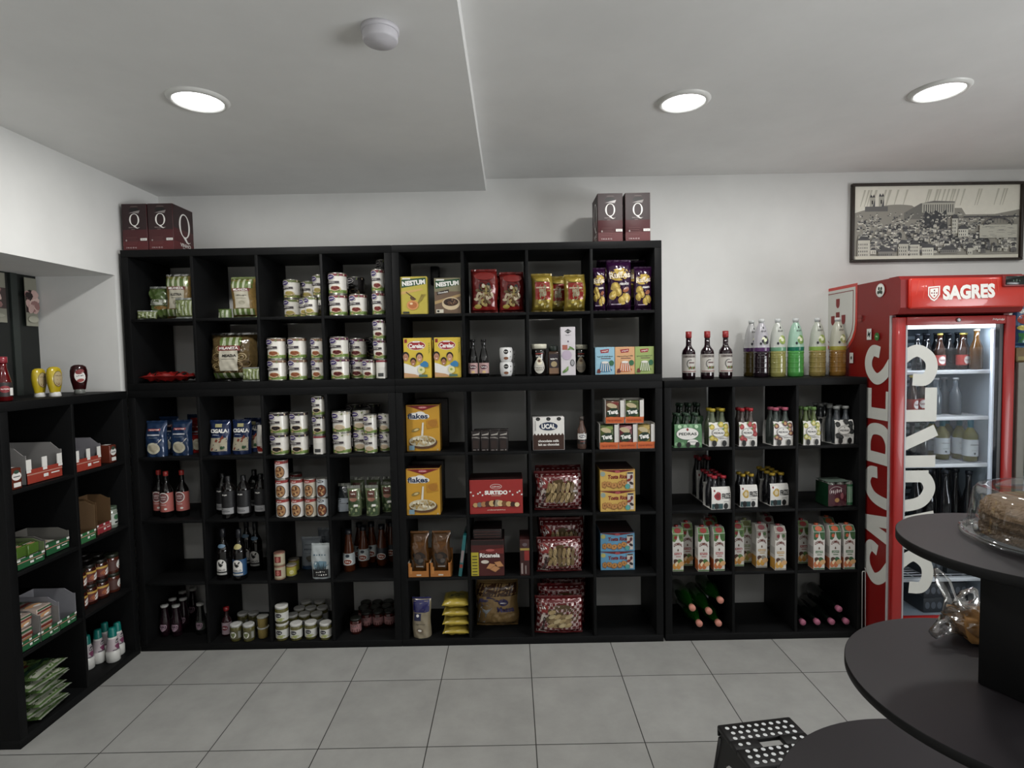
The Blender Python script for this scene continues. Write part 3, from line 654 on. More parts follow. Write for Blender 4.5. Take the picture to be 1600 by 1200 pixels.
# ---- food cans: white label, purple oval badge, dark name bar, picture below
def can(name, R, H, top='b8a090', pic='7a2018', leaf='6f8a3a', badge='3c2a68', bar='3a3236', body='d9d6cd', word=None, side=False, lid=None):
    P = Proto(name, 'can'); q = MB()
    prof = [(R*0.93, 0), (R, 0.0015), (R, 0.004), (R*0.975, 0.006), (R*0.975, H-0.006), (R, H-0.004), (R, H-0.001), (R*0.96, H), (R*0.93, H-0.003), (0.0001, H-0.003)]
    q.lathe(prof, mat(lid, 0.35) if lid else SILV, 28); P.part('tin', q)
    q = MB(); RR = R*0.98; q.lathe([(RR, 0.006), (RR, H-0.006)], litho(body), 28, cap=False)
    A = Art(q, f_cyl(RR)); W = PI*RR*0.62
    if side:
        A.rect(-W*0.4, W*0.4, H*0.10, H*0.60, paper('cfccc4')); A.rect(-W*.3, W*.2, H*.12, H*.30, ink('3c3c3c')); A.rect(-W, W, H*.86, H*.95, paper(top))
    else:
        A.rect(-W*1.25, W*1.25, H*0.84, H*0.948, paper(top), 0.01)
        A.rect(-W*1.25, W*1.25, H*0.055, H*0.20, paper(leaf), 0.01)
        rnd = random.Random(sum(map(ord, top)) % 97+5)
        for k in range(9): A.ell((k-4)*W*0.27, H*(0.10+0.07*((k*7) % 3)), R*0.2, H*0.045, paper(['8c9a55', 'c9bb84', '56702c', 'b59a6a'][k % 4]), 8, 1, k)
        for k in range(8): A.ell((k-3.5)*W*0.33, H*(0.88+0.02*(k % 2)), R*0.13, H*0.035, paper(['a99078', '6d7a45', 'cbb79a'][k % 3]), 7, 1, k)
        for c in (-0.28, ):
            A.ell(W*c, H*0.80, R*0.50, H*0.125, WH, 20, 2); A.ell(W*c, H*0.80, R*0.45, H*0.11, paper(badge), 20, 2)
            A.text(word or 'Puglisi', W*c, H*0.80, R*0.62, H*0.085, IW, 0.01, rot=0.12)
        A.rect(-W*0.62, W*0.22, H*0.50, H*0.60, paper(bar)); A.text('Feijão', -W*0.2, H*0.55, R*0.75, H*0.055, IW, 0.01)
        A.ell(0, H*0.27, R*0.52, H*0.12, paper('c9b088'), 16, 2); A.ell(0, H*0.28, R*0.44, H*0.095, paper(pic), 16, 2, jit=0.08)
        for k in range(7): A.ell((k-3)*R*0.12, H*(0.28+0.03*((k*5) % 3-1)), R*0.07, H*0.022, gloss(pic), 7, 1, k)
        A.rect(W*0.78, W*1.15, H*0.30, H*0.70, paper('c4c2ba')); A.rect(W*0.82, W*1.1, H*0.35, H*0.50, ink('777470'))
    P.part('label', q, 0); return fin(P, 2*R, 2*R, H)
CAN = {}
def getcan(kind, big):
    k = (kind, big)
    if k not in CAN:
        R, H = (0.0495, 0.1185) if big else (0.0362, 0.108)
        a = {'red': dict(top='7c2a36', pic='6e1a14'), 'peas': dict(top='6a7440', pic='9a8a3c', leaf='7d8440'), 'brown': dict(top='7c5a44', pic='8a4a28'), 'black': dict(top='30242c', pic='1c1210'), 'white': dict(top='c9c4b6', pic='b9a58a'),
             'plum': dict(top='5c2440', pic='5a1616'), 'dark': dict(top='1c1a20', body='2c2a2a', pic='1a1412', badge='242030', bar='141414', leaf='262a1c'), 'back': dict(side=True, top='8a2a34')}[kind]  # dark kind: same can with rear-row shade painted into its colours
        CAN[k] = can('food_can', R, H, **a)
    return CAN[k]
def stewcan(kind):
    k = ('stew', kind)
    if k not in CAN:
        P = Proto('stew_can', 'can'); R, H = 0.038, 0.108; q = MB()
        q.lathe([(R*.93, 0), (R, 0.0015), (R*.975, 0.005), (R*.975, H-.005), (R, H-.003), (R*.95, H), (R*.9, H-.003), (0.0001, H-.003)], SILV, 26); P.part('tin', q)
        q = MB(); q.lathe([(R*.98, .006), (R*.98, H-.006)], paper({'red': 'd2cfca', 'beige': 'b9b09c', 'blue': 'c0c6ca'}[kind]), 26, cap=False); A = Art(q, f_cyl(R*.98))
        if kind != 'blue': A.rect(-.075, .075, H*.80, H*.945, paper('8e2420'), .01)
        A.ell(-.008, H*.85, .024, H*.075, paper('a8322c' if kind != 'blue' else '3a4048'), 14, 2); A.text('Lusa', -.008, H*.85, .028, .010, IW, .02)
        A.ell(.0, H*.38, .030, H*.32, paper('2c201c'), 20, 3); A.ell(.0, H*.38, .026, H*.28, paper('a87848' if kind != 'blue' else '7a3a20'), 20, 3)
        for j in range(12): A.ell(.018*math.cos(j*2.4)*(.4+.05*j), H*.38+.022*math.sin(j*2.4)*(.4+.05*j), .006, .0055, paper(['b0824e', '7a4020', 'c09a68', '4c2414'][j % 4]), 7, 1, j)
        P.part('label', q, 0); CAN[k] = fin(P, 2*R, 2*R, H)
    return CAN[k]
def plain_can(name, R, H, body, draw, lid='b4b2aa'):
    P = Proto(name, 'can'); q = MB()
    q.lathe([(R*.93, 0), (R, .0015), (R*.98, .004), (R*.98, H-.004), (R, H-.002), (R*.95, H), (0.0001, H-.002)], mat(lid, .3, metal=.6), 24); P.part('tin', q)
    q = MB(); q.lathe([(R*.985, .005), (R*.985, H-.005)], paper(body), 24, cap=False); A = Art(q, f_cyl(R*.985)); draw(A, R, H); P.part('label', q, 0)
    return fin(P, 2*R, 2*R, H)
# ---- bottles
def bottle(name, prof, body, cap_prof, capm, labels, cat='bottle', liquid=None, seg=24):
    P = Proto(name, cat); q = MB(); q.lathe(prof, body, seg)
    P.part('bottle_body', q)
    if cap_prof:
        q = MB(); q.lathe(cap_prof, capm, 18); P.part('cap', q)
    if labels:
        q = MB(); z0, z1, lm = labels[0]; pr = [p for p in prof if z0 < p[1] < z1]; fp = f_prof(prof)
        pts = [(fp(0, z0, 0.0005)[1]*-1, z0)]+[(r+.0005, z) for r, z in pr]+[(fp(0, z1, 0.0005)[1]*-1, z1)]
        q.lathe(pts, lm, seg, cap=False); A = Art(q, f_prof([(r+.0005, z) for r, z in prof]))
        for d in labels[1:]: d(A)
        P.part('label', q, 0)
    return fin(P, 2*max(p[0] for p in prof), 2*max(p[0] for p in prof), (cap_prof or prof)[-1][1])
DK = mat('0c0a0a', 0.08, coat=0.5, var=0); DKG = mat('0b120b', 0.08, coat=0.5, var=0); AMB = mat('3a1c0a', 0.08, coat=0.5)
def wineprof(R, H, shoulder=0.62): return [(R*.9, 0), (R, .004), (R, H*shoulder), (R*.96, H*(shoulder+.04)), (R*.72, H*(shoulder+.11)), (R*.42, H*(shoulder+.18)), (R*.36, H*(shoulder+.22)), (R*.36, H*.985), (R*.39, H*.99), (R*.37, H)]
def capsule(R, H, frac=.14): return [(R*.375, H*(1-frac)), (R*.40, H*(1-frac)+.001), (R*.40, H*.998), (R*.34, H+.001), (0.0001, H+.0012)]
def lab_pink(A):
    A.ell(0, .115, .029, .030, WH, 22, 3); A.ell(0, .115, .0245, .0255, paper('7a4a4a'), 22, 3); A.text('TERRA', 0, .120, .034, .010, IW, .02); A.text('Rosé', 0, .108, .026, .008, IW, .01)
    A.text('LARANJA', 0, .075, .032, .008, IW, .01); A.ell(.012, .052, .008, .006, WH, 10, 1)
B_PINK = bottle('sauce_bottle', wineprof(.034, .262, .55), DK, capsule(.034, .262, .10), gloss('b02a26'), [(.035, .142, paper('b25a52')), lab_pink])
def lab_grey(A):
    A.text('Adega', -.006, .135, .032, .014, IW, .0, rot=.1); A.rect(-.042, .042, .028, .062, paper('8f8f90')); A.rect(-.025, .020, .040, .044, ink('444448')); A.rect(-.025, .015, .050, .052, ink('444448'))
B_GREY = bottle('wine_bottle', wineprof(.036, .235, .68), DK, capsule(.036, .235, .20), mat('101012', .3), [(.025, .155, paper('1a1a1c')), lab_grey])
def lab_galo(A):
    A.ell(0, .085, .029, .032, WH, 22, 3); A.rect(-.029, .029, .048, .080, WH, .006)
    A.poly([(-.014, .088), (-.008, .078), (.002, .074), (.010, .080), (.012, .096), (.018, .104), (.010, .108), (.004, .094), (-.004, .092), (-.008, .104), (-.014, .102)], IK); A.ell(-.001, .084, .009, .009, IK, 12, 1)
    A.text('GALO', 0, .057, .044, .011, IK, .02); A.rect(-.03, .03, .030, .040, paper('b4b4b0'))
B_GALO = bottle('wine_bottle', wineprof(.036, .285, .55), DK, capsule(.036, .285, .17), mat('181a20', .3), [(.026, .118, mat('0a0a0c', .4)), lab_galo])
B_GALOB = bottle('wine_bottle', wineprof(.036, .285, .55), DK, capsule(.036, .285, .17), mat('181a20', .3), [(.026, .118, paper('25507c')), lab_galo])
for B_, c_, r_ in ((B_GALO, '5a7890', .010), (B_GALOB, 'b0a468', .014)):
    q = MB(); Art(q, f_prof(wineprof(.036, .285, .55)), h0=.0006).ell(0, .19, .034, r_, paper(c_), 14, 3); B_.part('neck_label', q, 0)
def lab_amber(A):
    A.ell(0, .060, .028, .019, WH, 18, 2); A.ell(0, .060, .023, .014, paper('8c3a20'), 18, 2); A.text('Mel', 0, .060, .026, .014, IW, .02); A.ell(0, .095, .012, .009, paper('1c2430'), 12, 1)
jp = [(.030, 0), (.034, .003), (.034, .09), (.030, .12), (.021, .17), (.017, .20), (.017, .232), (.018, .24)]
B_JUICE = bottle('juice_bottle', jp, mat('4a2412', .1, coat=.5), [(.0185, .215), (.0195, .217), (.0195, .243), (.0001, .245)], mat('16181e', .35), [(.04, .108, paper('a8b0b0')), lab_amber])
B_JUICED = bottle('juice_bottle', jp, mat('4a2412', .1, coat=.5), [(.0185, .215), (.0195, .217), (.0195, .243), (.0001, .245)], mat('16181e', .35), [(.04, .108, paper('20242a')), lab_amber])
def lab_soda(A):
    A.ell(0, .055, .022, .020, paper('a48898'), 16, 2, jit=.1); A.ell(.002, .06, .013, .006, paper('402838'), 12, 1, .3); A.text('Bongo', 0, .048, .026, .008, IK, .01, rot=.3)
sp = [(.024, 0), (.028, .004), (.028, .06), (.027, .09), (.022, .115), (.018, .14), (.017, .165), (.019, .172)]
B_SODA = bottle('grape_juice_bottle', sp, mat('1c0c14', .07, coat=.6), [(.0195, .168), (.021, .170), (.021, .180), (.0001, .181)], mat('b8b8b4', .4), [(.030, .082, mat('241018', .2)), lab_soda])
B_SODAC = bottle('grape_juice_bottle', sp, mat('1a1c1a', .07, coat=.6), [(.0195, .168), (.021, .170), (.021, .180), (.0001, .181)], mat('b8b8b4', .4), [(.030, .082, mat('3c403c', .3)), lab_soda])
B_REDCAP = bottle('syrup_bottle', wineprof(.026, .165, .50), mat('2a1418', .1), [(.012, .142), (.015, .144), (.016, .165), (.0001, .167)], gloss('8a1418'), [(.012, .08, paper('a08c94')), lambda A: (A.ell(0, .05, .018, .014, paper('7a2a38'), 14, 2), A.text('Doce', 0, .05, .026, .01, IW, .01))])
# small beer or sangria with a peeled capsule
B_SMALL = bottle('dark_beer_bottle', [(.024, 0), (.027, .003), (.0275, .08), (.025, .11), (.016, .145), (.011, .165), (.011, .205), (.013, .208)], DK, [(.0125, .196), (.0145, .197), (.0145, .207), (.0001, .209)], mat('141214', .35, metal=.5), [(.020, .078, paper('b4908c')), lambda A: (A.ell(0, .055, .022, .012, paper('4a2030'), 16, 2), A.text('Malta', 0, .055, .030, .010, IW, .02), A.rect(-.008, .010, .022, .034, paper('d0b070')))])
# syrup bottles on top of the low shelf
def lab_gros(A):
    A.rect(-.042, .042, .118, .133, paper('8e8680')); A.text('GROSELHA', 0, .1255, .060, .010, ink('3a2a2a'), .02)
    A.ring(.002, .085, .020, .024, .004, ink('4a4a48'), 20, a0=1.2, a1=5.6); A.rect(-.006, .024, .088, .094, ink('5a3838'))
    for k in range(6): A.ell(-.004+k*.006, .062+.003*(k % 2), .005, .007, paper(['6a8040', '7a2028', '4f6a30'][k % 3]), 8, 1)
    A.rect(-.042, .042, .042, .045, ink('8a3038'))
B_SYRUP = bottle('syrup_bottle', [(.031, 0), (.035, .003), (.036, .02), (.036, .145), (.033, .158), (.018, .178), (.0145, .188), (.0145, .236)], mat('1a0810', .06, coat=.6), [(.0146, .226), (.0162, .227), (.0162, .262), (.0001, .263)], mat('8e2224', .4), [(.036, .136, paper('bdb8b0')), lab_gros])
def petsyrup(liq, band, sleeve, fruit, leafc):
    P = Proto('syrup_bottle', 'bottle'); prof = [(.038, 0), (.043, .004), (.0435, .03), (.0425, .06), (.0435, .09), (.0425, .12), (.0435, .148)]
    q = MB(); q.lathe(prof, mat(liq, .07, coat=.5, var=.08, scale=60), 28, wob=.012)
    for k in range(5): q.lathe([(.0436, .022+k*.028), (.0447, .026+k*.028), (.0436, .030+k*.028)], mat(liq, .07, coat=.5), 28, cap=False, wob=.012)
    P.part('bottle_body', q)
    up = [(.0435, .148), (.0445, .152), (.0445, .170), (.0425, .180), (.040, .215), (.034, .255), (.024, .29), (.0165, .303), (.0145, .31)]
    q = MB(); q.lathe(up[2:], mat(sleeve, .3, coat=.3), 28, cap=False); q.lathe(up[:3], mat(band, .25), 28, cap=False)
    A = Art(q, f_prof(up)); A.text('Jinhao', .004, .262, .040, .018, ink('2c2c2c'), .02, rot=.05); A.ell(.004, .282, .006, .007, ink('1c1c22'), 10, 1)
    for k in range(7):
        a = k*.9; A.ell(.012+.014*math.cos(a), .212+.016*math.sin(a), .010, .012, paper([fruit, leafc, fruit, 'e6e8c8'][k % 4]), 12, 1, a)
    A.ell(.010, .212, .010, .010, paper('dfe6c0'), 12, 1); A.ell(-.016, .192, .006, .008, ink('24242c'), 10, 1)
    P.part('sleeve', q, 0)
    q = MB(); q.lathe([(.0146, .309), (.0146, .316), (.0165, .317), (.0165, .333), (.0001, .334)], mat('c9cccb', .4), 20, wob=.01); P.part('cap', q)
    return fin(P, .09, .09, .334)
# ---- jars
def jar(name, R, H, content, lidc, lab=None, draw=None, lidh=.014, sheen=True):
    P = Proto(name, 'jar'); q = MB()
    q.lathe([(R*.9, 0), (R, .004), (R, H*.80), (R*.93, H*.86), (R*.90, H-lidh)], mat(content, .08, coat=.6, var=.25, scale=120), 24); P.part('glass_body', q)
    q = MB(); q.lathe([(R*.90, H-lidh-.001), (R*.97, H-lidh), (R*.97, H-.002), (R*.92, H), (R*.6, H-.0012), (0.0001, H-.0012)], mat(lidc, .35), 24); P.part('lid', q)
    if lab:
        q = MB(); q.lathe([(R+.0004, H*.16), (R+.0004, H*.66)], paper(lab), 24, cap=False); A = Art(q, f_cyl(R+.0006))
        if draw: draw(A, R, H)
        P.part('label', q, 0)
    return fin(P, 2*R, 2*R, H)
def d_badge(c): return lambda A, R, H: (A.ell(-.006, H*.5, R*.5, H*.12, paper(c), 16, 2), A.text('Pura', -.006, H*.5, R*.7, H*.08, IW, .02), A.ell(R*.2, H*.28, R*.5, H*.09, paper('97a05a'), 12, 1, jit=.2), A.ell(-R*.3, H*.24, R*.3, H*.06, paper('b8b078'), 12, 1))
J_WHITE = jar('vegetable_jar', .036, .098, '5c5830', 'c6c5c0', 'c4c4be', d_badge('26242e'))
J_OLIVE = jar('vegetable_jar', .034, .100, '55512c', 'b8b8b4', '4f4c30', lambda A, R, H: (A.ell(-.004, H*.42, R*.55, H*.19, WH, 18, 2), A.ell(-.004, H*.42, R*.42, H*.14, paper('6c7448'), 14, 2, jit=.2), A.rect(R*.8, R*1.3, H*.2, H*.6, paper('8a8a84'))))
J_RED = jar('bean_jar', .0345, .095, '3a1410', '1c1e1a', '9a6c6c', lambda A, R, H: (A.ell(0, H*.56, R*.6, H*.07, paper('5a1c20'), 14, 2), A.text('Fruta', 0, H*.56, R*.9, H*.05, IW, .02), [A.rect(-R*.8+k*R*.4, -R*.62+k*R*.4, H*.16, H*(.3+.06*(k % 2)), paper('4c1c16')) for k in range(5)]))
J_NUT = jar('spread_jar', .038, .092, '38160e', '181612', 'c49a40', lambda A, R, H: (A.rect(-R*1.5, R*1.5, H*.16, H*.56, paper('6a2c22'), .01), A.ell(R*.15, H*.36, R*.6, H*.14, WH, 14, 2, .5), A.ell(-R*.5, H*.34, R*.35, H*.12, paper('a0522c'), 12, 1, jit=.2), A.text('Nutti', R*.15, H*.36, R*.9, H*.09, ink('7a1c14'), .02, rot=.4)), lidh=.016)
J_NUTW = jar('spread_jar', .038, .092, '4a2218', '20241a', '50302a', lambda A, R, H: (A.ell(R*.35, H*.42, R*.62, H*.22, WH, 18, 2), A.text('Cacau', R*.35, H*.42, R*.9, H*.08, ink('3a4a2a'), .02, rot=.15), A.ell(R*.4, H*.28, R*.3, H*.07, paper('6c3c24'), 10, 1)), lidh=.016)
def tub():
    P = Proto('nut_tub', 'tub'); q = MB(); q.lathe([(.030, 0), (.033, .004), (.036, .062), (.037, .066)], mat('8c7a44', .5, var=.45, scale=150, bump=.6), 24); P.part('tub_body', q)
    q = MB(); q.lathe([(.036, .066), (.039, .067), (.039, .074), (.036, .076), (0.0001, .0755)], mat('8f8f88', .25), 24); P.part('lid', q); return fin(P, .078, .078, .076)
T_NUT = tub()
def coffee(name, lid, bodyc, labc, pict):
    P = Proto(name, 'jar'); prof = [(.034, 0), (.041, .004), (.042, .045), (.036, .085), (.036, .10), (.040, .125), (.039, .150)]
    q = MB(); q.lathe(prof, mat(bodyc, .1, coat=.5), 26); P.part('jar_body', q)
    q = MB(); q.lathe([(.040, .150), (.044, .152), (.045, .172), (.043, .176), (0.0001, .177)], mat(lid, .35), 26); P.part('lid', q)
    q = MB(); A = Art(q, f_prof(prof)); A.ell(0, .055, .032, .042, paper(labc), 20, 3); A.ell(0, .082, .018, .022, paper(pict), 16, 2); A.ell(0, .083, .012, .008, paper('5c3a20'), 12, 1)
    A.rect(-.022, .022, .120, .126, paper('8a2c24')); A.text('Pensal', 0, .110, .044, .012, IW, .02); A.text('cevada', 0, .045, .034, .007, ink('3c2c20'), .01); A.rect(-.02, .02, .032, .035, ink('6a5c4c'))
    P.part('label', q, 0); return fin(P, .088, .088, .177)
K_BLACK = coffee('coffee_jar', 'c9c6b4', '14100e', 'b9b6aa', 'd8d0b8'); K_GREEN = coffee('coffee_jar', 'b4b2a0', '161a16', '8c8474', '9a8c6c')
def sqjar():
    P = Proto('coffee_jar', 'jar'); q = MB(); q.bbox(-.031, .031, -.028, .028, 0, .128, mat('3a281c', .15, coat=.4), .010); P.part('jar_body', q)
    q = MB(); q.lathe([(.022, .126), (.026, .130), (.026, .152), (.024, .155), (0.0001, .155)], mat('16201a', .4), 24); P.part('lid', q)
    q = MB(); A = Art(q, f_front(-.028)); A.rect(-.026, .026, .010, .112, paper('2a2028')); A.text('Ricafé', 0, .088, .040, .012, IW, .02); A.ell(0, .06, .017, .015, paper('a08c64'), 16, 1); A.rect(-.026, .026, .010, .040, paper('7a5c44')); P.part('label', q, 0)
    return fin(P, .062, .056, .155)
K_SQ = sqjar()
def cup():
    P = Proto('dessert_cup', 'cup'); q = MB(); q.lathe([(.026, 0), (.028, .002), (.034, .018), (.036, .040), (.036, .062), (.033, .068), (.033, .071), (0.0001, .072)], mat('dcdcda', .35), 26); P.part('cup_body', q)
    q = MB(); A = Art(q, f_cyl(.0361)); A.ell(0, .050, .013, .012, IK, 16, 1); A.text('Rice', 0, .050, .018, .006, IW, .02); A.rect(.024, .030, .047, .053, IK); A.rect(.024, .030, .022, .028, ink('9a9a98')); A.h = .0008; A.ell(0, .018, .013, .007, paper('7a4628'), 12, 1); P.part('label', q, 0)
    return fin(P, .072, .072, .072)
CUP = cup()
# ---- boxes
def carton(name, w_, d_, h_, base, draw, sidec=None, topc=None, right=None, cat='box', left=None):
    P = Proto(name, cat); q = MB(); q.bbox(-w_/2, w_/2, -d_/2, d_/2, 0, h_, paper(base), .0015)
    A = Art(q, f_front(-d_/2)); draw(A, w_, h_)
    for fn, c in ((f_left(-w_/2), left or sidec), (f_right(w_/2), right or sidec)):
        if c:
            S = Art(q, fn)
            if callable(c): c(S, d_, h_)
            else: S.rect(-d_/2+.002, d_/2-.002, .002, h_-.002, paper(c), .5)
    if topc: Art(q, f_top(h_)).rect(-w_/2+.002, w_/2-.002, -d_/2+.002, d_/2-.002, paper(topc), .5)
    P.part(name, q); return fin(P, w_, d_, h_)
def bowl(A, u, v, r, rim='d8cca8', fill=('b89a5c', '8c6a34', 'd6c08a'), n=14):
    A.ell(u, v-.2*r, r, r*.62, paper(rim), 20, 1); A.ell(u, v, r*.94, r*.38, paper('4a3420'), 20, 1)
    for k in range(n): A.ell(u+r*.75*math.cos(k*2.4)*math.sqrt(k/n), v+r*.28*math.sin(k*2.4)*math.sqrt(k/n), r*.17, r*.10, paper(fill[k % len(fill)]), 8, 1, k)
def d_nestum(kind):
    def d(A, w, h):
        A.rect(-w*.49, w*.49, .002, h-.002, paper('b8a634' if kind else '6a5240'), .5)
        if not kind: A.rect(-w*.49, w*.49, h*.62, h-.002, paper('7c7658'), .5)
        A.poly([(-w*.46, h*.70), (w*.46, h*.80), (w*.46, h*.97), (-w*.46, h*.92)], paper('1c4a2a'))
        A.rect(-w*.42, -w*.12, h*.925, h*.965, paper('d8d8d0'), .5); A.text('NESTUM', 0, h*.835, w*.86, h*.13, IW, .05, rot=.08)
        if kind:
            A.poly([(-w*.49, h*.60), (w*.3, h*.68), (w*.35, h*.64), (-w*.49, h*.52)], paper('c9a050')); A.ell(-w*.05, h*.42, w*.10, h*.05, paper('5c3c1c'), 14, 1, -.6)
            A.poly([(w*.05, h*.38), (w*.09, h*.40), (-w*.28, h*.60), (-w*.30, h*.58)], paper('4a3018'))
            for k in range(6): A.poly([(w*.1+k*w*.03, h*.25+k*h*.02), (w*.13+k*w*.03, h*.25+k*h*.02), (w*.3+k*w*.03, h*.52), (w*.29+k*w*.03, h*.53)], paper('8f7c28'))
            A.ell(-w*.05, h*.24, w*.22, h*.13, paper('d08a48'), 18, 1); A.ell(-w*.05, h*.24, w*.16, h*.09, paper('b4622c'), 16, 1); A.ell(-w*.10, h*.28, w*.06, h*.03, paper('e6c898'), 10, 1); A.rect(-w*.42, -w*.18, h*.02, h*.07, paper('2a2a26'), .5)
        else:
            A.poly([(-w*.40, h*.52), (w*.05, h*.60), (w*.05, h*.68), (-w*.40, h*.61)], paper('2a1a14')); A.text('Chocolate', -w*.17, h*.60, w*.38, h*.05, IW, .02, rot=.15)
            A.poly([(-w*.49, h*.35), (w*.49, h*.55), (w*.49, h*.48), (-w*.49, h*.26)], paper('a88a58'))
            A.ell(w*.12, h*.28, w*.34, h*.18, paper('c6b08a'), 20, 1); A.ell(w*.12, h*.32, w*.28, h*.11, paper('3a2418'), 20, 1)
            for k in range(14): A.ell(w*.12+w*.2*math.cos(k*2.4)*math.sqrt(k/14), h*.32+h*.08*math.sin(k*2.4)*math.sqrt(k/14), w*.05, h*.022, paper(['24140e', '5c3c2a', '7a5a40'][k % 3]), 8, 1, k)
            A.rect(-w*.44, -w*.16, h*.02, h*.12, paper('c9c2ae'), .5); A.ell(-w*.36, h*.07, w*.05, h*.03, IK, 10, 1)
    return d
X_NEST = carton('cereal_box', .146, .05, .205, 'b8a634', d_nestum(1), right='a99a2c'); X_NESTC = carton('cereal_box', .146, .05, .195, '7c7658', d_nestum(0), right='5c4a3a')
def d_cerelac(A, w, h):
    A.rect(-w*.49, w*.49, .002, h-.002, paper('d2b32c'), .5); A.rect(-w*.46, -w*.36, h*.88, h*.97, paper('8c1c1c'), .5)
    A.ell(-w*.03, h*.81, w*.33, h*.115, WH, 24, 1); A.ell(-w*.03, h*.81, w*.315, h*.105, paper('a01c22'), 24, 1); A.text('Cerelac', -w*.03, h*.80, w*.54, h*.11, IW, .045); A.rect(-w*.16, w*.10, h*.885, h*.91, ink('e0dcd4'), .5)
    for k in range(5): A.poly([(w*.40, h*.6+k*h*.06), (w*.46, h*.66+k*h*.05), (w*.44, h*.68+k*h*.05)], paper('7d8a2c'))
    sk = ['b0785a', 'c08a6c', 'a66c4e']
    A.poly([(-w*.49, h*.02), (-w*.49, h*.38), (-w*.3, h*.34), (-w*.1, h*.28), (w*.1, h*.34), (w*.2, h*.22), (w*.12, h*.04)], paper('dcdad4'))
    for u, v, s, c in ((-.42, .52, .12, 0), (.08, .50, .12, 1), (-.15, .39, .10, 2)):
        A.ell(w*u, h*(v+.045), w*s*1.05, h*s*.80, paper('20140f'), 14, 1); A.ell(w*u, h*v, w*s*.82, h*s*.78, paper(sk[c]), 16, 1)
        A.ell(w*(u-.035), h*(v+.015), w*.012, h*.008, IK, 6, 1); A.ell(w*(u+.035), h*(v+.015), w*.012, h*.008, IK, 6, 1); A.ell(w*u, h*(v-.035), w*.035, h*.010, ink('e8dcd0'), 8, 1)
    A.poly([(-w*.49, h*.14), (-w*.1, h*.10), (w*.1, h*.05), (0, h*.02), (-w*.49, h*.02)], paper('bf8f60'))
    A.ell(w*.26, h*.34, w*.15, h*.075, paper('2d7ab0'), 14, 1, jit=.12); A.ell(w*.14, h*.20, w*.13, h*.09, paper('d6d090'), 14, 1); A.ell(w*.13, h*.21, w*.05, h*.03, paper('8aa03c'), 10, 1); A.rect(w*.05, w*.36, h*.03, h*.09, paper('4a6a58'), .5)
X_CER = carton('cereal_box', .152, .05, .222, 'd2b32c', d_cerelac, right='bfa024', topc='a8922a')
def d_flakes(A, w, h):
    A.rect(-w*.49, w*.49, .002, h-.002, paper('c68e1c'), .5); A.poly([(-w*.49, h*.99), (w*.49, h*.99), (w*.49, h*.985), (0, h*.87), (-w*.49, h*.985)], paper('7c1a18'))
    A.ell(0, h*.945, w*.14, h*.028, paper('b8404a'), 16, 1); A.text('CUÉTARA', 0, h*.945, w*.2, h*.022, IW, .02)
    for a, b, c, d in ((-.22, .76, .24, .075), (.02, .75, .18, .06), (-.34, .75, .10, .06), (-.08, .79, .16, .07)): A.ell(w*a, h*b, w*c, h*d, WH, 16, 1)
    A.text('flakes', -w*.15, h*.76, w*.60, h*.115, ink('1a2c50'), .03)
    A.poly([(w*.1, h*.66), (w*.42, h*.70), (w*.46, h*.52), (w*.12, h*.48)], paper('b87a14')); A.ell(w*.30, h*.60, w*.14, h*.08, paper('a86c18'), 14, 1, jit=.1)
    A.ell(-w*.22, h*.46, w*.13, h*.035, paper('8a7438'), 14, 1, .3); A.ell(-w*.2, h*.465, w*.07, h*.02, paper('c9b478'), 12, 1, .3)
    A.poly([(-w*.06, h*.34), (0, h*.30), (w*.03, h*.62), (-w*.02, h*.62)], paper('d8d2c2'))
    A.ell(0, h*.19, w*.42, h*.14, paper('5c3a20'), 22, 1); A.ell(-w*.02, h*.22, w*.40, h*.12, paper('c9c0a2'), 22, 1)
    for k in range(26): A.ell(w*.34*math.cos(k*2.4)*math.sqrt(k/26), h*.225+h*.085*math.sin(k*2.4)*math.sqrt(k/26), w*.055, h*.020, paper(['a88a48', '7d6430', 'e0d8be', 'b8a070'][k % 4]), 8, 1, k)
    A.rect(-w*.42, -w*.26, h*.03, h*.13, paper('7090a0'), .5); A.poly([(w*.40, h*.02), (w*.46, h*.02), (w*.43, h*.06)], ink('b0a88a'))
X_FLK = carton('cereal_box', .188, .10, .262, 'c68e1c', d_flakes, right='8a6418', topc='3a1414')
X_FLKB = carton('cereal_box', .188, .06, .285, '18100c', lambda A, w, h: A.rect(-w*.45, w*.45, h*.9, h*.95, paper('241410'), .5))
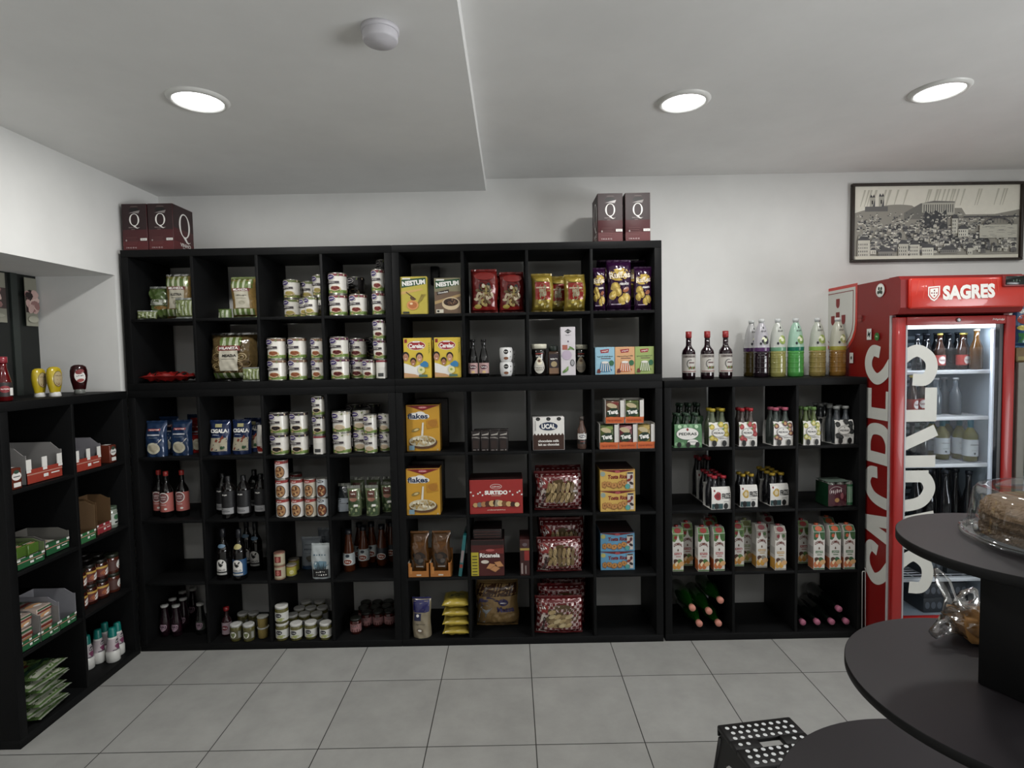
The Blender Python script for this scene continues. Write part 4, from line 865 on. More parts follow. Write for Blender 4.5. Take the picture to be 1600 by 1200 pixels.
def d_surtido(A, w, h):
    A.rect(-w*.495, w*.495, .002, h-.002, paper('9e231f'), .5); A.ell(0, h*.80, w*.11, h*.075, WH, 20, 1); A.ell(0, h*.80, w*.102, h*.065, paper('9e2824'), 20, 1); A.text('CUÉTARA', 0, h*.80, w*.16, h*.045, IW, .02)
    A.text('SURTIDO', 0, h*.625, w*.43, h*.125, IW, .06); A.rect(-w*.09, w*.09, h*.525, h*.54, ink('c9a890'), .5)
    for u, v in ((-.475, .645), (-.43, .545), (-.34, .60), (-.30, .64), (-.255, .555), (.26, .655), (.31, .555), (.40, .62), (.44, .66), (.48, .56)): A.ell(w*u, h*v, w*.021, h*.030, WH, 4, 1, .78)
    A.poly([(-w*.46, h*.22), (w*.46, h*.22), (w*.42, h*.27), (-w*.42, h*.27)], paper('3c140c'))
    cs = ['b89058', '6e6a66', 'a87444', '54281a', 'caa468', '3a1c12', 'd0b27a', '7a4626', 'c09a60', '3c1c14', 'd6c08c']
    for k, c in enumerate(cs):
        u = (k-5)*.078; r = .045+.018*(1-abs(k-5)/5); A.ell(w*u, h*(.27+.055*(1-abs(k-5)/5)), w*r, h*r*1.5, paper(c), 14, 1)
    for k in range(5): A.poly([(-w*.03+k*w*.015, h*.22), (-w*.026+k*w*.015, h*.22), (w*.0+k*w*.015, h*.42), (-w*.006+k*w*.015, h*.42)], paper('eadcb8'))
    A.text('As favoritas de sempre', 0, h*.125, w*.34, h*.05, ink('d8c0b0'), .03, arc=-.8)
X_SUR = carton('biscuit_box', .297, .19, .192, '9e231f', d_surtido, topc='2a0c0a', right='74181a')
def d_tosta(c1, c2):
    def d(A, w, h):
        A.rect(-w*.495, w*.495, .002, h-.002, paper(c1), .5); A.poly([(-w*.495, h*.99), (w*.495, h*.99), (w*.495, h*.97), (0, h*.84), (-w*.495, h*.97)], paper('6e1416')); A.ell(0, h*.90, w*.08, h*.06, paper('a8444a'), 14, 1)
        A.text('Tosta Rica', w*.0, h*.66, w*.56, h*.20, ink('7e1418'), .045, shear=.15, rot=.02)
        A.ell(-w*.42, h*.8, w*.07, h*.12, paper(c2), 12, 1)
        for k, (u, v) in enumerate(((-.38, .28), (-.24, .30), (-.10, .24), (.06, .28), (.19, .36))):
            A.ell(w*u, h*v, w*.085, h*.19, paper('8a5426'), 5+k % 3, 1, k); A.ell(w*u, h*(v+.015), w*.072, h*.16, paper('b9803e'), 5+k % 3, 1, k); A.ell(w*u, h*(v+.02), w*.022, h*.05, paper('8a5426'), 8, 1)
        A.rect(w*.27, w*.45, h*.10, h*.88, paper('c6bdb4'), .5); A.rect(w*.28, w*.44, h*.80, h*.87, ink('28262a'), .5)
        for k in range(4): A.ell(w*(.32+.07*(k % 2)), h*(.2+.15*k), w*.04, h*.11, paper(['7a1c22', '2c2024', '8a2c20', '5c2430'][k]), 9, 1, k)
        A.ell(w*.28, h*.2, w*.07, h*.13, paper('4a9a94'), 12, 1)
    return d
X_TOS = carton('biscuit_box', .195, .24, .118, 'c8a040', d_tosta('cba348', '8a9a90'), topc='2c1410', right='5c3a1c'); X_TOSB = carton('biscuit_box', .195, .24, .108, '4a86a8', d_tosta('5a9ac0', 'b8b060'), topc='26100e', right='2c4a60')
def d_ric(A, w, h):
    A.rect(-w*.495, w*.495, .002, h-.002, paper('4a1614'), .5); A.rect(-w*.495, w*.495, h*.86, h*.99, paper('1c0c0a'), .5)
    A.rect(-w*.495, -w*.27, .002, h*.66, paper('b0a020'), .5)
    for k in range(7): A.rect(-w*.46, -w*.31, h*.03+k*h*.085, h*.06+k*h*.085, ink('4c4818'), .5)
    A.poly([(-w*.25, h*.72), (w*.49, h*.78), (w*.49, h*.62), (-w*.25, h*.64)], paper('70201c')); A.ell(w*.08, h*.72, w*.13, h*.035, paper('b0504c'), 14, 1)
    A.text('Ricanela', w*.07, h*.58, w*.60, h*.12, IW, .03); A.ell(-w*.08, h*.40, w*.12, h*.05, paper('c6bcae'), 14, 1)
    for u, v, r_ in ((.10, .27, .4), (.34, .33, -.4), (.22, .20, .1)): A.ell(w*u, h*v, w*.17, h*.10, paper('6a3a1c'), 4, 1, r_); A.ell(w*u, h*(v+.005), w*.15, h*.085, paper('b87e4c'), 4, 1, r_)
X_RIC = carton('biscuit_box', .186, .20, .205, '3a1210', d_ric, topc='160a08', right='2c0e0c'); X_RICT = carton('biscuit_box', .16, .17, .055, '160a08', lambda A, w, h: [A.rect(-w*.45, w*.45, h*(.15+.28*k), h*(.25+.28*k), paper('3a1c18')) for k in range(3)], left='16100a')
X_RIC2 = carton('biscuit_box', .055, .18, .205, '3a1614', lambda A, w, h: (A.rect(-w*.48, w*.48, h*.70, h*.76, paper('a08838')), A.rect(-w*.05, w*.45, h*.42, h*.69, paper('8c2420')), A.rect(-w*.4, -w*.2, .01, h*.35, paper('8c7c78')), A.rect(0, w*.15, .01, h*.28, paper('7c6c68')), A.ell(0, h*.86, w*.25, h*.05, paper('5c4c50'), 10, 1)))
def d_gel(base, fruit, txt):
    def d(A, w, h):
        A.rect(-w*.49, w*.49, .002, h-.002, paper(base), .5); A.poly([(-w*.25, h*.90), (w*.22, h*.93), (w*.18, h*.80), (-w*.2, h*.78)], paper('9a2430')); A.text('Royal', 0, h*.855, w*.34, h*.08, IW, .03, rot=.12)
        A.text(txt, 0, h*.66, w*.82, h*.07, ink('30402c'), .03, rot=.03); A.rect(-w*.2, w*.3, h*.575, h*.60, ink('5c3c3a'), .5)
        A.ell(0, h*.17, w*.36, h*.08, paper(fruit), 16, 1); A.poly([(-w*.30, h*.15), (w*.30, h*.15), (w*.20, h*.45), (-w*.20, h*.45)], paper(fruit))
        for k in range(5): A.poly([(-w*.24+k*w*.12, h*.12), (-w*.20+k*w*.12, h*.12), (-w*.13+k*w*.08, h*.43), (-w*.16+k*w*.08, h*.43)], paper('dcd8d0'))
        A.ell(0, h*.45, w*.18, h*.04, paper('d8d4cc'), 14, 1); A.ell(w*.33, h*.42, w*.13, h*.10, paper('2a6440'), 14, 1); A.ell(-w*.32, h*.13, w*.10, h*.08, paper('6a2a24'), 10, 1, jit=.2)
    return d
X_GEL = [carton('gelatine_box', .108, .05, .152, b, d_gel(b, f, t)) for b, f, t in (('86b4c8', '2c6c94', 'FRUTOS VERMELHOS'), ('d09a6a', 'c05c24', 'TANGERINA LARANJA'), ('90a458', '6a8436', 'KIWI MORANGO'))]
def d_ugal(A, w, h):
    A.rect(-w*.49, w*.49, .002, h*.50, paper('3c2218'), .5); A.rect(-w*.49, w*.49, h*.46, h-.002, WH, .5)
    A.poly([(-w*.49, h*.46)]+[(-w*.49+w*.98*k/18, h*(.52 if k % 2 else .44)) for k in range(19)]+[(w*.49, h*.40), (-w*.49, h*.40)], paper('3c2218'))
    for k in range(3): A.ell((k-1)*w*.33, h*.955, w*.07, h*.055, IK, 14, 1); A.ell((k-1)*w*.33, h*.95, w*.03, h*.02, paper('4c4c4c'), 8, 1)
    A.ell(0, h*.73, w*.29, h*.125, paper('1c2c4c'), 24, 1); A.text('UCAL', 0, h*.73, w*.44, h*.15, IW, .05); A.rect(-w*.42, -w*.40, h*.6, h*.9, ink('9a9a98'), .5)
    A.text('chocolate milk', 0, h*.285, w*.66, h*.075, IW, .03); A.text('lait au chocolat', 0, h*.175, w*.66, h*.075, IW, .03)
X_UGAL = carton('chocolate_milk_pack', .176, .12, .182, 'dcdad6', d_ugal, right='4a382e', cat='carton')
X_MINI = carton('mini_milk_carton', .049, .04, .112, '1c1412', lambda A, w, h: (A.poly([(-w*.35, h*.84), (w*.35, h*.90), (w*.42, h*.98), (w*.40, h*.83), (-w*.35, h*.80)], paper('a8a29a')), A.poly([(-w*.45, h*.70), (w*.1, h*.72), (w*.45, h*.66), (w*.45, h*.64), (-w*.3, h*.68), (-w*.45, h*.66)], paper('8c8680')), A.rect(-w*.35, w*.3, h*.15, h*.55, paper('2a1a16')), A.ell(w*.25, h*.08, w*.08, h*.03, paper('8a8480'), 8, 1), A.rect(-w*.35, 0, h*.05, h*.10, paper('6a6460'))), cat='carton')
def d_teabox(A, w, h):
    A.rect(-w*.49, w*.49, .002, h-.002, paper('c9c4c8'), .5); A.ell(0, h*.91, w*.24, h*.05, ink('2c2c30'), 4, 1); A.text('ORIENTAL', 0, h*.91, w*.34, h*.018, IW, .02); A.text('Natura', 0, h*.83, w*.40, h*.022, ink('3a3a3c'), .02); A.ell(0, h*.70, w*.05, h*.02, ink('4c3a5c'), 8, 1)
    A.rect(-w*.40, -w*.05, h*.53, h*.63, paper('a85c4c'), .5); A.rect(-w*.36, w*.05, h*.39, h*.47, paper('b8683c'), .5); A.ell(w*.25, h*.56, w*.22, h*.02, paper('54783c'), 8, 1, -.6); A.ell(w*.1, h*.55, w*.16, h*.018, paper('6a8c44'), 8, 1, .5)
    A.ell(-w*.1, h*.42, w*.35, h*.10, paper('b4a4b8'), 12, 1); A.ell(w*.28, h*.26, w*.15, h*.07, ink('2c2c30'), 14, 1); A.ell(w*.28, h*.26, w*.11, h*.055, paper('9a9a9c'), 14, 1); A.ell(-w*.2, h*.10, w*.26, h*.03, paper('54783c'), 8, 1, .6); A.ell(-w*.1, h*.14, w*.2, h*.02, paper('7a9c54'), 8, 1, 1)
X_TEA = carton('tall_carton', .080, .06, .267, 'c9c4c8', d_teabox)
def compal(fruitc, capc, accent, band, word):
    P = Proto('juice_carton', 'carton'); q = MB(); w_, d_, h_, s = .070, .070, .245, .030
    vs = [(-w_/2, -d_/2, 0), (w_/2, -d_/2, 0), (w_/2, d_/2, 0), (-w_/2, d_/2, 0), (-w_/2, -d_/2, h_-s), (w_/2, -d_/2, h_-s), (w_/2, d_/2, h_), (-w_/2, d_/2, h_), (-w_/2, -d_/2+.022, h_), (w_/2, -d_/2+.022, h_)]
    q.add(vs, [(0, 3, 2, 1), (0, 1, 5, 4), (1, 2, 6, 9, 5), (3, 0, 4, 8, 7), (2, 3, 7, 6), (4, 5, 9, 8), (8, 9, 6, 7)], mat('cfccc6', .3, coat=.3))
    A = Art(q, f_front(-d_/2)); w = w_; h = h_-s
    A.poly([(-w*.49, h*.80), (-w*.30, h*.78), (-w*.12, h*.84), (0, h*.99), (-w*.49, h*.995)], paper(accent)); A.poly([(w*.49, h*.80), (w*.30, h*.78), (w*.12, h*.84), (0, h*.99), (w*.49, h*.995)], paper(accent)); A.ell(-w*.22, h*.90, w*.14, h*.05, paper(capc), 12, 1); A.ell(w*.25, h*.91, w*.14, h*.05, paper('3c5c2c'), 12, 1)
    A.text('COMPAL', 0, h*.68, w*.78, h*.075, ink('6e2418'), .04, arc=.7); A.poly([(-w*.04, h*.60), (w*.04, h*.60), (w*.07, h*.54), (-w*.07, h*.54)], ink('5c3a20'))
    A.rect(-w*.33, w*.33, h*.44, h*.50, paper(band), .5); A.text(word, 0, h*.47, w*.58, h*.038, IW, .02); A.rect(-w*.2, w*.25, h*.385, h*.405, paper(band), .5)
    for k in range(6): A.ell(-w*.3+k*w*.12, h*(.14+.06*((k*5) % 3)), w*.20, h*.085, paper([fruitc, '4c2c1c', 'dfc9a0', fruitc, accent, 'c89860'][k]), 12, 1, k)
    A.rect(-w*.49, w*.49, .003, h*.045, paper(accent), .5)
    St = Art(q, lambda u, v, hh: (u, -d_/2+.022*v-hh*.7, h_-s+s*v+hh*.7)); St.rect(-w*.48, w*.48, .02, .98, paper(accent), .5); St.ell(0, .5, w*.32, .42, gloss(capc), 16, 1)
    for fn in (f_left(-w_/2), f_right(w_/2)):
        S = Art(q, fn); S.rect(-d_*.48, d_*.48, .003, h*.30, paper(fruitc), .5); S.rect(-d_*.4, d_*.4, h*.4, h*.6, paper('a8a6a0'), .5)
    P.part('carton_body', q); q = MB(); q.lathe([(.011, h_-.001), (.013, h_), (.013, h_+.010), (.0001, h_+.011)], gloss(capc), 16, cy=.008); P.part('cap', q)
    return fin(P, w_, d_, h_)
M_PEACH = compal('c8842c', '8e1c1c', '5a7a3a', 'a04848', 'PERA'); M_RED = compal('b8602c', '8e2018', '3c6a2c', 'a04040', 'MANGA'); M_TROP = compal('c89030', '7c2028', '8a8478', 'b08a40', 'LARANJA'); M_ALOE = compal('a89c3c', '6c7040', '7a8a58', '8c9a6c', 'KIWI'); M_GREEN = compal('c46a3c', 'c0522c', '2a5c34', '3c6c3c', 'TROPICAL')
# open display boxes of drink powder
def tang(pk, top):
    P = Proto('drink_powder_box', 'box'); q = MB(); w_, d_, h_ = .104, .11, .142; o = paper('c8c4bc')
    q.box(-w_/2, w_/2, -d_/2, d_/2, 0, .003, o); q.box(-w_/2, -w_/2+.002, -d_/2, d_/2, 0, h_, paper('c9c5be')); q.box(w_/2-.002, w_/2, -d_/2, d_/2, 0, h_, paper('c9c5be')); q.box(-w_/2, w_/2, d_/2-.002, d_/2, 0, h_, o)
    q.box(-w_/2, w_/2, -d_/2, -d_/2+.002, 0, h_*.27, paper('c8561e')); q.box(w_/2-.022, w_/2, -d_/2-.0005, -d_/2+.001, h_*.27, h_*.96, paper('cfccc6'))
    A = Art(q, f_front(-d_/2-.0002)); A.poly([(-w_/2, h_*.24), (-w_/4, h_*.29), (w_/4, h_*.25), (w_/2, h_*.29), (w_/2, h_*.2), (-w_/2, h_*.2)], paper('d0602a')); A.text('NOVO sabor', -w_*.02, h_*.13, w_*.78, h_*.09, ink('8c2c10'), .03)
    P.part('display_box', q); q = MB(); q.bbox(-w_/2+.005, w_/2-.024, -d_/2+.006, d_/2-.006, .004, h_*.93, foil(pk), .005); A = Art(q, f_front(-d_/2+.006)); cx = -.010
    A.ell(cx, h_*.80, .036, .012, paper(top), 14, 1, .1, .1); A.ell(cx-.005, h_*.74, .030, .014, paper('b8a880'), 12, 1, -.3); A.ell(cx, h_*.46, .036, .026, paper('12301c'), 18, 1, .25); A.text('Tang', cx, h_*.46, .056, .030, IW, .06, rot=.2); P.part('sachets', q)
    return fin(P, w_, d_, h_)
TANG = [tang(a, b) for a, b in (('5c3c28', '7a2420'), ('4c5c20', '3a4c18'), ('4a5a28', '7a9040'), ('6c2c34', 'c08a8c'), ('8a7430', 'b89c50'))]
def qbox():
    P = Proto('wine_box', 'box'); q = MB(); w_, d_, h_ = .137, .20, .255; base = mat('441418', .45)
    q.bbox(-w_/2, w_/2, -d_/2, d_/2, 0, h_, base, .002); A = Art(q, f_front(-d_/2))
    A.rect(-w_*.49, w_*.49, h_*.45, h_*.995, paper('2a1214'), .5); A.rect(-w_*.49, w_*.49, .002, h_*.2, paper('5c161a'), .5)
    def Q(A, cu, cv, R, col, k=1.22):
        A.ring(cu, cv, R, R*k, R*.12, col, 36, t2=R*.30); A.poly([(cu-R*.55, cv-R*k*.80), (cu-R*.1, cv-R*k*.93), (cu+R*.2, cv-R*k*.98), (cu+R*.5, cv-R*k*1.28), (cu+R*.95, cv-R*k*1.28), (cu+R*1.05, cv-R*k*1.18), (cu+R*.6, cv-R*k*1.42), (cu+R*.25, cv-R*k*1.36), (cu-R*.1, cv-R*k*1.12)], col)
    A.ell(0, h_*.87, w_*.20, h_*.045, paper('0c0808'), 16, 1); A.poly([(-w_*.22, h_*.80), (0, h_*.835), (w_*.24, h_*.86), (w_*.18, h_*.795), (0, h_*.805)], mat('8c8684', .2)); A.poly([(-w_*.16, h_*.93), (w_*.18, h_*.93), (w_*.12, h_*.95), (-w_*.1, h_*.95)], paper('5c4c4a'))
    Q(A, 0, h_*.66, w_*.20, IW); A.text('VINHO TINTO', -w_*.08, h_*.495, w_*.32, h_*.022, ink('9a8c8a'), .02); A.text('12%', -w_*.06, h_*.455, w_*.14, h_*.022, ink('8a7c7a'), .02)
    for k in range(5): A.rect(-w_*.36, w_*(.05+.04*(k % 3)), h_*(.14+.035*k), h_*(.147+.035*k), ink('6c3c3c'), .5)
    A.rect(w_*.22, w_*.48, h_*.215, h_*.265, WH, .5); A.text('5 Litros', w_*.35, h_*.24, w_*.2, h_*.022, IK, .02); A.text('I N A G G', -w_*.15, h_*.065, w_*.42, h_*.03, ink('b8a0a0'), .03); A.ell(-w_*.34, h_*.22, w_*.03, h_*.02, ink('9a8c8a'), 8, 1)
    for fn, sg in ((f_right(w_/2), 1), (f_left(-w_/2), -1)):
        S = Art(q, fn); S.rect(-d_*.49, d_*.49, h_*.50, h_*.995, paper('2a1214'), .5); S.rect(-d_*.49, d_*.49, .002, h_*.22, paper('5c161a'), .5)
        Q(S, .01, h_*.60, d_*.27, IW, 1.25); S.text('VINHO', .012, h_*.17, d_*.52, h_*.08, IW, .02); S.text('TINTO', .02, h_*.08, d_*.36, h_*.06, IW, .02)
    P.part('wine_box', q); return fin(P, w_, d_, h_)
QBOX = qbox()

# ---- bags (pillow and block-bottom), all closed shells with thickness
def bag(name, w_, h_, t, m, draw, seed=1, pouch=False, lie=False, cat='bag', seal=None, sealh=.010, wr=.0035, nu=18, nv=20, waist=0.0):
    P = Proto(name, cat); q = MB(); rnd = random.Random(seed); ph = [rnd.uniform(0, 6) for _ in range(8)]
    def dep(u, v):
        a = max(0, 1-abs(2*u/w_)**2.6); y = v/h_
        b = max(0, 1-abs(2*y-1)**5) if not pouch else max(0, 1-max(0, y)**4)
        W = math.sin(u*95+ph[0]+v*30)*math.sin(v*70+ph[1]+u*20)+.6*math.sin(u*160+v*90+ph[2])+.5*math.sin(v*190-u*60+ph[3])
        return max(0, t/2*(a**.5)*(b**.6)+wr*W*min(1, a*b*3)*.5)
    def P3(u, v, h, s=1):
        x = u*(1-.05*math.sin(v*40+ph[4])*.5-waist*abs(2*v/h_-1)**2); d = dep(u, v)
        if lie: return (x, v-h_/2, t*.5+s*(d+h)*1.0)
        return (x+.003*math.sin(v*30+ph[5]), -s*(d+h)+.004*math.sin(v*22+ph[6]), v)
    for s in (1, -1):
        vs = [P3(w_*(i/nu-.5), h_*j/nv, .0004 if s > 0 else 0, s) for j in range(nv+1) for i in range(nu+1)]
        fs = [(j*(nu+1)+i, j*(nu+1)+i+1, (j+1)*(nu+1)+i+1, (j+1)*(nu+1)+i) for j in range(nv) for i in range(nu)]
        q.add(vs, fs if s > 0 else [f[::-1] for f in fs], m, True)
    if pouch: 
        ring = [P3(w_*(i/nu-.5), 0, 0, 1) for i in range(nu+1)]+[P3(w_*(i/nu-.5), 0, 0, -1) for i in range(nu, -1, -1)]
        q.add(ring, [tuple(range(len(ring)))[::-1]], m)
    if seal:
        for v0 in ((h_-.001,) if pouch else (h_-.001, .001)):
            n = 16; dv = sealh if v0 > h_/2 else -sealh
            vs = []
            for th in (-.0006, .0006):
                for i in range(n+1):
                    u = w_*(i/n-.5)*1.0
                    for e in (0, 1):
                        p = P3(u, min(h_, max(0, v0)), 0, 1)
                        zz = dv*e+(.0012*(i % 2))*e
                        vs.append((p[0], p[1]+zz, p[2]+th-.0) if lie else (p[0], p[1]+th+.002*math.sin(i*1.1)*e, p[2]+zz))
            k = (n+1)*2
            fs = [(2*i, 2*i+2, 2*i+3, 2*i+1) for i in range(n)]+[(k+2*i, k+2*i+1, k+2*i+3, k+2*i+2) for i in range(n)]+[(2*i+1, 2*i+3, k+2*i+3, k+2*i+1) for i in range(n)]
            q.add(vs, fs, seal)
    A = Art(q, lambda u, v, h: P3(u, v, h), .0004, .0012); A.lift = .0016; draw(A, w_, h_)
    zs = min(v[2] for v in q.v)
    q.v = [(a, b, c-zs) for a, b, c in q.v]
    P.part(name, q); return fin(P, w_, t, max(v[2] for v in q.v))
def d_pasta(A, w, h, word='MASSA', low=True):
    A.rect(-w*.44, w*.44, h*.74, h*.98, foil('5a7030'), .01)
    for k in range(4): A.rect(-w*.36+k*w*.22, -w*.27+k*w*.22, h*.74, h*.98, foil('b9c0a0'), .01)
    A.rect(-w*.34, w*.34, h*.66, h*.74, paper('6e1c1a'), .008); A.text('MILANEZA', 0, h*.70, w*.58, h*.055, IW, .03)
    A.rect(-w*.28, w*.30, h*.22, h*.66, paper('b4ae9a'), .008); A.text(word, 0, h*.55, w*.44, h*.06, IK, .03); A.rect(-w*.2, w*.2, h*.47, h*.48, ink('5c584c'), .01); A.ell(0, h*.36, w*.13, h*.055, paper('98937e'), 14, 2)
    if low:
        A.rect(-w*.44, w*.44, h*.04, h*.20, foil('5a7030'), .01)
        for k in range(4): A.rect(-w*.36+k*w*.22, -w*.27+k*w*.22, h*.04, h*.20, foil('b9c0a0'), .01)
PM = mat('80683c', .3, coat=.3, var=.5, scale=90)
G_PASTA = bag('pasta_bag', .165, .235, .09, PM, lambda A, w, h: d_pasta(A, w, h, 'ALETRIA'), 2, seal=FILM)
G_PASTAN = bag('pasta_bag', .135, .21, .08, PM, lambda A, w, h: d_pasta(A, w, h, 'ESPARGUETE'), 3, seal=foil('6a7a40'))
def striped(A, w, h):
    A.rect(-w*.42, w*.42, h*.45, h*.62, foil('c2c6b8'), .012); A.rect(-w*.42, w*.42, h*.64, h*.95, foil('4c642c'), .012); A.rect(-w*.42, w*.42, h*.12, h*.28, foil('5a7234'), .012); A.ell(w*.1, h*.36, w*.3, h*.06, mat('8a6a38', .5), 14, 2)
G_PASTAS = bag('pasta_bag', .15, .185, .08, mat('54603c', .22, coat=.5, var=.4, scale=70), striped, 5, seal=mat('a8aca8', .15, metal=.6), waist=.14, wr=.013)
G_PASTAF = bag('pasta_bag', .125, .10, .055, mat('6a7448', .2, coat=.5, var=.5, scale=80), lambda A, w, h: [A.rect(-w*.42+k*w*.2, -w*.34+k*w*.2, h*.1, h*.9, foil('b4bca0'), .012) for k in range(5)], 6, seal=mat('a8aca8', .15, metal=.6), wr=.008)
G_TINY = bag('pasta_bag', .075, .055, .05, mat('56683a', .25, coat=.4, var=.4, scale=80), lambda A, w, h: [A.rect(-w*.4+k*w*.3, -w*.25+k*w*.3, h*.1, h*.85, foil('a4ac94'), .012) for k in range(3)], 8, pouch=True)
G_REDLIE = bag('sweets_bag', .26, .13, .045, mat('7c1a18', .2, coat=.5, var=.3, scale=50), lambda A, w, h: (A.ell(-w*.1, h*.5, w*.2, h*.2, foil('96201c'), 14, 2, .3, .2), A.rect(-w*.42, -w*.2, h*.1, h*.3, foil('1c2220'), .01), A.rect(w*.2, w*.42, h*.05, h*.3, foil('1c2220'), .01)), 9, lie=True, seal=foil('5c1614'), wr=.012)
def d_nest(A, w, h):
    for k in range(16):
        a = k*2.4; A.ring(w*.30*math.cos(a)*math.sqrt(k/16)*1.3, h*.42+h*.32*math.sin(a)*math.sqrt(k/16), .026, .022, .005, paper(['8a7448', '6c5530', 'a08a5c'][k % 3]), 12); 
        A.ring(w*.30*math.cos(a)*math.sqrt(k/16)*1.3, h*.42+h*.32*math.sin(a)*math.sqrt(k/16), .015, .012, .004, paper(['9a8454', '5c4526'][k % 2]), 10)
    A.rect(-w*.20, w*.26, h*.75, h*.93, foil('5a7030'), .01)
    for k in range(3): A.rect(-w*.14+k*w*.14, -w*.07+k*w*.14, h*.75, h*.93, foil('b0b89a'), .01)
    A.rect(-w*.24, w*.24, h*.64, h*.75, paper('74201c'), .008); A.text('MILANEZA', 0, h*.695, w*.42, h*.06, IW, .03); A.rect(-w*.20, w*.20, h*.20, h*.64, paper('b8b2a0'), .008); A.text('MEADA', .005, h*.53, w*.30, h*.06, IK, .03); A.rect(-w*.14, w*.14, h*.45, h*.46, ink('5c584c'), .01)
    A.rect(-w*.40, w*.42, h*.03, h*.15, foil('5a7234'), .01); [A.rect(-w*.34+k*w*.18, -w*.27+k*w*.18, h*.03, h*.15, foil('b0b89a'), .01) for k in range(4)]
G_NEST = bag('pasta_bag', .255, .255, .13, mat('5c4c30', .12, coat=.6, var=.5, scale=60), d_nest, 12, seal=FILM, wr=.006)
def d_pouch(word, c, circ, cap2=None):
    def d(A, w, h):
        A.rect(-w*.30, w*.30, h*.76, h*.82, paper('9a3030')); A.text(word, 0, h*.79, w*.5, h*.045, IW, .03); A.rect(-w*.30, w*.30, h*.62, h*.66, paper('b8bcc4')); A.rect(-w*.2, w*.2, h*.55, h*.565, paper('6c7888'))
        A.ell(0, h*.25, w*.30, h*.17, paper(circ), 18, 2); A.ell(0, h*.25, w*.22, h*.12, paper('a49c84'), 14, 2); A.poly([(w*.1, h*.38), (w*.16, h*.36), (w*.38, h*.50), (w*.36, h*.52)], paper('c8c6c0'))
    return d
G_BLUE = bag('flour_bag', .115, .19, .075, foil('1c3458'), d_pouch('Nacional', '1c3458', 'b8b49c'), 14, pouch=True, seal=foil('1c3458'))
G_RED = bag('flour_bag', .10, .19, .075, foil('8c1c1a'), d_pouch('Branca', '8c1c1a', 'b8b49c'), 15, pouch=True, seal=foil('8c1c1a'))
def d_rice(A, w, h):
    A.rect(-w*.42, w*.42, h*.12, h*.52, paper('a8a088'), .01); A.poly([(-w*.36, h*.14), (-w*.28, h*.14), (-w*.02, h*.44), (w*.28, h*.50), (w*.26, h*.54), (-w*.12, h*.48)], paper('7c2c18')); A.poly([(w*.05, h*.38), (w*.12, h*.38), (w*.24, h*.58), (w*.18, h*.58)], paper('8c3820'))
    A.ell(w*.22, h*.22, w*.12, h*.05, paper('2c5030'), 8, 2, jit=.3); A.text('CIGALA', 0, h*.73, w*.84, h*.12, IW, .05); A.text('agulha', -w*.15, h*.61, w*.36, h*.045, ink('c0c8d8'), .02); A.rect(-w*.18, w*.15, h*.84, h*.94, paper('a49c68'), .01)
G_RICE = bag('rice_bag', .112, .185, .07, foil('16264e'), d_rice, 17, pouch=True, seal=foil('16264e'))
G_SLIM = bag('rice_bag', .035, .16, .03, foil('b8b4ac'), lambda A, w, h: A.rect(-w*.4, w*.4, h*.05, h*.25, foil('8c2018')), 18, pouch=True)
def d_gran(A, w, h):
    A.rect(-w*.40, w*.40, h*.04, h*.55, foil('3c5030'), .01)
    for k in range(10): A.ell((k % 5-2)*w*.17, h*(.10+.045*(k*3 % 7)), w*.10, h*.035, foil(['8c9a6c', '5c7440', 'a8ac88'][k % 3]), 8, 1, k)
    A.rect(-w*.28, w*.26, h*.70, h*.92, paper('54281a'), .01); A.text('Soja', 0, h*.82, w*.34, h*.07, IW, .02); A.ell(0, h*.62, w*.28, h*.07, paper('8c5c48'), 12, 2, jit=.15); A.rect(w*.02, w*.30, h*.36, h*.44, WH, .01)
G_GRAN = bag('soy_bag', .085, .155, .06, foil('5c6848'), d_gran, 19, pouch=True, seal=mat('8a8c84', .15, metal=.5), sealh=.016)
G_GRANW = bag('soy_bag', .075, .15, .055, foil('24282a'), lambda A, w, h: (A.rect(-w*.4, w*.4, h*.06, h*.56, paper('8c949c'), .01), A.rect(-w*.3, w*.3, h*.36, h*.38, ink('55595c'), .01)), 20, pouch=True, seal=mat('8a8c84', .15, metal=.5), sealh=.016)
G_SUGAR = bag('oat_bag', .125, .175, .06, paper('788088'), lambda A, w, h: (A.rect(-w*.42, w*.42, .0, h*.12, paper('1e3c5c'), .01), A.text('Caprice', 0, h*.66, w*.7, h*.09, ink('2a3a44'), .03, rot=.05), A.ell(0, h*.36, w*.22, h*.10, paper('4c4a40'), 16, 2, jit=.1), A.rect(-w*.3, w*.2, h*.80, h*.82, ink('4a5258'), .01), A.rect(-w*.3, w*.3, h*.52, h*.53, ink('4a5258'), .01)), 21, pouch=True, seal=paper('8a9298'))
def d_fest(A, w, h):
    A.ell(0, h*.42, w*.42, h*.14, paper('5c7c8c'), 16, 3, jit=.15); A.poly([(-w*.35, h*.34), (-w*.2, h*.52), (-w*.05, h*.60), (w*.12, h*.52), (w*.36, h*.36)], paper('b8c4c8'))
    A.text('DONAU', 0, h*.72, w*.68, h*.07, ink('3a5c70'), .03)
    for k in range(7): A.poly([(-w*.24+k*w*.08, h*.30), (-w*.18+k*w*.08, h*.30), (-w*.21+k*w*.08, h*(.42+.05*(k % 3)))], IK)
    A.rect(-w*.40, w*.40, h*.06, h*.30, IK, .01); A.text('Doces', 0, h*.22, w*.5, h*.06, IW, .03, rot=.06); A.text('Natal', w*.05, h*.13, w*.6, h*.055, IW, .03, rot=.06)
G_FEST = bag('sugar_bag', .108, .185, .05, paper('a8b0b2'), d_fest, 22, pouch=True, seal=paper('b0b8ba'))
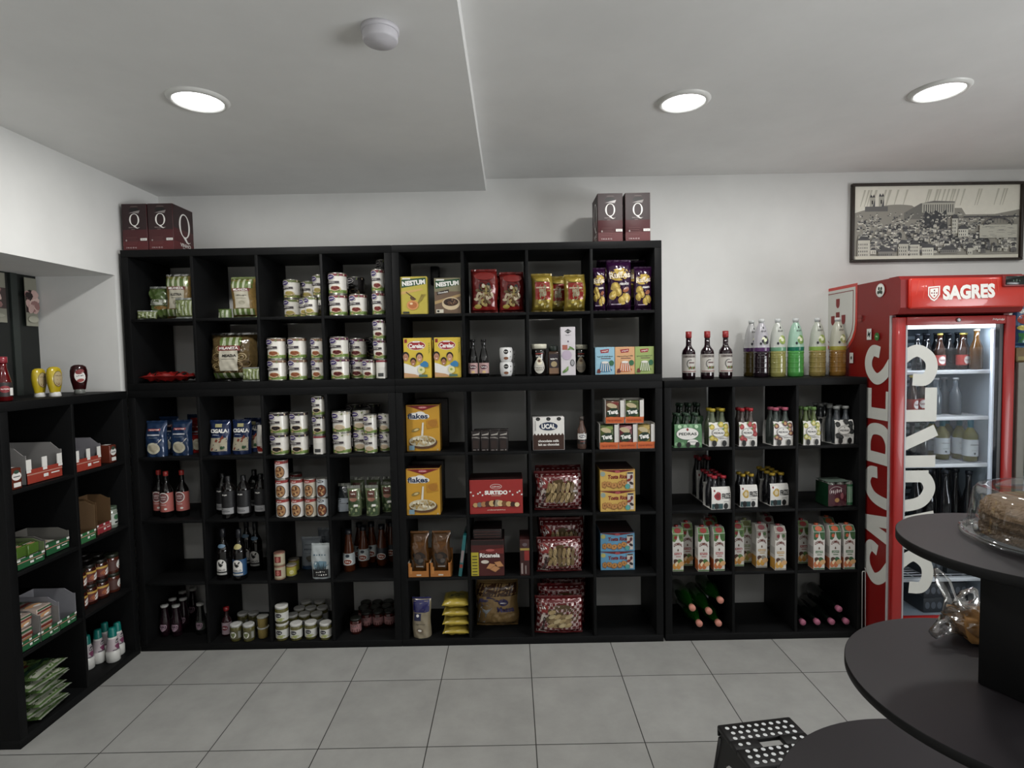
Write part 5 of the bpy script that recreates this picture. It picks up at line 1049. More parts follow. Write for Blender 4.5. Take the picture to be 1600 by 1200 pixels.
G_FESTB = bag('sugar_bag', .06, .09, .04, paper('8c9498'), lambda A, w, h: A.rect(-w*.3, w*.3, h*.2, h*.5, ink('4a5860'), .01), 23, pouch=True, seal=paper('8c9498'))
def d_noodle(A, w, h):
    for k in range(26): A.ell(w*.32*math.cos(k*2.4)*math.sqrt(k/26), h*.38+h*.26*math.sin(k*2.4)*math.sqrt(k/26), w*.10, h*.035, foil(['8c7a54', 'b0a080', '645030', 'a08c50'][k % 4]), 8, 1, k)
    A.ell(w*.02, h*.86, w*.38, h*.10, foil('84201c'), 16, 2); A.ring(-w*.10, h*.60, w*.10, h*.10, .005, IK, 14, a0=.5, a1=5.2); A.ring(w*.14, h*.58, w*.09, h*.11, .005, IK, 14, a0=-2, a1=2.6); A.ell(-w*.04, h*.62, w*.06, h*.05, foil('c0b49c'), 10, 1); A.ell(w*.16, h*.66, w*.05, h*.04, foil('202020'), 10, 1)
    A.rect(-w*.42, w*.42, h*.04, h*.12, foil('8c1c1a'), .012); A.ell(-w*.22, h*.12, w*.14, h*.055, foil('a89038'), 14, 2)
G_NOOD = bag('snack_bag', .158, .225, .085, foil('6e1614'), d_noodle, 25, seal=foil('6e1614'))
def d_yel(A, w, h):
    A.rect(-w*.34, w*.34, h*.30, h*.80, foil('8a1c16'), .01); A.ell(0, h*.52, w*.17, h*.24, foil('8c8466'), 16, 2); A.rect(-w*.3, w*.3, h*.62, h*.66, foil('b8a88c'), .01)
    for k in range(10): A.ell((k % 5-2)*w*.13, h*(.12+.05*(k*3 % 4)), w*.08, h*.035, foil(['b8a43c', 'c8bc80', '94802c'][k % 3]), 8, 1, k)
    A.ell(0, h*.86, w*.30, h*.05, foil('a08a2c'), 14, 2)
G_YEL = [bag('snack_bag', .118, .19, .065, foil('8c7624'), d_yel, s, seal=foil('8c7624'), wr=.005) for s in (27, 28)]
def d_chips(A, w, h):
    A.ell(-w*.02, h*.72, w*.40, h*.13, gloss('b89a3c'), 18, 3, .1); A.poly([(-w*.42, h*.63), (w*.40, h*.68), (w*.42, h*.79), (-w*.40, h*.74)], gloss('7a1428')); A.text('Ruffles', 0, h*.71, w*.84, h*.13, mat('e8dcc8', .3, var=0), .03, rot=.06)
    for u, v, r_ in ((-.22, .47, .2), (-.12, .36, -.5), (.10, .20, .8), (.26, .24, -.7), (-.28, .30, 1.0)): A.ell(w*u, h*v, w*.19, h*.085, gloss('a88a34'), 14, 2, r_, .08); A.ell(w*u, h*(v+.01), w*.12, h*.05, gloss('c8ac50'), 12, 2, r_)
    A.text('PRESUNTO', w*.14, h*.52, w*.40, h*.045, IW, .04, rot=.05); A.ell(w*.22, h*.40, w*.14, h*.05, gloss('8c4c2c'), 12, 2, .4); A.ell(w*.12, h*.12, w*.10, h*.03, gloss('c8ac50'), 10, 1); A.rect(-w*.34, w*.06, h*.09, h*.11, ink('b8a8b8'), .01)
G_CHIP = [bag('crisps_bag', .160, .262, .085, mat('2c1030', .16, coat=.6, metal=.2), d_chips, s, seal=mat('2c1030', .2, metal=.3), wr=.006) for s in (31, 32)]
# checked cookie packs
def d_cook(kind, word):
    def d(A, w, h):
        n, mm = 17, 11
        for i in range(n):
            for j in range(mm):
                if (i+j) % 2 == 0:
                    u0 = -w*.47+w*.94*i/n; v0 = h*.03+h*.94*j/mm; A.h = .0010; A.poly([(u0, v0), (u0+w*.94/n, v0), (u0+w*.94/n, v0+h*.94/mm), (u0, v0+h*.94/mm)], foil('b49c98'))
        A.h = .0014; A.ell(w*.05, h*.50, w*.36, h*.34, mat('4a3a22', .15, coat=.5), 24, 3); A.h = .0017
        for k in range(13 if kind else 20):
            if kind == 2: u, v = (-.18+.12*(k % 4))*w+.02*w, h*(.24+.13*(k//4)); A.ell(u, v, w*.085, h*.06, paper(['9a8458', '7c6640', 'a8966c'][k % 3]), 12, 2, .3+.2*(k % 2))
            else: u, v = (-.22+.10*(k % 6))*w, h*(.36+.26*(k//6 % 2)); A.ell(u, v, w*.042, h*.15, paper(['8c7448', 'a48c5c', '6c5632'][k % 3]), 12, 2, -.2*(k//6)); 
            if kind != 2: A.ring(u, v, w*.03, h*.10, .003, paper('5c4626'), 10)
        A.h = .0035; A.poly([(-w*.45, h*.60), (-w*.26, h*.60), (-w*.22, h*.78), (-w*.34, h*.90), (-w*.45, h*.86)], foil('8c201c')); A.text('Pão', -w*.35, h*.74, w*.14, h*.10, IW, .04, rot=.3)
        A.poly([(-w*.42, h*.06), (-w*.26, h*.04), (-w*.28, h*.54), (-w*.38, h*.56)], foil('c4b8ac')); A.text(word, -w*.335, h*.29, h*.42, w*.085, ink('2a1a18'), .05, rot=1.52)
    return d
G_COOK = bag('cookie_pack', .265, .205, .10, foil('641a1c'), d_cook(0, 'Areias'), 41, seal=foil('641a1c'))
G_COOKB = bag('cookie_pack', .275, .205, .10, foil('641a1c'), d_cook(2, 'Laço'), 42, seal=foil('641a1c'))
G_COOKC = bag('cookie_pack', .265, .22, .10, foil('641a1c'), d_cook(1, 'Húngaro'), 43, seal=foil('641a1c'))
def d_choc(A, w, h):
    A.ell(0, h*.42, w*.32, h*.16, mat('1c120c', .12, coat=.6), 16, 3, jit=.12); A.ell(-w*.05, h*.46, w*.18, h*.07, mat('3a2a20', .1, coat=.7), 12, 2); A.ell(w*.08, h*.36, w*.15, h*.05, mat('4a4440', .1, coat=.7), 12, 2, .5); A.ell(0, h*.72, w*.30, h*.10, mat('54361a', .12, coat=.6), 14, 2, jit=.2); A.rect(-w*.2, w*.2, h*.2, h*.23, ink('9a948c'), .01)
G_CHOC = bag('chocolate_bag', .112, .235, .07, mat('4c3014', .14, coat=.5, metal=.2), d_choc, 45, pouch=True, seal=mat('6a4420', .25))
def obox():
    P = Proto('display_tray', 'box'); q = MB(); o = paper('a86424'); w_, d_, h_ = .122, .11, .082
    q.box(-w_/2, w_/2, -d_/2, d_/2, 0, .003, o); q.box(-w_/2, w_/2, -d_/2, -d_/2+.003, 0, .036, o); q.box(-w_/2, -w_/2+.003, -d_/2, d_/2, 0, h_*1.0, paper('b0a898')); q.box(w_/2-.003, w_/2, -d_/2, d_/2, 0, h_, o); q.box(-w_/2, w_/2, d_/2-.003, d_/2, 0, h_*1.6, o)
    q.box(-w_/2, -w_/2+.018, -d_/2, -d_/2+.003, .036, h_, o); q.box(w_/2-.016, w_/2, -d_/2, -d_/2+.003, .036, h_, o)
    A = Art(q, f_front(-d_/2)); A.rect(-w_*.1, w_*.12, .010, .018, ink('c0b8a8'), .5); A.rect(-w_*.42, -w_*.3, .02, .06, paper('b87430'), .5); P.part('display_tray', q); return fin(P, w_, d_, h_)
O_TRAY = obox()
def book():
    P = Proto('biscuit_pack', 'pack'); q = MB(); q.bbox(-.010, .010, -.09, .09, 0, .235, foil('1c6468'), .003); S = Art(q, f_left(-.010)); S.rect(-.07, .07, .08, .16, paper('8c8480'), .5); A = Art(q, f_front(-.09)); A.rect(-.008, .008, .08, .15, paper('7c6c6c'), .5); A.rect(-.008, .008, .05, .07, paper('8c3020'), .5); P.part('biscuit_pack', q); return fin(P, .02, .18, .235)
BOOK = book()
def d_cafe(A, w, h):
    A.rect(-w*.43, w*.43, h*.68, h*.98, foil('1c1c58'), .01); A.rect(-w*.36, w*.02, h*.46, h*.66, paper('24284c'), .01); A.ell(-w*.16, h*.60, w*.08, h*.04, IW, 10, 1); A.text('Farinha', 0, h*.36, w*.5, h*.05, ink('4c4438'), .03); A.ell(-w*.05, h*.19, w*.2, h*.06, paper('6c5c48'), 14, 2); A.ell(-w*.05, h*.20, w*.1, h*.03, WH, 12, 1)
G_CAFE = bag('flour_bag', .105, .215, .085, foil('8c8068'), d_cafe, 47, pouch=True, seal=foil('1c1c58'))
G_YLIE = bag('milk_powder_pack', .145, .16, .050, mat('a8943c', .3, coat=.3), lambda A, w, h: (A.rect(-w*.35, w*.35, h*.3, h*.7, mat('8c8040', .4), .01), A.rect(-w*.22, w*.15, h*.42, h*.52, ink('2c3020'), .01), A.rect(-w*.1, w*.3, h*.56, h*.6, ink('3c4028'), .01)), 48, lie=True, seal=mat('b8a448', .3), wr=.005)
def d_norsa(A, w, h):
    A.rect(-w*.46, w*.46, h*.70, h*.96, foil('3c2210'), .012); A.poly([(-w*.46, h*.50), (-w*.40, h*.64), (-w*.18, h*.70), (w*.05, h*.62), (w*.05, h*.58), (-w*.2, h*.60), (-w*.34, h*.46)], paper('3a3250')); A.ell(w*.16, h*.56, w*.12, h*.08, paper('2c2450'), 16, 2); A.text('Nutri', w*.16, h*.55, w*.16, h*.04, IW, .03)
    A.poly([(-w*.46, h*.10), (-w*.40, h*.44), (-w*.22, h*.50), (-w*.12, h*.44), (-w*.26, h*.30), (-w*.30, h*.08)], paper('80868c')); A.text('Massa', w*.20, h*.40, w*.40, h*.12, ink('2c2456'), .03)
    for k in range(4): A.ell(-w*.04+k*w*.14, h*.20, w*.10, h*.10, foil('8a6c40'), 12, 2)
G_NORSA = bag('bread_bag', .245, .262, .11, foil('84683c'), d_norsa, 50, seal=foil('6c5028'), wr=.006)

# ---- carriers of small bottles
def carrier(name, cols, rows, capc, glassc, base, draw, R=.0235, bh=.185, ch=.118, cat='bottle pack', short=False):
    P = Proto(name, cat); gp = mat(glassc, .08, coat=.5); W = cols*2.06*R; D = rows*2.06*R
    prof = [(R*.9, 0), (R, .003), (R, bh*.48), (R*.85, bh*.62), (R*.5, bh*.76), (R*.42, bh*.82), (R*.42, bh*.96)]
    cap = [(R*.46, bh*.92), (R*.62, bh*.925), (R*.62, bh*.99), (R*.55, bh), (0.0001, bh)]
    q = MB(); x = W/2+.0012; n = 10; t = .0012
    sec = [(-D/2-.0015, 0), (-D/2-.003, ch*.35), (-D/2-.003, ch*.75), (-D/2+.002, ch*.95), (-D/2+.008, ch)]
    for s in (1, -1):
        vs = []
        for th in (0, t):
            for i in range(n+1):
                u = -x+2*x*i/n; k = 1-.0
                for y, z in sec: vs.append((u*(1-.04*(z/ch)**3), s*(y+th), z))
        m_ = len(sec); F = lambda a, i, j: a*(n+1)*m_+i*m_+j
        fs = [(F(0, i, j), F(0, i+1, j), F(0, i+1, j+1), F(0, i, j+1)) for i in range(n) for j in range(m_-1)]+[(F(1, i, j), F(1, i, j+1), F(1, i+1, j+1), F(1, i+1, j)) for i in range(n) for j in range(m_-1)]
        q.add(vs, fs, paper(base), True)
    q.box(-x, x, -D/2, D/2, -.0001, .0008, paper(base)); q.box(-.002, .002, -D/2, D/2, .0, ch*.9, paper(base))
    def fm(u, v, h):
        for (y0, z0), (y1, z1) in zip(sec, sec[1:]):
            if z0 <= v <= z1: return (u*(1-.04*(v/ch)**3), y0+(y1-y0)*(v-z0)/(z1-z0)-h, v)
        return (u, sec[-1][0]-h, v)
    A = Art(q, fm); draw(A, W, ch)
    for c in range(cols): A.ell((c-(cols-1)/2)*2.06*R, .0165, R*.50, .0155, IK, 12, 2)
    P.part('paper_carrier', q)
    for r_ in range(rows):
        for c in range(cols):
            b = MB(); cx, cy = (c-(cols-1)/2)*2.06*R, (r_-(rows-1)/2)*2.06*R; b.lathe([(a*.98, z+.001) for a, z in prof], gp, 14, cx, cy); i = P.part('bottle', b)
            b = MB(); b.lathe(cap, mat(capc, .35), 12, cx, cy, wob=.03); P.part('cap', b, i)
    return fin(P, W, D, bh)
def d_pedras6(A, w, h):
    A.rect(-w*.49, w*.49, h*.02, h*.94, paper('4c7c50'), .008)
    for k in range(9): A.ell(-w*.42+k*w*.105, h*(.90 if k % 2 else .16), w*.07, h*.08, paper(['8cb48c', 'a8c8a4', '6c9c6c'][k % 3]), 10, 2)
    A.ell(-w*.03, h*.60, w*.42, h*.27, paper('2c4c34'), 24, 3); A.ell(-w*.03, h*.60, w*.405, h*.255, WH, 24, 3); A.text('PEDRAS', -w*.02, h*.59, w*.66, h*.12, ink('1c2c24'), .03); A.ell(-w*.03, h*.78, w*.045, h*.06, paper('8c1c20'), 10, 1); A.ell(w*.16, h*.24, w*.20, h*.12, WH, 18, 2); A.rect(w*.02, w*.30, h*.23, h*.25, ink('5c6c60'))
def d_pedras(fc, fc2, leaf='5c8030'):
    def d(A, w, h):
        A.rect(-w*.49, w*.49, h*.02, h*.97, WH, .008)
        for u, v in ((-.36, .82), (.36, .84), (.38, .52), (-.2, .28), (-.36, .36), (.1, .92), (.3, .68)): A.ell(w*u, h*v, w*.14, h*.11, paper(fc), 14, 2, u*5, .06); A.ell(w*u, h*v, w*.08, h*.06, paper(fc2), 12, 2); A.ell(w*(u-.1), h*(v+.06), w*.09, h*.03, paper(leaf), 8, 1, .6)
        A.ell(-w*.04, h*.58, w*.32, h*.18, ink('4c4c48'), 20, 3); A.ell(-w*.04, h*.58, w*.305, h*.168, WH, 20, 3); A.text('PEDRAS', -w*.04, h*.57, w*.50, h*.075, IK, .03); A.poly([(-w*.07, h*.67), (-w*.01, h*.67), (-w*.04, h*.73)], IK); A.text('sabor natural', w*.2, h*.34, w*.42, h*.055, ink('3c3c3a'), .03)
    return d
def d_frize(fc):
    def d(A, w, h):
        A.rect(-w*.49, w*.49, h*.02, h*.97, WH, .008); A.rect(-w*.49, w*.10, h*.02, h*.26, paper('23484c'), .008)
        A.ell(-w*.18, h*.60, w*.18, h*.19, paper(fc), 16, 2, jit=.1); A.ell(-w*.18, h*.60, w*.10, h*.11, paper('d8c8a0' if fc != 'a02028' else '7c1018'), 14, 2)
        A.ell(-w*.36, h*.84, w*.05, h*.05, paper('8c2028'), 10, 1); A.text('FRIZE', w*.26, h*.60, w*.44, h*.24, ink('1c1c1e'), .03, rot=.05); A.rect(w*.14, w*.40, h*.34, h*.36, ink('7c7c7a')); A.ell(-w*.3, h*.10, w*.10, h*.06, paper('8ca4a4'), 10, 1, jit=.2)
    return d
K_PED6 = carrier('water_six_pack', 3, 2, '2c4030', '0f2414', '4c7c50', d_pedras6, R=.0245, bh=.19, ch=.130)
K_LEM = carrier('water_four_pack', 2, 2, 'a8942c', '5c6450', 'd4d2cc', d_pedras('b8a02c', 'd0c060'))
K_RED = carrier('water_four_pack', 2, 2, '9c2028', '4c4440', 'd4d2cc', d_pedras('9c2028', 'b84a48'))
K_PASS = carrier('water_four_pack', 2, 2, 'a85468', '3c4440', 'd4d2cc', d_pedras('5c2028', 'b88c58'))
K_GRN = carrier('water_four_pack', 2, 2, '5c7c44', '54603c', 'd4d2cc', d_pedras('a8a040', 'd0cc90'))
K_GRY = carrier('water_four_pack', 2, 2, '8c8e8c', '3c4044', 'd4d2cc', d_pedras('202222', '3c3e3e', '303230'))
K_FRR = carrier('flavoured_water_pack', 2, 2, '9c2430', '242428', 'd4d2cc', d_frize('a02028'), bh=.165, ch=.112)
K_FRY = carrier('flavoured_water_pack', 2, 2, 'b0922c', '242428', 'd4d2cc', d_frize('c09a38'), bh=.165, ch=.112)
def cans6():
    P = Proto('cider_can_pack', 'can pack'); R, H = .027, .125
    for r_ in range(2):
        for c in range(3):
            b = MB(); cx, cy = (c-1)*2.05*R, (r_-.5)*2.05*R; b.lathe([(R*.85, 0), (R, .006), (R, H-.010), (R*.85, H-.001), (R*.8, H), (0.0001, H-.002)], mat('7c7e78', .25, metal=.5), 18, cx, cy)
            A = Art(b, lambda u, v, h, cx=cx, cy=cy: (cx+(R+h)*math.sin(u/R), cy-(R+h)*math.cos(u/R), v)); A.rect(-.055, .055, .008, H-.014, foil('1c5c34' if c == 2 else '5c1628'), .008)
            if c == 2: [A.rect(-.016+k*.008, -.013+k*.008, .02, .10, foil('b0c8b4')) for k in range(4)]
            P.part('can', b)
    q = MB(); q.box(-.084, -.082, -.056, .056, .004, .118, foil('143c24')); q.box(-.083, .028, -.0575, -.0565, .006, .112, foil('481222')); q.box(-.083, .05, -.057, .057, .126, .1268, paper('5c6c60'))
    A = Art(q, f_front(-.0575)); A.text('Somers', -.035, .078, .070, .030, ink('b8a8a8'), .02, rot=.1, arc=.3); A.ring(-.035, .078, .042, .026, .003, ink('9c8c8c'), 20, a0=.5, a1=3.6); A.ell(-.03, .035, .014, .011, foil('b08448'), 12, 1); A.ell(.0, .055, .010, .016, foil('8c4c54'), 10, 1)
    P.part('printed_wrap', q); return fin(P, .17, .115, .127)
K_CAN6 = cans6()
# champagne-shaped bottle lying on its side, cork end to the front
def sparkling(corkc, gc):
    P = Proto('sparkling_bottle', 'bottle'); q = MB(); R = .042; prof = [(.01, .0), (R*.92, .0), (R, .01), (R, .15), (R*.92, .18), (R*.62, .225), (R*.40, .26), (R*.36, .29), (R*.36, .300), (.018, .302)]
    def turn(q): q.v = [(x, -z+.16, y+R) for x, y, z in q.v]
    q.lathe(prof, mat(gc, .12, coat=.5), 26); turn(q); P.part('bottle_body', q)
    q = MB(); q.lathe([(.016, .288), (.0175, .300), (.0175, .312), (.016, .316), (0.0001, .3165)], mat(corkc, .5), 18); turn(q); P.part('cork', q)
    return fin(P, 2*R, .32, 2*R)
SPK = sparkling('c08070', '143c10'); SPD = sparkling('a05c74', '0a0f0c')
# squeeze bottles
def squeeze(body, cap, draw, H=.175):
    P = Proto('squeeze_bottle', 'bottle'); q = MB(); n = 24; sec = [(.020, .030, .024), (.026, .034, .045), (.034, .040, .075), (.036, .043, .105), (.033, .042, .135), (.027, .036, .158), (.018, .022, .168), (.0005, .0005, .170)]
    vs = [];
    for a, b, z in sec:
        for k in range(n): t = 2*PI*k/n; vs.append((b*math.cos(t), a*.82*math.sin(t), z))
    q.add(vs, [(i*n+k, i*n+(k+1) % n, (i+1)*n+(k+1) % n, (i+1)*n+k) for i in range(len(sec)-1) for k in range(n)], body, True); P.part('bottle_body', q)
    q = MB(); q.lathe([(.028, 0), (.029, .002), (.026, .022), (.022, .026)], cap, 24); P.part('cap', q)
    q = MB()
    def fm(u, v, h):
        for (a0, b0, z0), (a1, b1, z1) in zip(sec, sec[1:]):
            if z0 <= v <= z1: t = (v-z0)/(z1-z0); a = (a0+(a1-a0)*t)*.82; b = b0+(b1-b0)*t; break
        s = max(-.98, min(.98, u/b)); return (u, -(a+h)*math.sqrt(1-s*s)-.0004, v)
    draw(Art(q, fm)); P.part('label', q, 0); return fin(P, .086, .06, .170)
SQ_M = squeeze(mat('b09a1c', .25, coat=.4), mat('c9c8c4', .4), lambda A: (A.ell(0, .10, .029, .046, paper('6c5c20'), 20, 3), A.ell(0, .10, .026, .042, paper('a8966c'), 20, 3), A.poly([(-.018, .066), (-.010, .100), (0, .074), (.010, .100), (.018, .066), (.008, .062), (0, .068), (-.008, .062)], paper('7a3c18')), A.text('Mostarda', 0, .118, .040, .009, ink('4c3418'), .03)))
SQ_K = squeeze(mat('2a080a', .12, coat=.5), mat('6a6c68', .25), lambda A: (A.ell(.002, .10, .026, .036, WH, 18, 3, .2), A.ell(.002, .128, .022, .014, paper('7c1c1c'), 14, 2, .3), A.text('Calvé', .002, .105, .036, .012, ink('2a2438'), .03, rot=.1), A.ell(.004, .078, .018, .010, paper('9c3a34'), 12, 2, .2)))
KET = bottle('ketchup_bottle', [(.026, 0), (.031, .004), (.032, .06), (.029, .09), (.020, .13), (.016, .15), (.016, .178)], mat('54080c', .08, coat=.6), [(.018, .172), (.0195, .173), (.0195, .200), (.0001, .201)], gloss('8c2430'), [(.022, .085, paper('2a2424')), lambda A: (A.ell(-.004, .055, .020, .016, paper('8c2028'), 14, 2), A.rect(.014, .034, .026, .06, WH), A.text('Tomate', -.004, .056, .03, .01, IW, .02))])
def spray():
    P = Proto('cream_bottle', 'bottle'); q = MB(); q.lathe([(.026, 0), (.030, .004), (.030, .045), (.028, .050), (.026, .054), (.022, .10), (.018, .122)], mat('cfcfca', .3, coat=.3), 24); P.part('bottle_body', q)
    q = MB(); q.lathe([(.019, .121), (.0185, .123), (.016, .158), (.014, .163), (0.0001, .164)], mat('127068', .35), 20); P.part('cap', q)
    q = MB(); pr = [(.0305, .045), (.0285, .050), (.0265, .054), (.0225, .10), (.0185, .122)]; q.lathe([(.0268, .056), (.0228, .10), (.0200, .113)], paper('b4a8ac'), 24, cap=False); A = Art(q, f_prof(pr))
    A.ell(0, .098, .016, .010, paper('2a2030'), 14, 2, .2); A.text('Creme', 0, .098, .024, .008, IW, .02, rot=.2); A.ell(0, .075, .018, .012, paper('7c3458'), 14, 2, jit=.15); A.rect(-.03, .03, .058, .062, ink('3c3440')); P.part('label', q, 0)
    return fin(P, .06, .06, .164)
CREAM = spray()
# shelf-ready cardboard trays with packs
def tray(w_, d_, hf, hb, outc, inc, slots=0, notch=.5, cat='box', stickers=True, word=None, fs=.8, tabs=True):
    """front wall hf high, sloping sides up to the back wall hb"""
    P = Proto('cardboard_tray', cat); q = MB(); o, i_ = paper(outc), paper(inc); t = .003
    q.box(-w_/2, w_/2, -d_/2, d_/2, 0, t, i_)
    q.box(-w_/2, w_/2, -d_/2, -d_/2+t, 0, hf, o); q.box(-w_/2, w_/2, d_/2-t, d_/2, 0, hb, i_)
    for s in (-1, 1):
        x = s*w_/2; x2 = x-s*t
        pts = [(-d_/2, 0), (d_/2, 0), (d_/2, hb), (-d_/2+.05, hb), (-d_/2+.012, hb*fs), (-d_/2, hb*fs)]
        vs = [(x, a, b) for a, b in pts]+[(x2, a, b) for a, b in pts]; n = len(pts)
        q.add(vs, [tuple(range(n)), tuple(range(2*n-1, n-1, -1))]+[(k, (k+1) % n, n+(k+1) % n, n+k) for k in range(n)], i_)
    for u in (-.5, -.07, .36):
        if tabs: q.box(w_*u+.0002, w_*(u+.14)-.0002, -d_/2-.0002, -d_/2+t, hf, min(hb*fs, hf*1.7), WH if stickers else o)
    for k in range(slots):
        x = -w_/2+w_*(k+1)/(slots+1); q.box(x-.001, x+.001, -d_/2+t, d_/2-t, t, hb*.72, i_)
    A = Art(q, f_front(-d_/2)); A.rect(-w_*.49, w_*.49, hf*.62, hf*.70, paper('b88070'), .5)
    if stickers:
        for u in (-.44, 0, .44): A.rect(w_*u-w_*.06, w_*u+w_*.06, hf*.80, hf*.995, WH, .5)
        A.rect(-w_*.05, w_*.08, hf*.30, hf*.52, WH, .5); A.rect(w_*.16, w_*.40, hf*.42, hf*.5, WH, .5)
    if word: A.text(word, -w_*.2, hf*.35, w_*.3, hf*.3, IW, .03)
    P.part('cardboard_tray', q); return fin(P, w_, d_, hb)
TR_RED = tray(.20, .26, .062, .155, 'a03424', '8a8886'); TR_RED2 = tray(.185, .26, .062, .15, 'a03424', '7c7a80', 1)
for_green = lambda w_, hb, inc: tray(w_, .20, .046, hb, '1e5c34', inc, 0, stickers=True, fs=.85, tabs=False)
TR_G1 = for_green(.145, .10, '6a7a50'); TR_G2 = for_green(.14, .085, '6c6a64'); TR_G3 = for_green(.155, .14, '7c7a78'); TR_W = for_green(.13, .16, '84848a')
TR_BR = tray(.105, .12, .050, .19, '2a6c3c', '6c5238', fs=.9, tabs=False); TR_BR2 = tray(.105, .12, .050, .19, '9c2c34', '64492e', fs=.9, tabs=False)
def pack(name, w_, d_, h_, c, draw, cat='pack'):
    P = Proto(name, cat); q = MB(); q.bbox(-w_/2, w_/2, -d_/2, d_/2, 0, h_, foil(c), .006); draw(Art(q, f_front(-d_/2)), w_, h_); draw(Art(q, lambda u, v, h: (u, v-d_/2, h_+h)), w_, d_); P.part(name, q); return fin(P, w_, d_, h_)
PK_CHOC = pack('coffee_capsule_box', .055, .16, .10, '6a2a1a', lambda A, w, h: (A.ell(0, h*.62, w*.42, h*.20, WH, 16, 1), A.ell(0, h*.82, w*.25, h*.09, paper('2c4a3a'), 12, 1), A.rect(-w*.30, w*.34, h*.12, h*.32, WH, .5), A.rect(-w*.3, w*.3, h*.58, h*.62, ink('3c3c34'), .5)))
PK_SNACK = pack('sandwich_biscuit_pack', .060, .17, .075, '2a5c34', lambda A, w, h: (A.rect(-w*.46, w*.46, h*.1, h*.4, paper('b8b4a8'), .5), A.rect(-w*.4, w*.4, h*.5, h*.62, paper('c09068'), .5), A.rect(-w*.4, w*.4, h*.7, h*.8, WH, .5), A.ell(0, h*.3, w*.3, h*.1, paper('b07c50'), 12, 1)))
PK_BUEN = pack('wafer_bar_pack', .050, .17, .085, 'b8a498', lambda A, w, h: (A.rect(-w*.48, w*.48, h*.55, h*.7, paper('7c2c20'), .5), A.rect(-w*.48, w*.48, h*.80, h*.92, paper('2a5c38'), .5), A.ell(0, h*.35, w*.40, h*.14, paper('c8905c'), 10, 1, .6), A.ell(w*.1, h*.25, w*.2, h*.08, WH, 10, 1, .6)))
PK_SPRD = pack('biscuit_sachet', .060, .15, .09, '4c7024', lambda A, w, h: (A.rect(-w*.45, w*.45, h*.35, h*.50, IK, .5), A.rect(-w*.38, w*.38, h*.39, h*.46, WH, .5), A.ell(0, h*.2, w*.35, h*.14, paper('b88c64'), 12, 1)))
G_GLIE = bag('frozen_veg_bag', .17, .21, .028, mat('50683c', .25, coat=.4, var=.5, scale=30), lambda A, w, h: (A.rect(-w*.42, w*.42, h*.04, h*.20, foil('b8bca8'), .012), A.rect(-w*.42, w*.42, h*.30, h*.42, foil('2c4c38'), .012), A.rect(-w*.3, w*.1, h*.5, h*.58, foil('6c2020'), .012), A.ell(w*.15, h*.72, w*.2, h*.1, foil('a89c4c'), 14, 2, .4)), 60, lie=True, seal=foil('a8b09c'), wr=.006)
# drinks for the fridge
def beer(name, glass, lab, capc, H=.215, R=.0285, words='SAGRES'):
    return bottle(name, [(R*.9, 0), (R, .003), (R, H*.50), (R*.9, H*.58), (R*.48, H*.74), (R*.42, H*.80), (R*.42, H*.96)], glass, [(R*.46, H*.95), (R*.52, H*.955), (R*.50, H), (.0001, H+.001)], mat(capc, .4, metal=.3), [(H*.12, H*.40, lab), lambda A: (A.ell(0, H*.26, .020, H*.11, WH, 14, 2), A.text(words, 0, H*.26, .026, .010, ink('8c1c1c'), .03))] if lab else None)
F_BEER = beer('beer_bottle', mat('2a1408', .1, coat=.5), paper('a02c24'), 'b0a050'); F_DARK = beer('soft_drink_bottle', mat('0c0c10', .08, coat=.5), None, '20242c'); F_CLR = beer('water_bottle', mat('59626a', .08, coat=.5), None, 'c0c4c8', .20)
F_AMB = beer('beer_bottle', mat('4a3010', .08, coat=.5), None, 'a8a090', .225, .031)
F_WINE = bottle('white_wine_bottle', wineprof(.036, .235, .58), mat('5c5a1c', .1, coat=.5), capsule(.036, .235, .22), mat('1c5c68', .3), [(.03, .12, paper('c4ccd0')), lambda A: (A.rect(-.02, .02, .09, .094, ink('5c6468')), A.rect(-.016, .016, .06, .063, ink('7c8488')), A.ell(0, .045, .006, .006, ink('3c4448'), 8, 1))])
F_CRATE = carton('bottle_crate', .11, .20, .07, '2c3238', lambda A, w, h: [A.ell((k-1)*w*.3, h*.5, w*.12, h*.25, paper('596068'), 10, 1) for k in range(3)])

# ================================================================== STOCKING THE SHELVES
UPV = UX; UX = {'A': 0.0, 'B': XB, 'C': XC}; UN = {'A': 'left shelving', 'B': 'middle shelving', 'C': 'low right shelf'}
UZ = [.039, .391, .743, 1.095, 1.509, 1.861]
RN = ['bottom', 'fifth', 'fourth', 'third', 'second', 'top']; RNC = ['bottom', 'third', 'second', 'top']; CN = ['first', 'second', 'third', 'fourth']
def ray(px, py):
    return FX+RX*((px-800)/F_PX)-UPV*((py-600)/F_PX)
def on_plane(px, py, z):
    d = ray(px, py); t = (z-CAM.z)/d.z; p = CAM+d*t; return p.x, p.y
def cub(u, r, c):
    x0 = UX[u]+.039+c*.352
    return dict(u=u, r=r, c=c, x0=x0, x1=x0+.336, z=UZ[r], name='%s %s row %s cubby' % (UN[u], (RNC if u == 'C' else RN)[r], CN[c]))
rj = random.Random(99)
QUEUE = []
def dims(P):
    if not hasattr(P, 'bb'):
        vs = [v.co for _, me, _ in P.parts for v in me.vertices]
        P.bb = (2*max(abs(v.x) for v in vs), 2*max(abs(v.y) for v in vs), max(v.z for v in vs))
    return P.bb
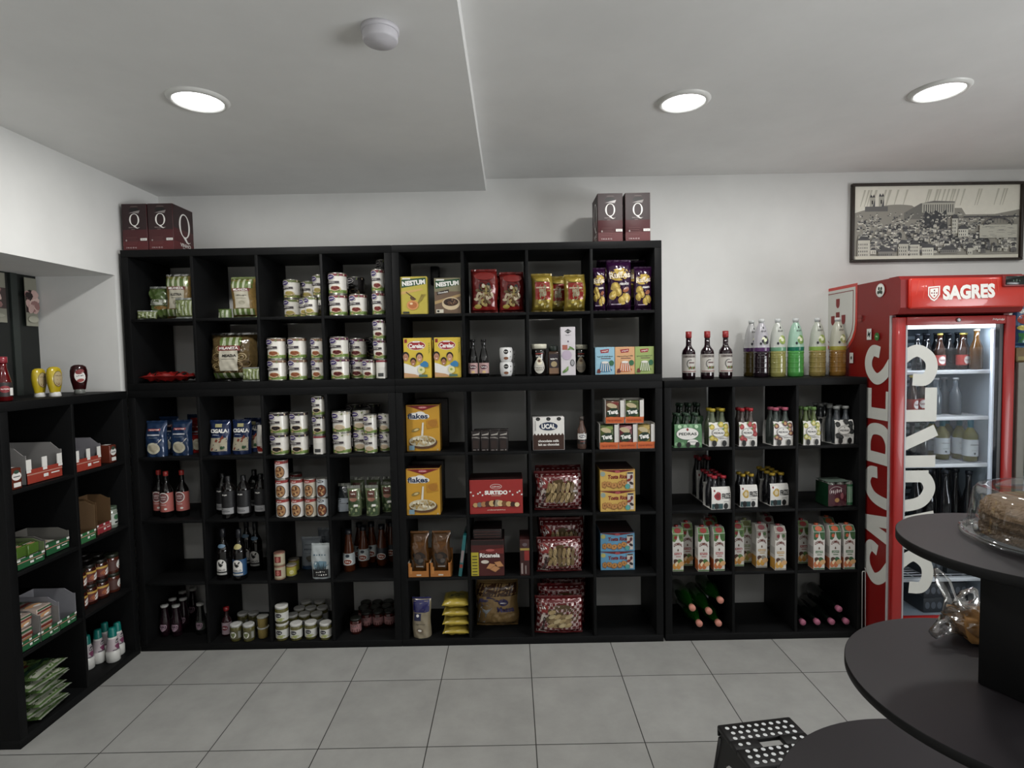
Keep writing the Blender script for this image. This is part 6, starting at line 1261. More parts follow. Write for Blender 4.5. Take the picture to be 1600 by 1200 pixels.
def put(q, P, px, py, look, n=1, group=None, rot=0.0, scale=1.0, rest=0.0, jig=.02, tilt=(0, 0), dY=0.0):
    """queue P (or a stack of n) for cubby q: its front foot under picture column px; py None = at the front edge"""
    s3 = scale if isinstance(scale, tuple) else (scale,)*3
    W0, D0, H0 = dims(P); w_, d_, h_ = W0*s3[0], D0*s3[1], H0*s3[2]
    rots = [rot+rj.uniform(-jig, jig) for _ in range(n)]; rnd = abs(w_-d_) < 0.003 and P.cat in ('can', 'bottle', 'jar', 'cup', 'tub')
    if not rnd:
        a = max(abs(r_) for r_ in rots); w_, d_ = w_*math.cos(a)+d_*math.sin(a), d_*math.cos(a)+w_*math.sin(a)
    if tilt[1]: w_ += abs(math.sin(tilt[1]))*h_
    if py is None: Y = .018
    elif py < 1: Y = py
    else: Y = max(.004, on_plane(px, py, q['z'])[1]-.055)
    Yc = Y+dY+d_/2; QUEUE.append(dict(q=q, P=P, px=px, Y=Yc, w=w_, d=d_, h=h_, n=n, look=look, group=group, rots=rots, s=s3, rest=rest, tilt=tilt, rnd=rnd))
def free_spot(L, x0, y0, w_, d_, z0, z1, rnd, xl, yl):
    """nearest free place in a cubby; may shrink the thing a little when its neighbours press"""
    best = None
    for sh in (1.0, .965, .93):
        w, d = w_*sh+.0015, d_*sh+.0015
        if w > xl[1]-xl[0]: continue
        for iy in range(0, 26):
            for sy in (1, -1):
                y = min(max(y0+sy*iy*.007, yl[0]+d/2), yl[1]-d/2); cy = abs(y-y0)*1.0+(1-sh)*.25
                if best and cy >= best[0]: continue
                for ix in range(-10, 11):
                    x = min(max(x0+ix*.003, xl[0]+w/2), xl[1]-w/2); c = abs(x-x0)*3+cy
                    if best and c >= best[0]: continue
                    ok = True
                    for (tx, ty, tw, td, tz0, tz1, tr) in L:
                        if tz1 <= z0+.001 or tz0 >= z1-.001: continue
                        if tr and rnd: bad = math.hypot(x-tx, y-ty) < (tw+w)/2
                        else: bad = abs(x-tx) < (tw+w)/2 and abs(y-ty) < (td+d)/2
                        if bad: ok = False; break
                    if ok: best = (c, x, y, sh)
    return best
def flush():
    placed = {}
    for e in sorted(QUEUE, key=lambda e: (e['rest'] > 0, e['Y']-e['d']/2)):
        q = e['q']; L = placed.setdefault((q['u'], q['r'], q['c']), []); w_, d_ = e['w'], e['d']
        xl = (q['x0']+.001, q['x1']-.001); yl = (.004, .386)
        y0 = min(max(e['Y'], yl[0]+d_/2), yl[1]-d_/2); x0 = min(max(Xat(e['px'], y0, q['z']+e['rest']+e['h']*e['n']/2), xl[0]+w_/2), xl[1]-w_/2)
        z0, z1 = e['rest'], e['rest']+e['n']*e['h']
        near = [t for t in L if abs(t[0]-x0) < .03 and abs(t[1]-e['Y']) < .10 and t[4] < z0+.02] if e['rest'] else []
        if near and e['look'].find('upper tier') < 0:
            t = min(near, key=lambda t: abs(t[0]-x0)+abs(t[1]-e['Y'])); best = (0, min(max(t[0], xl[0]+w_/2), xl[1]-w_/2), t[1], 1.0)
        else: best = free_spot(L, x0, y0, w_, d_, z0, z1, e['rnd'], xl, yl)
        if not best: print('NO ROOM', e['look'], q['name']); continue
        _, x, y, sh = best; L.append((x, y, w_*sh, d_*sh, z0, z1, e['rnd']))

        for k in range(e['n']):
            lk = e['look'] if isinstance(e['look'], str) else e['look'][k]
            if e['n'] > 1 and isinstance(e['look'], str): lk = ('bottom ' if k == 0 else 'top ' if k == e['n']-1 else 'middle ')+lk
            spawn(e['P'], (x, y+(.003 if q['u'] == 'C' else 0), q['z']+.0006+e['rest']+k*(e['h']+.0004)), (e['tilt'][0], e['tilt'][1], e['rots'][k]), lk+', '+q['name'], e['group'], (e['s'][0]*sh, e['s'][1]*sh, e['s'][2]))
g_can = 'white labelled food cans'
BG, SM_ = True, False
# ---- LEFT SHELVING, top row
q = cub('A', 5, 0)
put(q, G_PASTAS, 242, .05, 'slumped green and white pasta bag with knotted top', group='pasta bags', rot=.1, scale=(.78, .9, .95))
put(q, G_PASTA, 281, .055, 'upright pasta bag with red band and cream label', group='pasta bags', scale=(.88, .9, 1))
put(q, G_PASTAF, 292, .003, 'small green pasta bag in front of upright bag', group='pasta bags', rot=-.05, scale=(.8, .6, .95))
put(q, G_PASTAF, 219, .02, 'flat striped bag end lying leftmost', group='pasta bags', scale=(.75, .6, .42), rot=.4)
q = cub('A', 5, 1)
put(q, G_PASTAN, 382, .04, 'narrow striped pasta bag standing against right divider', group='pasta bags')
put(q, G_TINY, 353, .06, 'tiny green striped packet lying beside pasta bag', group='pasta bags')
q = cub('A', 5, 2)
put(q, getcan('peas', BG), 457, .13, 'can in rear left stack', 2, g_can, scale=.93)
put(q, getcan('peas', BG), 482, .20, 'can in dim rear middle stack', 2, g_can, scale=.93)
put(q, getcan('peas', SM_), 495, .10, 'small can in stack beside right divider', 2, g_can, scale=(1, 1, 1.14))
put(q, getcan('peas', SM_), 474, .03, 'small front can, left of the front pair', 1, g_can)
put(q, getcan('peas', SM_), 487, .006, 'small front can, right of the front pair', 1, g_can)
q = cub('A', 5, 3)
put(q, getcan('red', BG), 527, .02, 'large red bean can in left stack', 2, g_can)
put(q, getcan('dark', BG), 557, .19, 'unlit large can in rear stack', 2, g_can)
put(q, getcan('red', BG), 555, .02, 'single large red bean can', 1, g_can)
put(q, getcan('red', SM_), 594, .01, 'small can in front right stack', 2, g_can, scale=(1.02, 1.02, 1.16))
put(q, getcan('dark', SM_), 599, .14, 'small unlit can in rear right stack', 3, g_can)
# second row
q = cub('A', 4, 0); put(q, G_REDLIE, 262, .02, 'crumpled red foil bag lying flat', rot=.05)
q = cub('A', 4, 1)
put(q, G_NEST, 366, .03, 'large clear pasta nest bag with cream label', group='pasta bags')
put(q, G_PASTAF, 395, .004, 'small green white packet at foot of nest bag', group='pasta bags', scale=(.75, .5, .65))
q = cub('A', 4, 2)
put(q, getcan('brown', BG), 430, .015, 'large can in left stack', 2, g_can); put(q, getcan('brown', BG), 463, .02, 'large can in middle stack', 2, g_can)
put(q, getcan('brown', SM_), 497, .02, 'small can in right stack', 2, g_can, scale=(1, 1, 1.08))
q = cub('A', 4, 3)
put(q, getcan('plum', BG), 528, .012, 'large kidney bean can in left stack', 2, g_can); put(q, getcan('plum', BG), 557, .06, 'large can in second stack', 2, g_can, scale=.97)
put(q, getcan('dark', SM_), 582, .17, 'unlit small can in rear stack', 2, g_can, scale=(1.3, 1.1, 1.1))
put(q, getcan('plum', SM_), 577, .012, 'single small kidney bean can', 1, g_can)
put(q, getcan('back', SM_), 596, .012, 'turned small can under right stack', 1, g_can); put(q, getcan('plum', SM_), 596, .012, 'small kidney bean can in right stack', 2, g_can, rest=.1085)
# third row
q = cub('A', 3, 0)
put(q, G_BLUE, 245, 712, 'blue flour pouch, left one', group='flour pouches'); put(q, G_BLUE, 279, 710, 'blue flour pouch, middle one', group='flour pouches'); put(q, G_RED, 303, 708, 'red flour pouch partly behind divider', group='flour pouches')
put(q, G_BLUE, 262, .14, 'blue flour pouch in rear pair, left', group='flour pouches', scale=(1, 1, 1.06)); put(q, G_BLUE, 291, .14, 'blue flour pouch in rear pair, right', group='flour pouches', scale=(1, 1, 1.06))
q = cub('A', 3, 1)
put(q, G_RICE, 344, 709, 'blue rice bag leftmost', group='rice bags'); put(q, G_RICE, 374, 708, 'blue rice bag second from left', group='rice bags', jig=0.01)
put(q, G_RICE, 394, .12, 'dim blue rice bag behind right', group='rice bags'); put(q, G_SLIM, 407, 706, 'thin white and red packet against right divider', group='rice bags')
q = cub('A', 3, 2)
put(q, getcan('black', BG), 437, 711, 'large black bean can in left stack', 2, g_can); put(q, getcan('black', BG), 468, 710, 'large black bean can in middle stack', 2, g_can)
put(q, getcan('back', SM_), 500, 709, 'turned small can at foot of right stack', 1, g_can); put(q, getcan('black', SM_), 500, 709, 'small black bean can in right stack', 2, g_can, rest=.1085)
q = cub('A', 3, 3)
put(q, getcan('white', BG), 533, 710, 'large white bean can in left stack', 2, g_can); put(q, getcan('white', BG), 562, 706, 'large white bean can in shaded stack', 2, g_can)
put(q, getcan('white', SM_), 579, 709, 'small white bean can in third stack', 2, g_can); put(q, getcan('white', SM_), 600, 708, 'small white bean can in right stack', 2, g_can)
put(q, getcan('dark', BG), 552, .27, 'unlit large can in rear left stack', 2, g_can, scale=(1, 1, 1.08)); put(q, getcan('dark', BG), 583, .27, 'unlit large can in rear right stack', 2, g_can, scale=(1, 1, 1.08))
# fourth row
q = cub('A', 2, 0)
for px, py, w_ in ((238, 806, 'leftmost'), (260, 806, 'middle'), (285, 804, 'rightmost')): put(q, B_PINK, px, py, 'red capped sauce bottle with pink label, '+w_, group='pink labelled bottles')
q = cub('A', 2, 1)
for px, py, w_ in ((342, .10, 'leftmost'), (357, 808, 'second from left'), (381, 806, 'centre'), (398, .18, 'behind centre gap'), (408, 803, 'against right divider')): put(q, B_GREY, px, py, 'dark wine bottle with grey label, '+w_, group='grey labelled wine bottles')
q = cub('A', 2, 2)
put(q, stewcan('red'), 441, 809, 'stew can in left stack of three', 3, 'stew cans', scale=(.95, .95, 1)); put(q, stewcan('red'), 465, 809, 'stew can in second stack', 2, 'stew cans', scale=(.94, .94, 1))
put(q, stewcan('beige'), 487, 807, 'beige stew can in third stack', 2, 'stew cans', scale=(.94, .94, 1)); put(q, stewcan('blue'), 506, 806, 'pale blue stew can in right stack', 2, 'stew cans', scale=(.94, .94, 1))
put(q, stewcan('red'), 463, .15, 'stew can in rear stack', 2, 'stew cans', scale=(.94, .94, 1))
q = cub('A', 2, 3)
put(q, G_GRANW, 536, 799, 'dark topped white soy bag leftmost', group='soy granule bags')
for px, py, w_ in ((554, 805, 'second from left'), (582, 804, 'third from left'), (603, 803, 'rightmost')): put(q, G_GRAN, px, py, 'green and brown soy bag, front, '+w_, group='soy granule bags', scale=(.88, .95, 1))
for px, w_ in ((563, 'left'), (585, 'middle'), (604, 'right')): put(q, G_GRAN, px, .16, 'green soy bag in rear file, '+w_, group='soy granule bags', scale=(1, 1, 1.08))
# fifth row
q = cub('A', 1, 1)
put(q, B_GALO, 349, 901, 'dark wine bottle with white rooster label, leftmost', group='rooster label bottles'); put(q, B_GALOB, 374, 902, 'dark wine bottle with rooster and blue label', group='rooster label bottles')
put(q, B_GALO, 400, 893, 'dim rooster label bottle, third', group='rooster label bottles', dY=.06); put(q, B_GALO, 386, .2, 'unlit bottle behind the rooster bottles', group='rooster label bottles')
q = cub('A', 1, 2)
RDC = plain_can('paste_can', .030, .072, 'b0a488', lambda A, R, H: (A.rect(-.018, .018, H*.3, H*.75, paper('7c1c1c'), .006), A.ell(0, H*.52, .010, .014, paper('b86a5c'), 10, 1), A.rect(-.05, .05, H*.06, H*.14, paper('8c7c5c'), .01)), 'a87c6c')
YLC = plain_can('sweetcorn_can', .031, .062, 'a8a034', lambda A, R, H: (A.ell(.012, H*.4, .012, .012, paper('c8c490'), 10, 1), A.rect(-.05, .05, H*.86, H*.94, paper('7c5028'), .01), A.rect(-.05, .05, H*.06, H*.12, paper('84802c'), .01)), 'b0a89c')
put(q, RDC, 437, 904, 'small red labelled can in left stack', 2, 'small cans', scale=(1, 1, 1.05)); put(q, YLC, 450, 905, 'small yellow can, front', 1, 'small cans'); put(q, YLC, 459, .13, 'small yellow can, rear', 1, 'small cans', scale=(1, 1, 1.1))
put(q, G_SUGAR, 486, .16, 'grey and blue oat bag, rear', group='blue grey bags'); put(q, G_FEST, 502, 901, 'white and black paper bag with pale blue mountain', group='blue grey bags'); put(q, G_SUGAR, 507, .24, 'second grey oat bag against right divider', group='blue grey bags', scale=(.6, 1, 1.15))
q = cub('A', 1, 3)
for px, py, w_, P in ((545, 889, 'leftmost', B_JUICE), (568, 882, 'second', B_JUICE), (597, 880, 'third', B_JUICED), (609, 878, 'rightmost', B_JUICED)): put(q, P, px, py, 'amber juice bottle in front, '+w_, group='amber juice bottles')
for px, w_ in ((561, 'left'), (577, 'middle'), (603, 'right')): put(q, B_JUICE, px, .22, 'amber juice bottle in rear file, '+w_, group='amber juice bottles')
# bottom row
q = cub('A', 0, 0)
for px, py, w_ in ((258, 989, 'front left'), (276, 989, 'front middle'), (314, 986, 'front right, apart')): put(q, B_SODA if px < 300 else B_SODAC, px, py, 'grape juice bottle with white cap, '+w_, group='white capped juice bottles')
for px, yy, w_ in ((267, .17, 'second rank left'), (287, .17, 'second rank right'), (279, .27, 'third rank left'), (296, .27, 'third rank right')): put(q, B_SODA, px, yy, 'grape juice bottle with white cap, '+w_, group='white capped juice bottles')
q = cub('A', 0, 1)
put(q, B_REDCAP, 354, 988, 'small syrup bottle with red cap')
for px, py, w_ in ((369, 996, 'front left'), (389, 997, 'front right'), (380, .15, 'rear left'), (396, .15, 'rear right')): put(q, J_OLIVE, px, py, 'white lidded olive jar, '+w_, group='white lidded olive jars', scale=.93)
put(q, T_NUT, 411, 992, 'clear tub of yellow nuts', 2, 'nut tubs', scale=.82)
q = cub('A', 0, 2)
put(q, J_WHITE, 440, 998, 'white lidded vegetable jar in left stack', 2, 'white lidded vegetable jars')
for px, py, w_, P in ((463, 995, 'front second', J_WHITE), (486, 993, 'front third', J_WHITE), (509, 996, 'front rightmost', J_WHITE)): put(q, P, px, py, 'white lidded vegetable jar, '+w_, group='white lidded vegetable jars', scale=.95)
for px, yy, w_ in ((457, .12, 'second rank left'), (476, .13, 'second rank middle'), (495, .13, 'second rank right'), (468, .21, 'third rank left'), (486, .21, 'third rank middle'), (504, .21, 'third rank right'), (478, .30, 'last rank left'), (500, .30, 'last rank right')): put(q, J_WHITE, px, yy, 'vegetable jar, '+w_, group='white lidded vegetable jars', scale=.93)
q = cub('A', 0, 3)
for px, py, w_ in ((556, 985, 'front left, nearest'), (573, 975, 'front second'), (591, 974, 'front third'), (608, 973, 'front rightmost')): put(q, J_RED, px, py, 'dark lidded bean jar, '+w_, group='dark lidded bean jars', scale=.93)
for i, yy in enumerate((.20, .28)):
    for j, px in enumerate((568, 586, 603)): put(q, J_RED, px+i*4, yy, 'bean jar, %s rank %s' % (('third', 'last')[i], ('left', 'middle', 'right')[j]), group='dark lidded bean jars', scale=.93)

# ---- MIDDLE SHELVING
q = cub('B', 5, 0); put(q, X_NEST, 647, .01, 'yellow honey cereal box', group='infant cereal boxes'); put(q, X_NESTC, 701, .01, 'brown chocolate cereal box', group='infant cereal boxes')
q = cub('B', 5, 1)
put(q, G_NOOD, 757, .015, 'red and black crinkled snack bag, left', group='red snack bags', scale=(.93, .9, 1)); put(q, G_NOOD, 797, .02, 'red and black crinkled snack bag, right', group='red snack bags', scale=(.90, .9, .93))
put(q, G_NOOD, 766, .16, 'red snack bag standing behind left one', group='red snack bags', scale=(.95, 1, .98))
q = cub('B', 5, 2)
for i, (px, w_) in enumerate(((847, 'left'), (873, 'middle'), (898, 'right'))): put(q, G_YEL[i % 2], px, .015+.03*(i == 1), 'yellow and red snack bag, '+w_, group='yellow snack bags', scale=(1, 1, 1.02-.02*i))
q = cub('B', 5, 3)
for i, (px, yy, sc, w_) in enumerate(((939, .03, .86, 'front left'), (967, .012, 1.0, 'front centre'), (1004, .02, .86, 'front right'), (950, .14, 1.08, 'rear left'), (998, .14, 1.06, 'rear right'))): put(q, G_CHIP[i % 2], px, yy, 'shiny purple crisps bag, '+w_, group='purple crisps bags', scale=((.46, .84, .60, .80, .80)[i], (.6, .85, .6, .8, .8)[i], sc), jig=.02)
q = cub('B', 4, 0); put(q, X_CER, 651, .01, 'yellow family cereal box, left', group='infant cereal boxes', jig=.005); put(q, X_CER, 703, .01, 'yellow family cereal box, right', group='infant cereal boxes', jig=.005)
put(q, X_CER, 660, .12, 'yellow family cereal box, behind left', group='infant cereal boxes', scale=(.9, 1, .95))
q = cub('B', 4, 1)
put(q, B_SMALL, 739, .02, 'small dark beer bottle, left', group='small dark beer bottles'); put(q, B_SMALL, 756, .02, 'small dark beer bottle, right', group='small dark beer bottles')
put(q, CUP, 791, .02, 'white rice dessert cup in stack', 2, 'white dessert cups', scale=(1, 1, 1.12)); put(q, CUP, 797, .16, 'white rice dessert cup in rear stack', 2, 'white dessert cups')
q = cub('B', 4, 2)
put(q, K_BLACK, 842, .01, 'black coffee jar with cream lid', group='coffee jars'); put(q, K_SQ, 865, .03, 'square brown coffee jar with dark lid', group='coffee jars', scale=(1, 1, 1.06)); put(q, X_TEA, 887, .01, 'tall pale carton with leaf pictures'); put(q, K_GREEN, 910, .02, 'dark green coffee jar with cream lid', group='coffee jars', scale=.96)
q = cub('B', 4, 3)
for i, px in enumerate((944, 975, 1006)): put(q, X_GEL[i], px, .008, ('pale blue', 'orange', 'green')[i]+' gelatine dessert box', group='gelatine dessert boxes', jig=.005)
q = cub('B', 3, 0); put(q, X_FLK, 663, 703, 'orange flakes cereal box', group='flakes cereal boxes', jig=.01); put(q, X_FLKB, 676, .19, 'dark cereal box standing behind', group='flakes cereal boxes')
q = cub('B', 3, 1)
for i in range(4): put(q, X_MINI, 744+i*14.2, 703, 'mini dark milk carton, '+('leftmost', 'second', 'third', 'rightmost')[i], group='mini milk cartons', jig=.003)
for i in range(4): put(q, X_MINI, 748+i*13.4, .10, 'mini milk carton, rear file, '+('leftmost', 'second', 'third', 'rightmost')[i], group='mini milk cartons', jig=.003)
q = cub('B', 3, 2); put(q, X_UGAL, 856, 701, 'white and brown chocolate milk pack', jig=.01)
UB = bottle('chocolate_milk_bottle', [(.022, 0), (.026, .004), (.027, .085), (.024, .110), (.012, .140), (.0105, .165)], mat('5c4840', .12, coat=.5), [(.012, .162), (.0135, .163), (.0135, .182), (.0001, .183)], mat('3a3430', .4), [(.03, .09, mat('2a2422', .4)), lambda A: (A.rect(-.03, .03, .056, .088, WH, .006), A.ell(0, .073, .018, .010, paper('20284a'), 14, 2), A.text('UCAL', 0, .073, .026, .011, IW, .05), A.rect(-.012, .016, .042, .047, paper('7a4038')))])
put(q, UB, 909, 700, 'single chocolate milk bottle')
q = cub('B', 3, 3)
for i, px in enumerate((949, 978, 1006)): put(q, TANG[2+i], px, 701, 'drink powder box, lower tier, '+('olive', 'pink', 'tan')[i], group='drink powder boxes', jig=.004)
for i, px in enumerate((958, 988)): put(q, TANG[i], px, 701, 'drink powder box, upper tier, '+('brown', 'green')[i], group='drink powder boxes', rest=.1425, jig=.006, scale=(1, 1, .94))
q = cub('B', 2, 0); put(q, X_FLK, 663, 806, 'orange flakes cereal box', group='flakes cereal boxes', jig=.01); put(q, X_FLKB, 670, .19, 'dark cereal box standing behind', group='flakes cereal boxes', scale=(1, 1, .95))
q = cub('B', 2, 1); put(q, X_SUR, 775, 804, 'large red assorted biscuit box', jig=.01)
q = cub('B', 2, 2)
for i, yy in enumerate((.012, .13, .25)): put(q, G_COOK, 872+i*1, yy, 'checked cookie pack, '+('front', 'middle', 'rear')[i], group='red checked cookie packs', scale=(1, 1 if i else .95, 1+.02*i))
q = cub('B', 2, 3)
put(q, X_TOS, 959, 797, ['lower yellow toast biscuit box', 'upper yellow toast biscuit box'], 2, 'toast biscuit boxes', jig=.01)
q = cub('B', 1, 0)
for i, (px, w_) in enumerate(((656, 'left'), (690, 'right'))):
    put(q, O_TRAY, px, 903, 'orange display tray, '+w_, group='orange display trays', jig=0, scale=(.98, 1, 1)); put(q, G_CHOC, px+1, .022 if i == 0 else .022, 'shiny brown chocolate bag in tray, '+w_, group='brown chocolate bags', rest=.0035, scale=(.93, .9, 1), jig=0)
put(q, BOOK, 720, 900, 'thin teal biscuit pack leaning on divider', jig=0, tilt=(0, .14), rest=.0016)
q = cub('B', 1, 1); put(q, X_RIC, 763, 896, 'maroon biscuit box with yellow side stripe', group='maroon biscuit boxes', jig=.01); put(q, X_RICT, 762, .03, 'flat dark box on top of maroon biscuit box', group='maroon biscuit boxes', rest=.206, jig=.01); put(q, X_RIC2, 822, 897, 'narrow maroon biscuit box against right divider', group='maroon biscuit boxes', jig=.01)
q = cub('B', 1, 2)
put(q, G_COOKC, 874, .008, 'checked cookie pack, front', group='red checked cookie packs', scale=(.95, .85, .84)); put(q, G_COOKC, 878, .11, 'checked cookie pack, leaning behind front', group='red checked cookie packs', scale=(.98, .9, 1.16)); put(q, G_COOKB, 876, .22, 'checked cookie pack, rear', group='red checked cookie packs', scale=(1, 1, 1.3))
q = cub('B', 1, 3); put(q, X_TOSB, 959, 886, ['lower blue toast biscuit box', 'upper blue toast biscuit box'], 2, 'toast biscuit boxes', jig=.01)
q = cub('B', 0, 0)
put(q, G_CAFE, 659, 996, 'cream flour bag with blue top')
for k in range(4): put(q, G_YLIE, 716, 993, 'yellow milk powder pack, '+('lowest', 'second', 'third', 'topmost')[k]+' of stack', group='yellow milk powder packs', rest=k*dims(G_YLIE)[2]*.9, scale=(1, 1, .9), jig=0)
q = cub('B', 0, 1); put(q, G_NORSA, 777, 977, 'large beige and brown flour bag')
q = cub('B', 0, 2)
put(q, G_COOKB, 873, 990, 'checked cookie pack, front', group='red checked cookie packs', scale=(.97, .9, .97)); put(q, G_COOKB, 877, .12, 'checked cookie pack, middle', group='red checked cookie packs', scale=(1, .9, 1.08)); put(q, G_COOKB, 880, .23, 'checked cookie pack, rear', group='red checked cookie packs', scale=(1, 1, 1.18))

# ---- LOW RIGHT SHELF
q = cub('C', 3, 0)
put(q, K_PED6, 1071, 698, 'green six pack of dark water bottles', group='bottled water packs', jig=.01)
put(q, K_PED6, 1076, .14, 'green six pack standing behind front one', group='bottled water packs', scale=(1, 1, 1.22), jig=.01)
put(q, K_LEM, 1118, 696, 'yellow capped lemon four pack, front', group='bottled water packs', scale=1.14, jig=.02); put(q, K_LEM, 1117, .19, 'yellow capped lemon four pack, rear', group='bottled water packs', scale=1.25)
q = cub('C', 3, 1)
put(q, K_RED, 1163, 696, 'red capped berry four pack', group='bottled water packs', scale=(1.0, 1.14, 1.14)); put(q, K_PASS, 1223, 695, 'pink capped passion fruit four pack', group='bottled water packs', scale=1.14, rot=.10)
q = cub('C', 3, 2)
put(q, K_GRN, 1261, 694, 'green capped pale lemon four pack', group='bottled water packs', scale=(.95, 1.14, 1.14)); put(q, K_GRY, 1318, 692, 'grey and white four pack', group='bottled water packs', scale=1.14, rot=.12)
put(q, K_GRY, 1306, .20, 'grey and white four pack, rear', group='bottled water packs', scale=1.14)
q = cub('C', 2, 0)
put(q, K_FRR, 1125, 793, 'red capped flavoured water pack, front', group='flavoured water packs', scale=1.12, rot=.10); put(q, K_FRR, 1115, .14, 'red capped flavoured water pack, second rank', group='flavoured water packs', scale=1.12)
put(q, K_FRR, 1107, .25, 'red capped flavoured water pack, raised rear', group='flavoured water packs', scale=(1.12, 1.12, 1.5))
q = cub('C', 2, 1)
put(q, K_FRY, 1164, 789, 'yellow capped flavoured water pack, left', group='flavoured water packs', scale=(1.0, 1.12, 1.12)); put(q, K_FRY, 1218, 787, 'yellow capped flavoured water pack, right front', group='flavoured water packs', scale=1.12, rot=.10); put(q, K_FRY, 1205, .14, 'yellow capped flavoured water pack, second rank', group='flavoured water packs', scale=1.12); put(q, K_FRY, 1196, .25, 'yellow capped flavoured water pack, last rank', group='flavoured water packs', scale=1.12)
q = cub('C', 2, 2); put(q, K_CAN6, 1307, 789, 'maroon and green shrink wrapped can pack', scale=(.97, 1, 1.13), rot=.08)
q = cub('C', 1, 0)
for px, yy, P, w_ in ((1057, 888, M_PEACH, 'leftmost front'), (1072, .10, M_PEACH, 'second, set back'), (1097, 888, M_RED, 'third front'), (1121, 887, M_RED, 'rightmost front'), (1106, .14, M_RED, 'rear left'), (1124, .14, M_RED, 'rear right')): put(q, P, px, yy, 'white juice carton, '+w_, group='juice cartons', jig=.03, scale=(.88, .88, 1))
q = cub('C', 1, 1)
for px, yy, P, w_ in ((1151, 880, M_PEACH, 'leftmost sliver'), (1163, .13, M_ALOE, 'pale green, set back'), (1187, 882, M_TROP, 'centre'), (1216, 886, M_TROP, 'rightmost front'), (1198, .20, M_TROP, 'rear'), (1207, .28, M_TROP, 'rearmost')): put(q, P, px, yy, 'white juice carton, '+w_, group='juice cartons', jig=.03, scale=(.88, .88, 1))
q = cub('C', 1, 2)
for px, yy, P, w_ in ((1252, .10, M_PEACH, 'dim one behind divider'), (1276, 887, M_GREEN, 'green topped, left'), (1301, 887, M_GREEN, 'green topped, middle'), (1323, 886, M_GREEN, 'green topped, right'), (1292, .15, M_GREEN, 'green topped, rear')): put(q, P, px, yy, 'white juice carton, '+w_, group='juice cartons', jig=.02, scale=(.88, .88, 1))
flush()
def lying(c, spots, P, look, grp, sc=1.0):
    q = cub('C', 0, c); R = .042*sc; got = []
    for px, lev, w_ in spots:       # lev: height of the bottle's axis in units of its radius
        z = q['z']+.0008+(lev-1)*R; x = Xat(px, .02, z+R) if px > 10 else q['x0']+R+.004+.0825*px; x = min(max(x, q['x0']+R+.003), q['x1']-R-.003)
        spawn(P, (x, .022+.159*sc, z), (0, 0, 0), look+w_+', '+q['name'], grp, sc)
lying(0, ((1094, 1, 'bottom left'), (1124, 1, 'bottom right'), (1109, 2.62, 'middle'), (1083, 3.10, 'upper left'), (1127, 4.05, 'topmost')), SPK, 'green sparkling bottle, cork outward, ', 'green sparkling wine bottles', 1.04)
lying(2, ((0, 1, 'bottom leftmost'), (1, 1, 'bottom second'), (2, 1, 'bottom third'), (3, 1, 'bottom rightmost'), (2.5, 2.80, 'on top')), SPD, 'black bottle, pink cork outward, ', 'dark sparkling wine bottles', .965)

# ---- on top of the shelving
for px, w_ in ((210.5, 'leftmost above left shelving'), (251, 'second from left above left shelving'), (953.5, 'left of the pair above middle shelving'), (996.5, 'right of the pair above middle shelving')):
    P = QBOX; y = .035+P.d/2; x = Xat(px, .035, 2.236+P.h/2); spawn(P, (x, y, 2.2367), (0, 0, 0), 'maroon wine box with white letter Q, '+w_, 'maroon wine boxes', (1, 1, 1) if px < 300 else (1, 1, 1.04))
for px, w_ in ((1076, 'left'), (1105, 'middle'), (1133.5, 'right')):
    spawn(B_SYRUP, (Xat(px, .14, 1.6), .14, 1.4706), (0, 0, rj.uniform(-.1, .1)), 'red capped dark syrup bottle on low right shelf, '+w_, 'red capped syrup bottles', 1.04)
pets = [petsyrup('3a3010', '3c2048', 'b4b4b4', '3c3050', '50683c'), petsyrup('1c1218', '50305c', 'b0aeb4', '2c2438', '6c7c58'), petsyrup('8c8a50', '6c9c7c', 'b8bcb4', '9cb050', '7c9838'), petsyrup('4a9448', '1c7058', '9cc0ac', '6c9c48', '8cac58'), petsyrup('8c7c48', '8cac50', 'b4b8ac', '8ca448', 'a8b860'), petsyrup('7c5a28', '9c9440', 'b0b0a0', '8c9c58', 'c0b878')]
for P, px, Y, lk in zip(pets, (1174, 1189.5, 1215, 1243, 1277, 1308.5), (.32, .21, .21, .21, .21, .21), ('olive syrup bottle with purple band, partly hidden', 'black berry syrup bottle with purple band', 'straw syrup bottle with mint green band', 'bright green syrup bottle', 'pale gold syrup bottle with green band', 'amber syrup bottle in front of red fridge side')):
    spawn(P, (Xat(px, Y, 1.6), Y, 1.4706), (0, 0, rj.uniform(-.1, .1)), lk+', on low right shelf', 'tall white capped syrup bottles', 1.02)

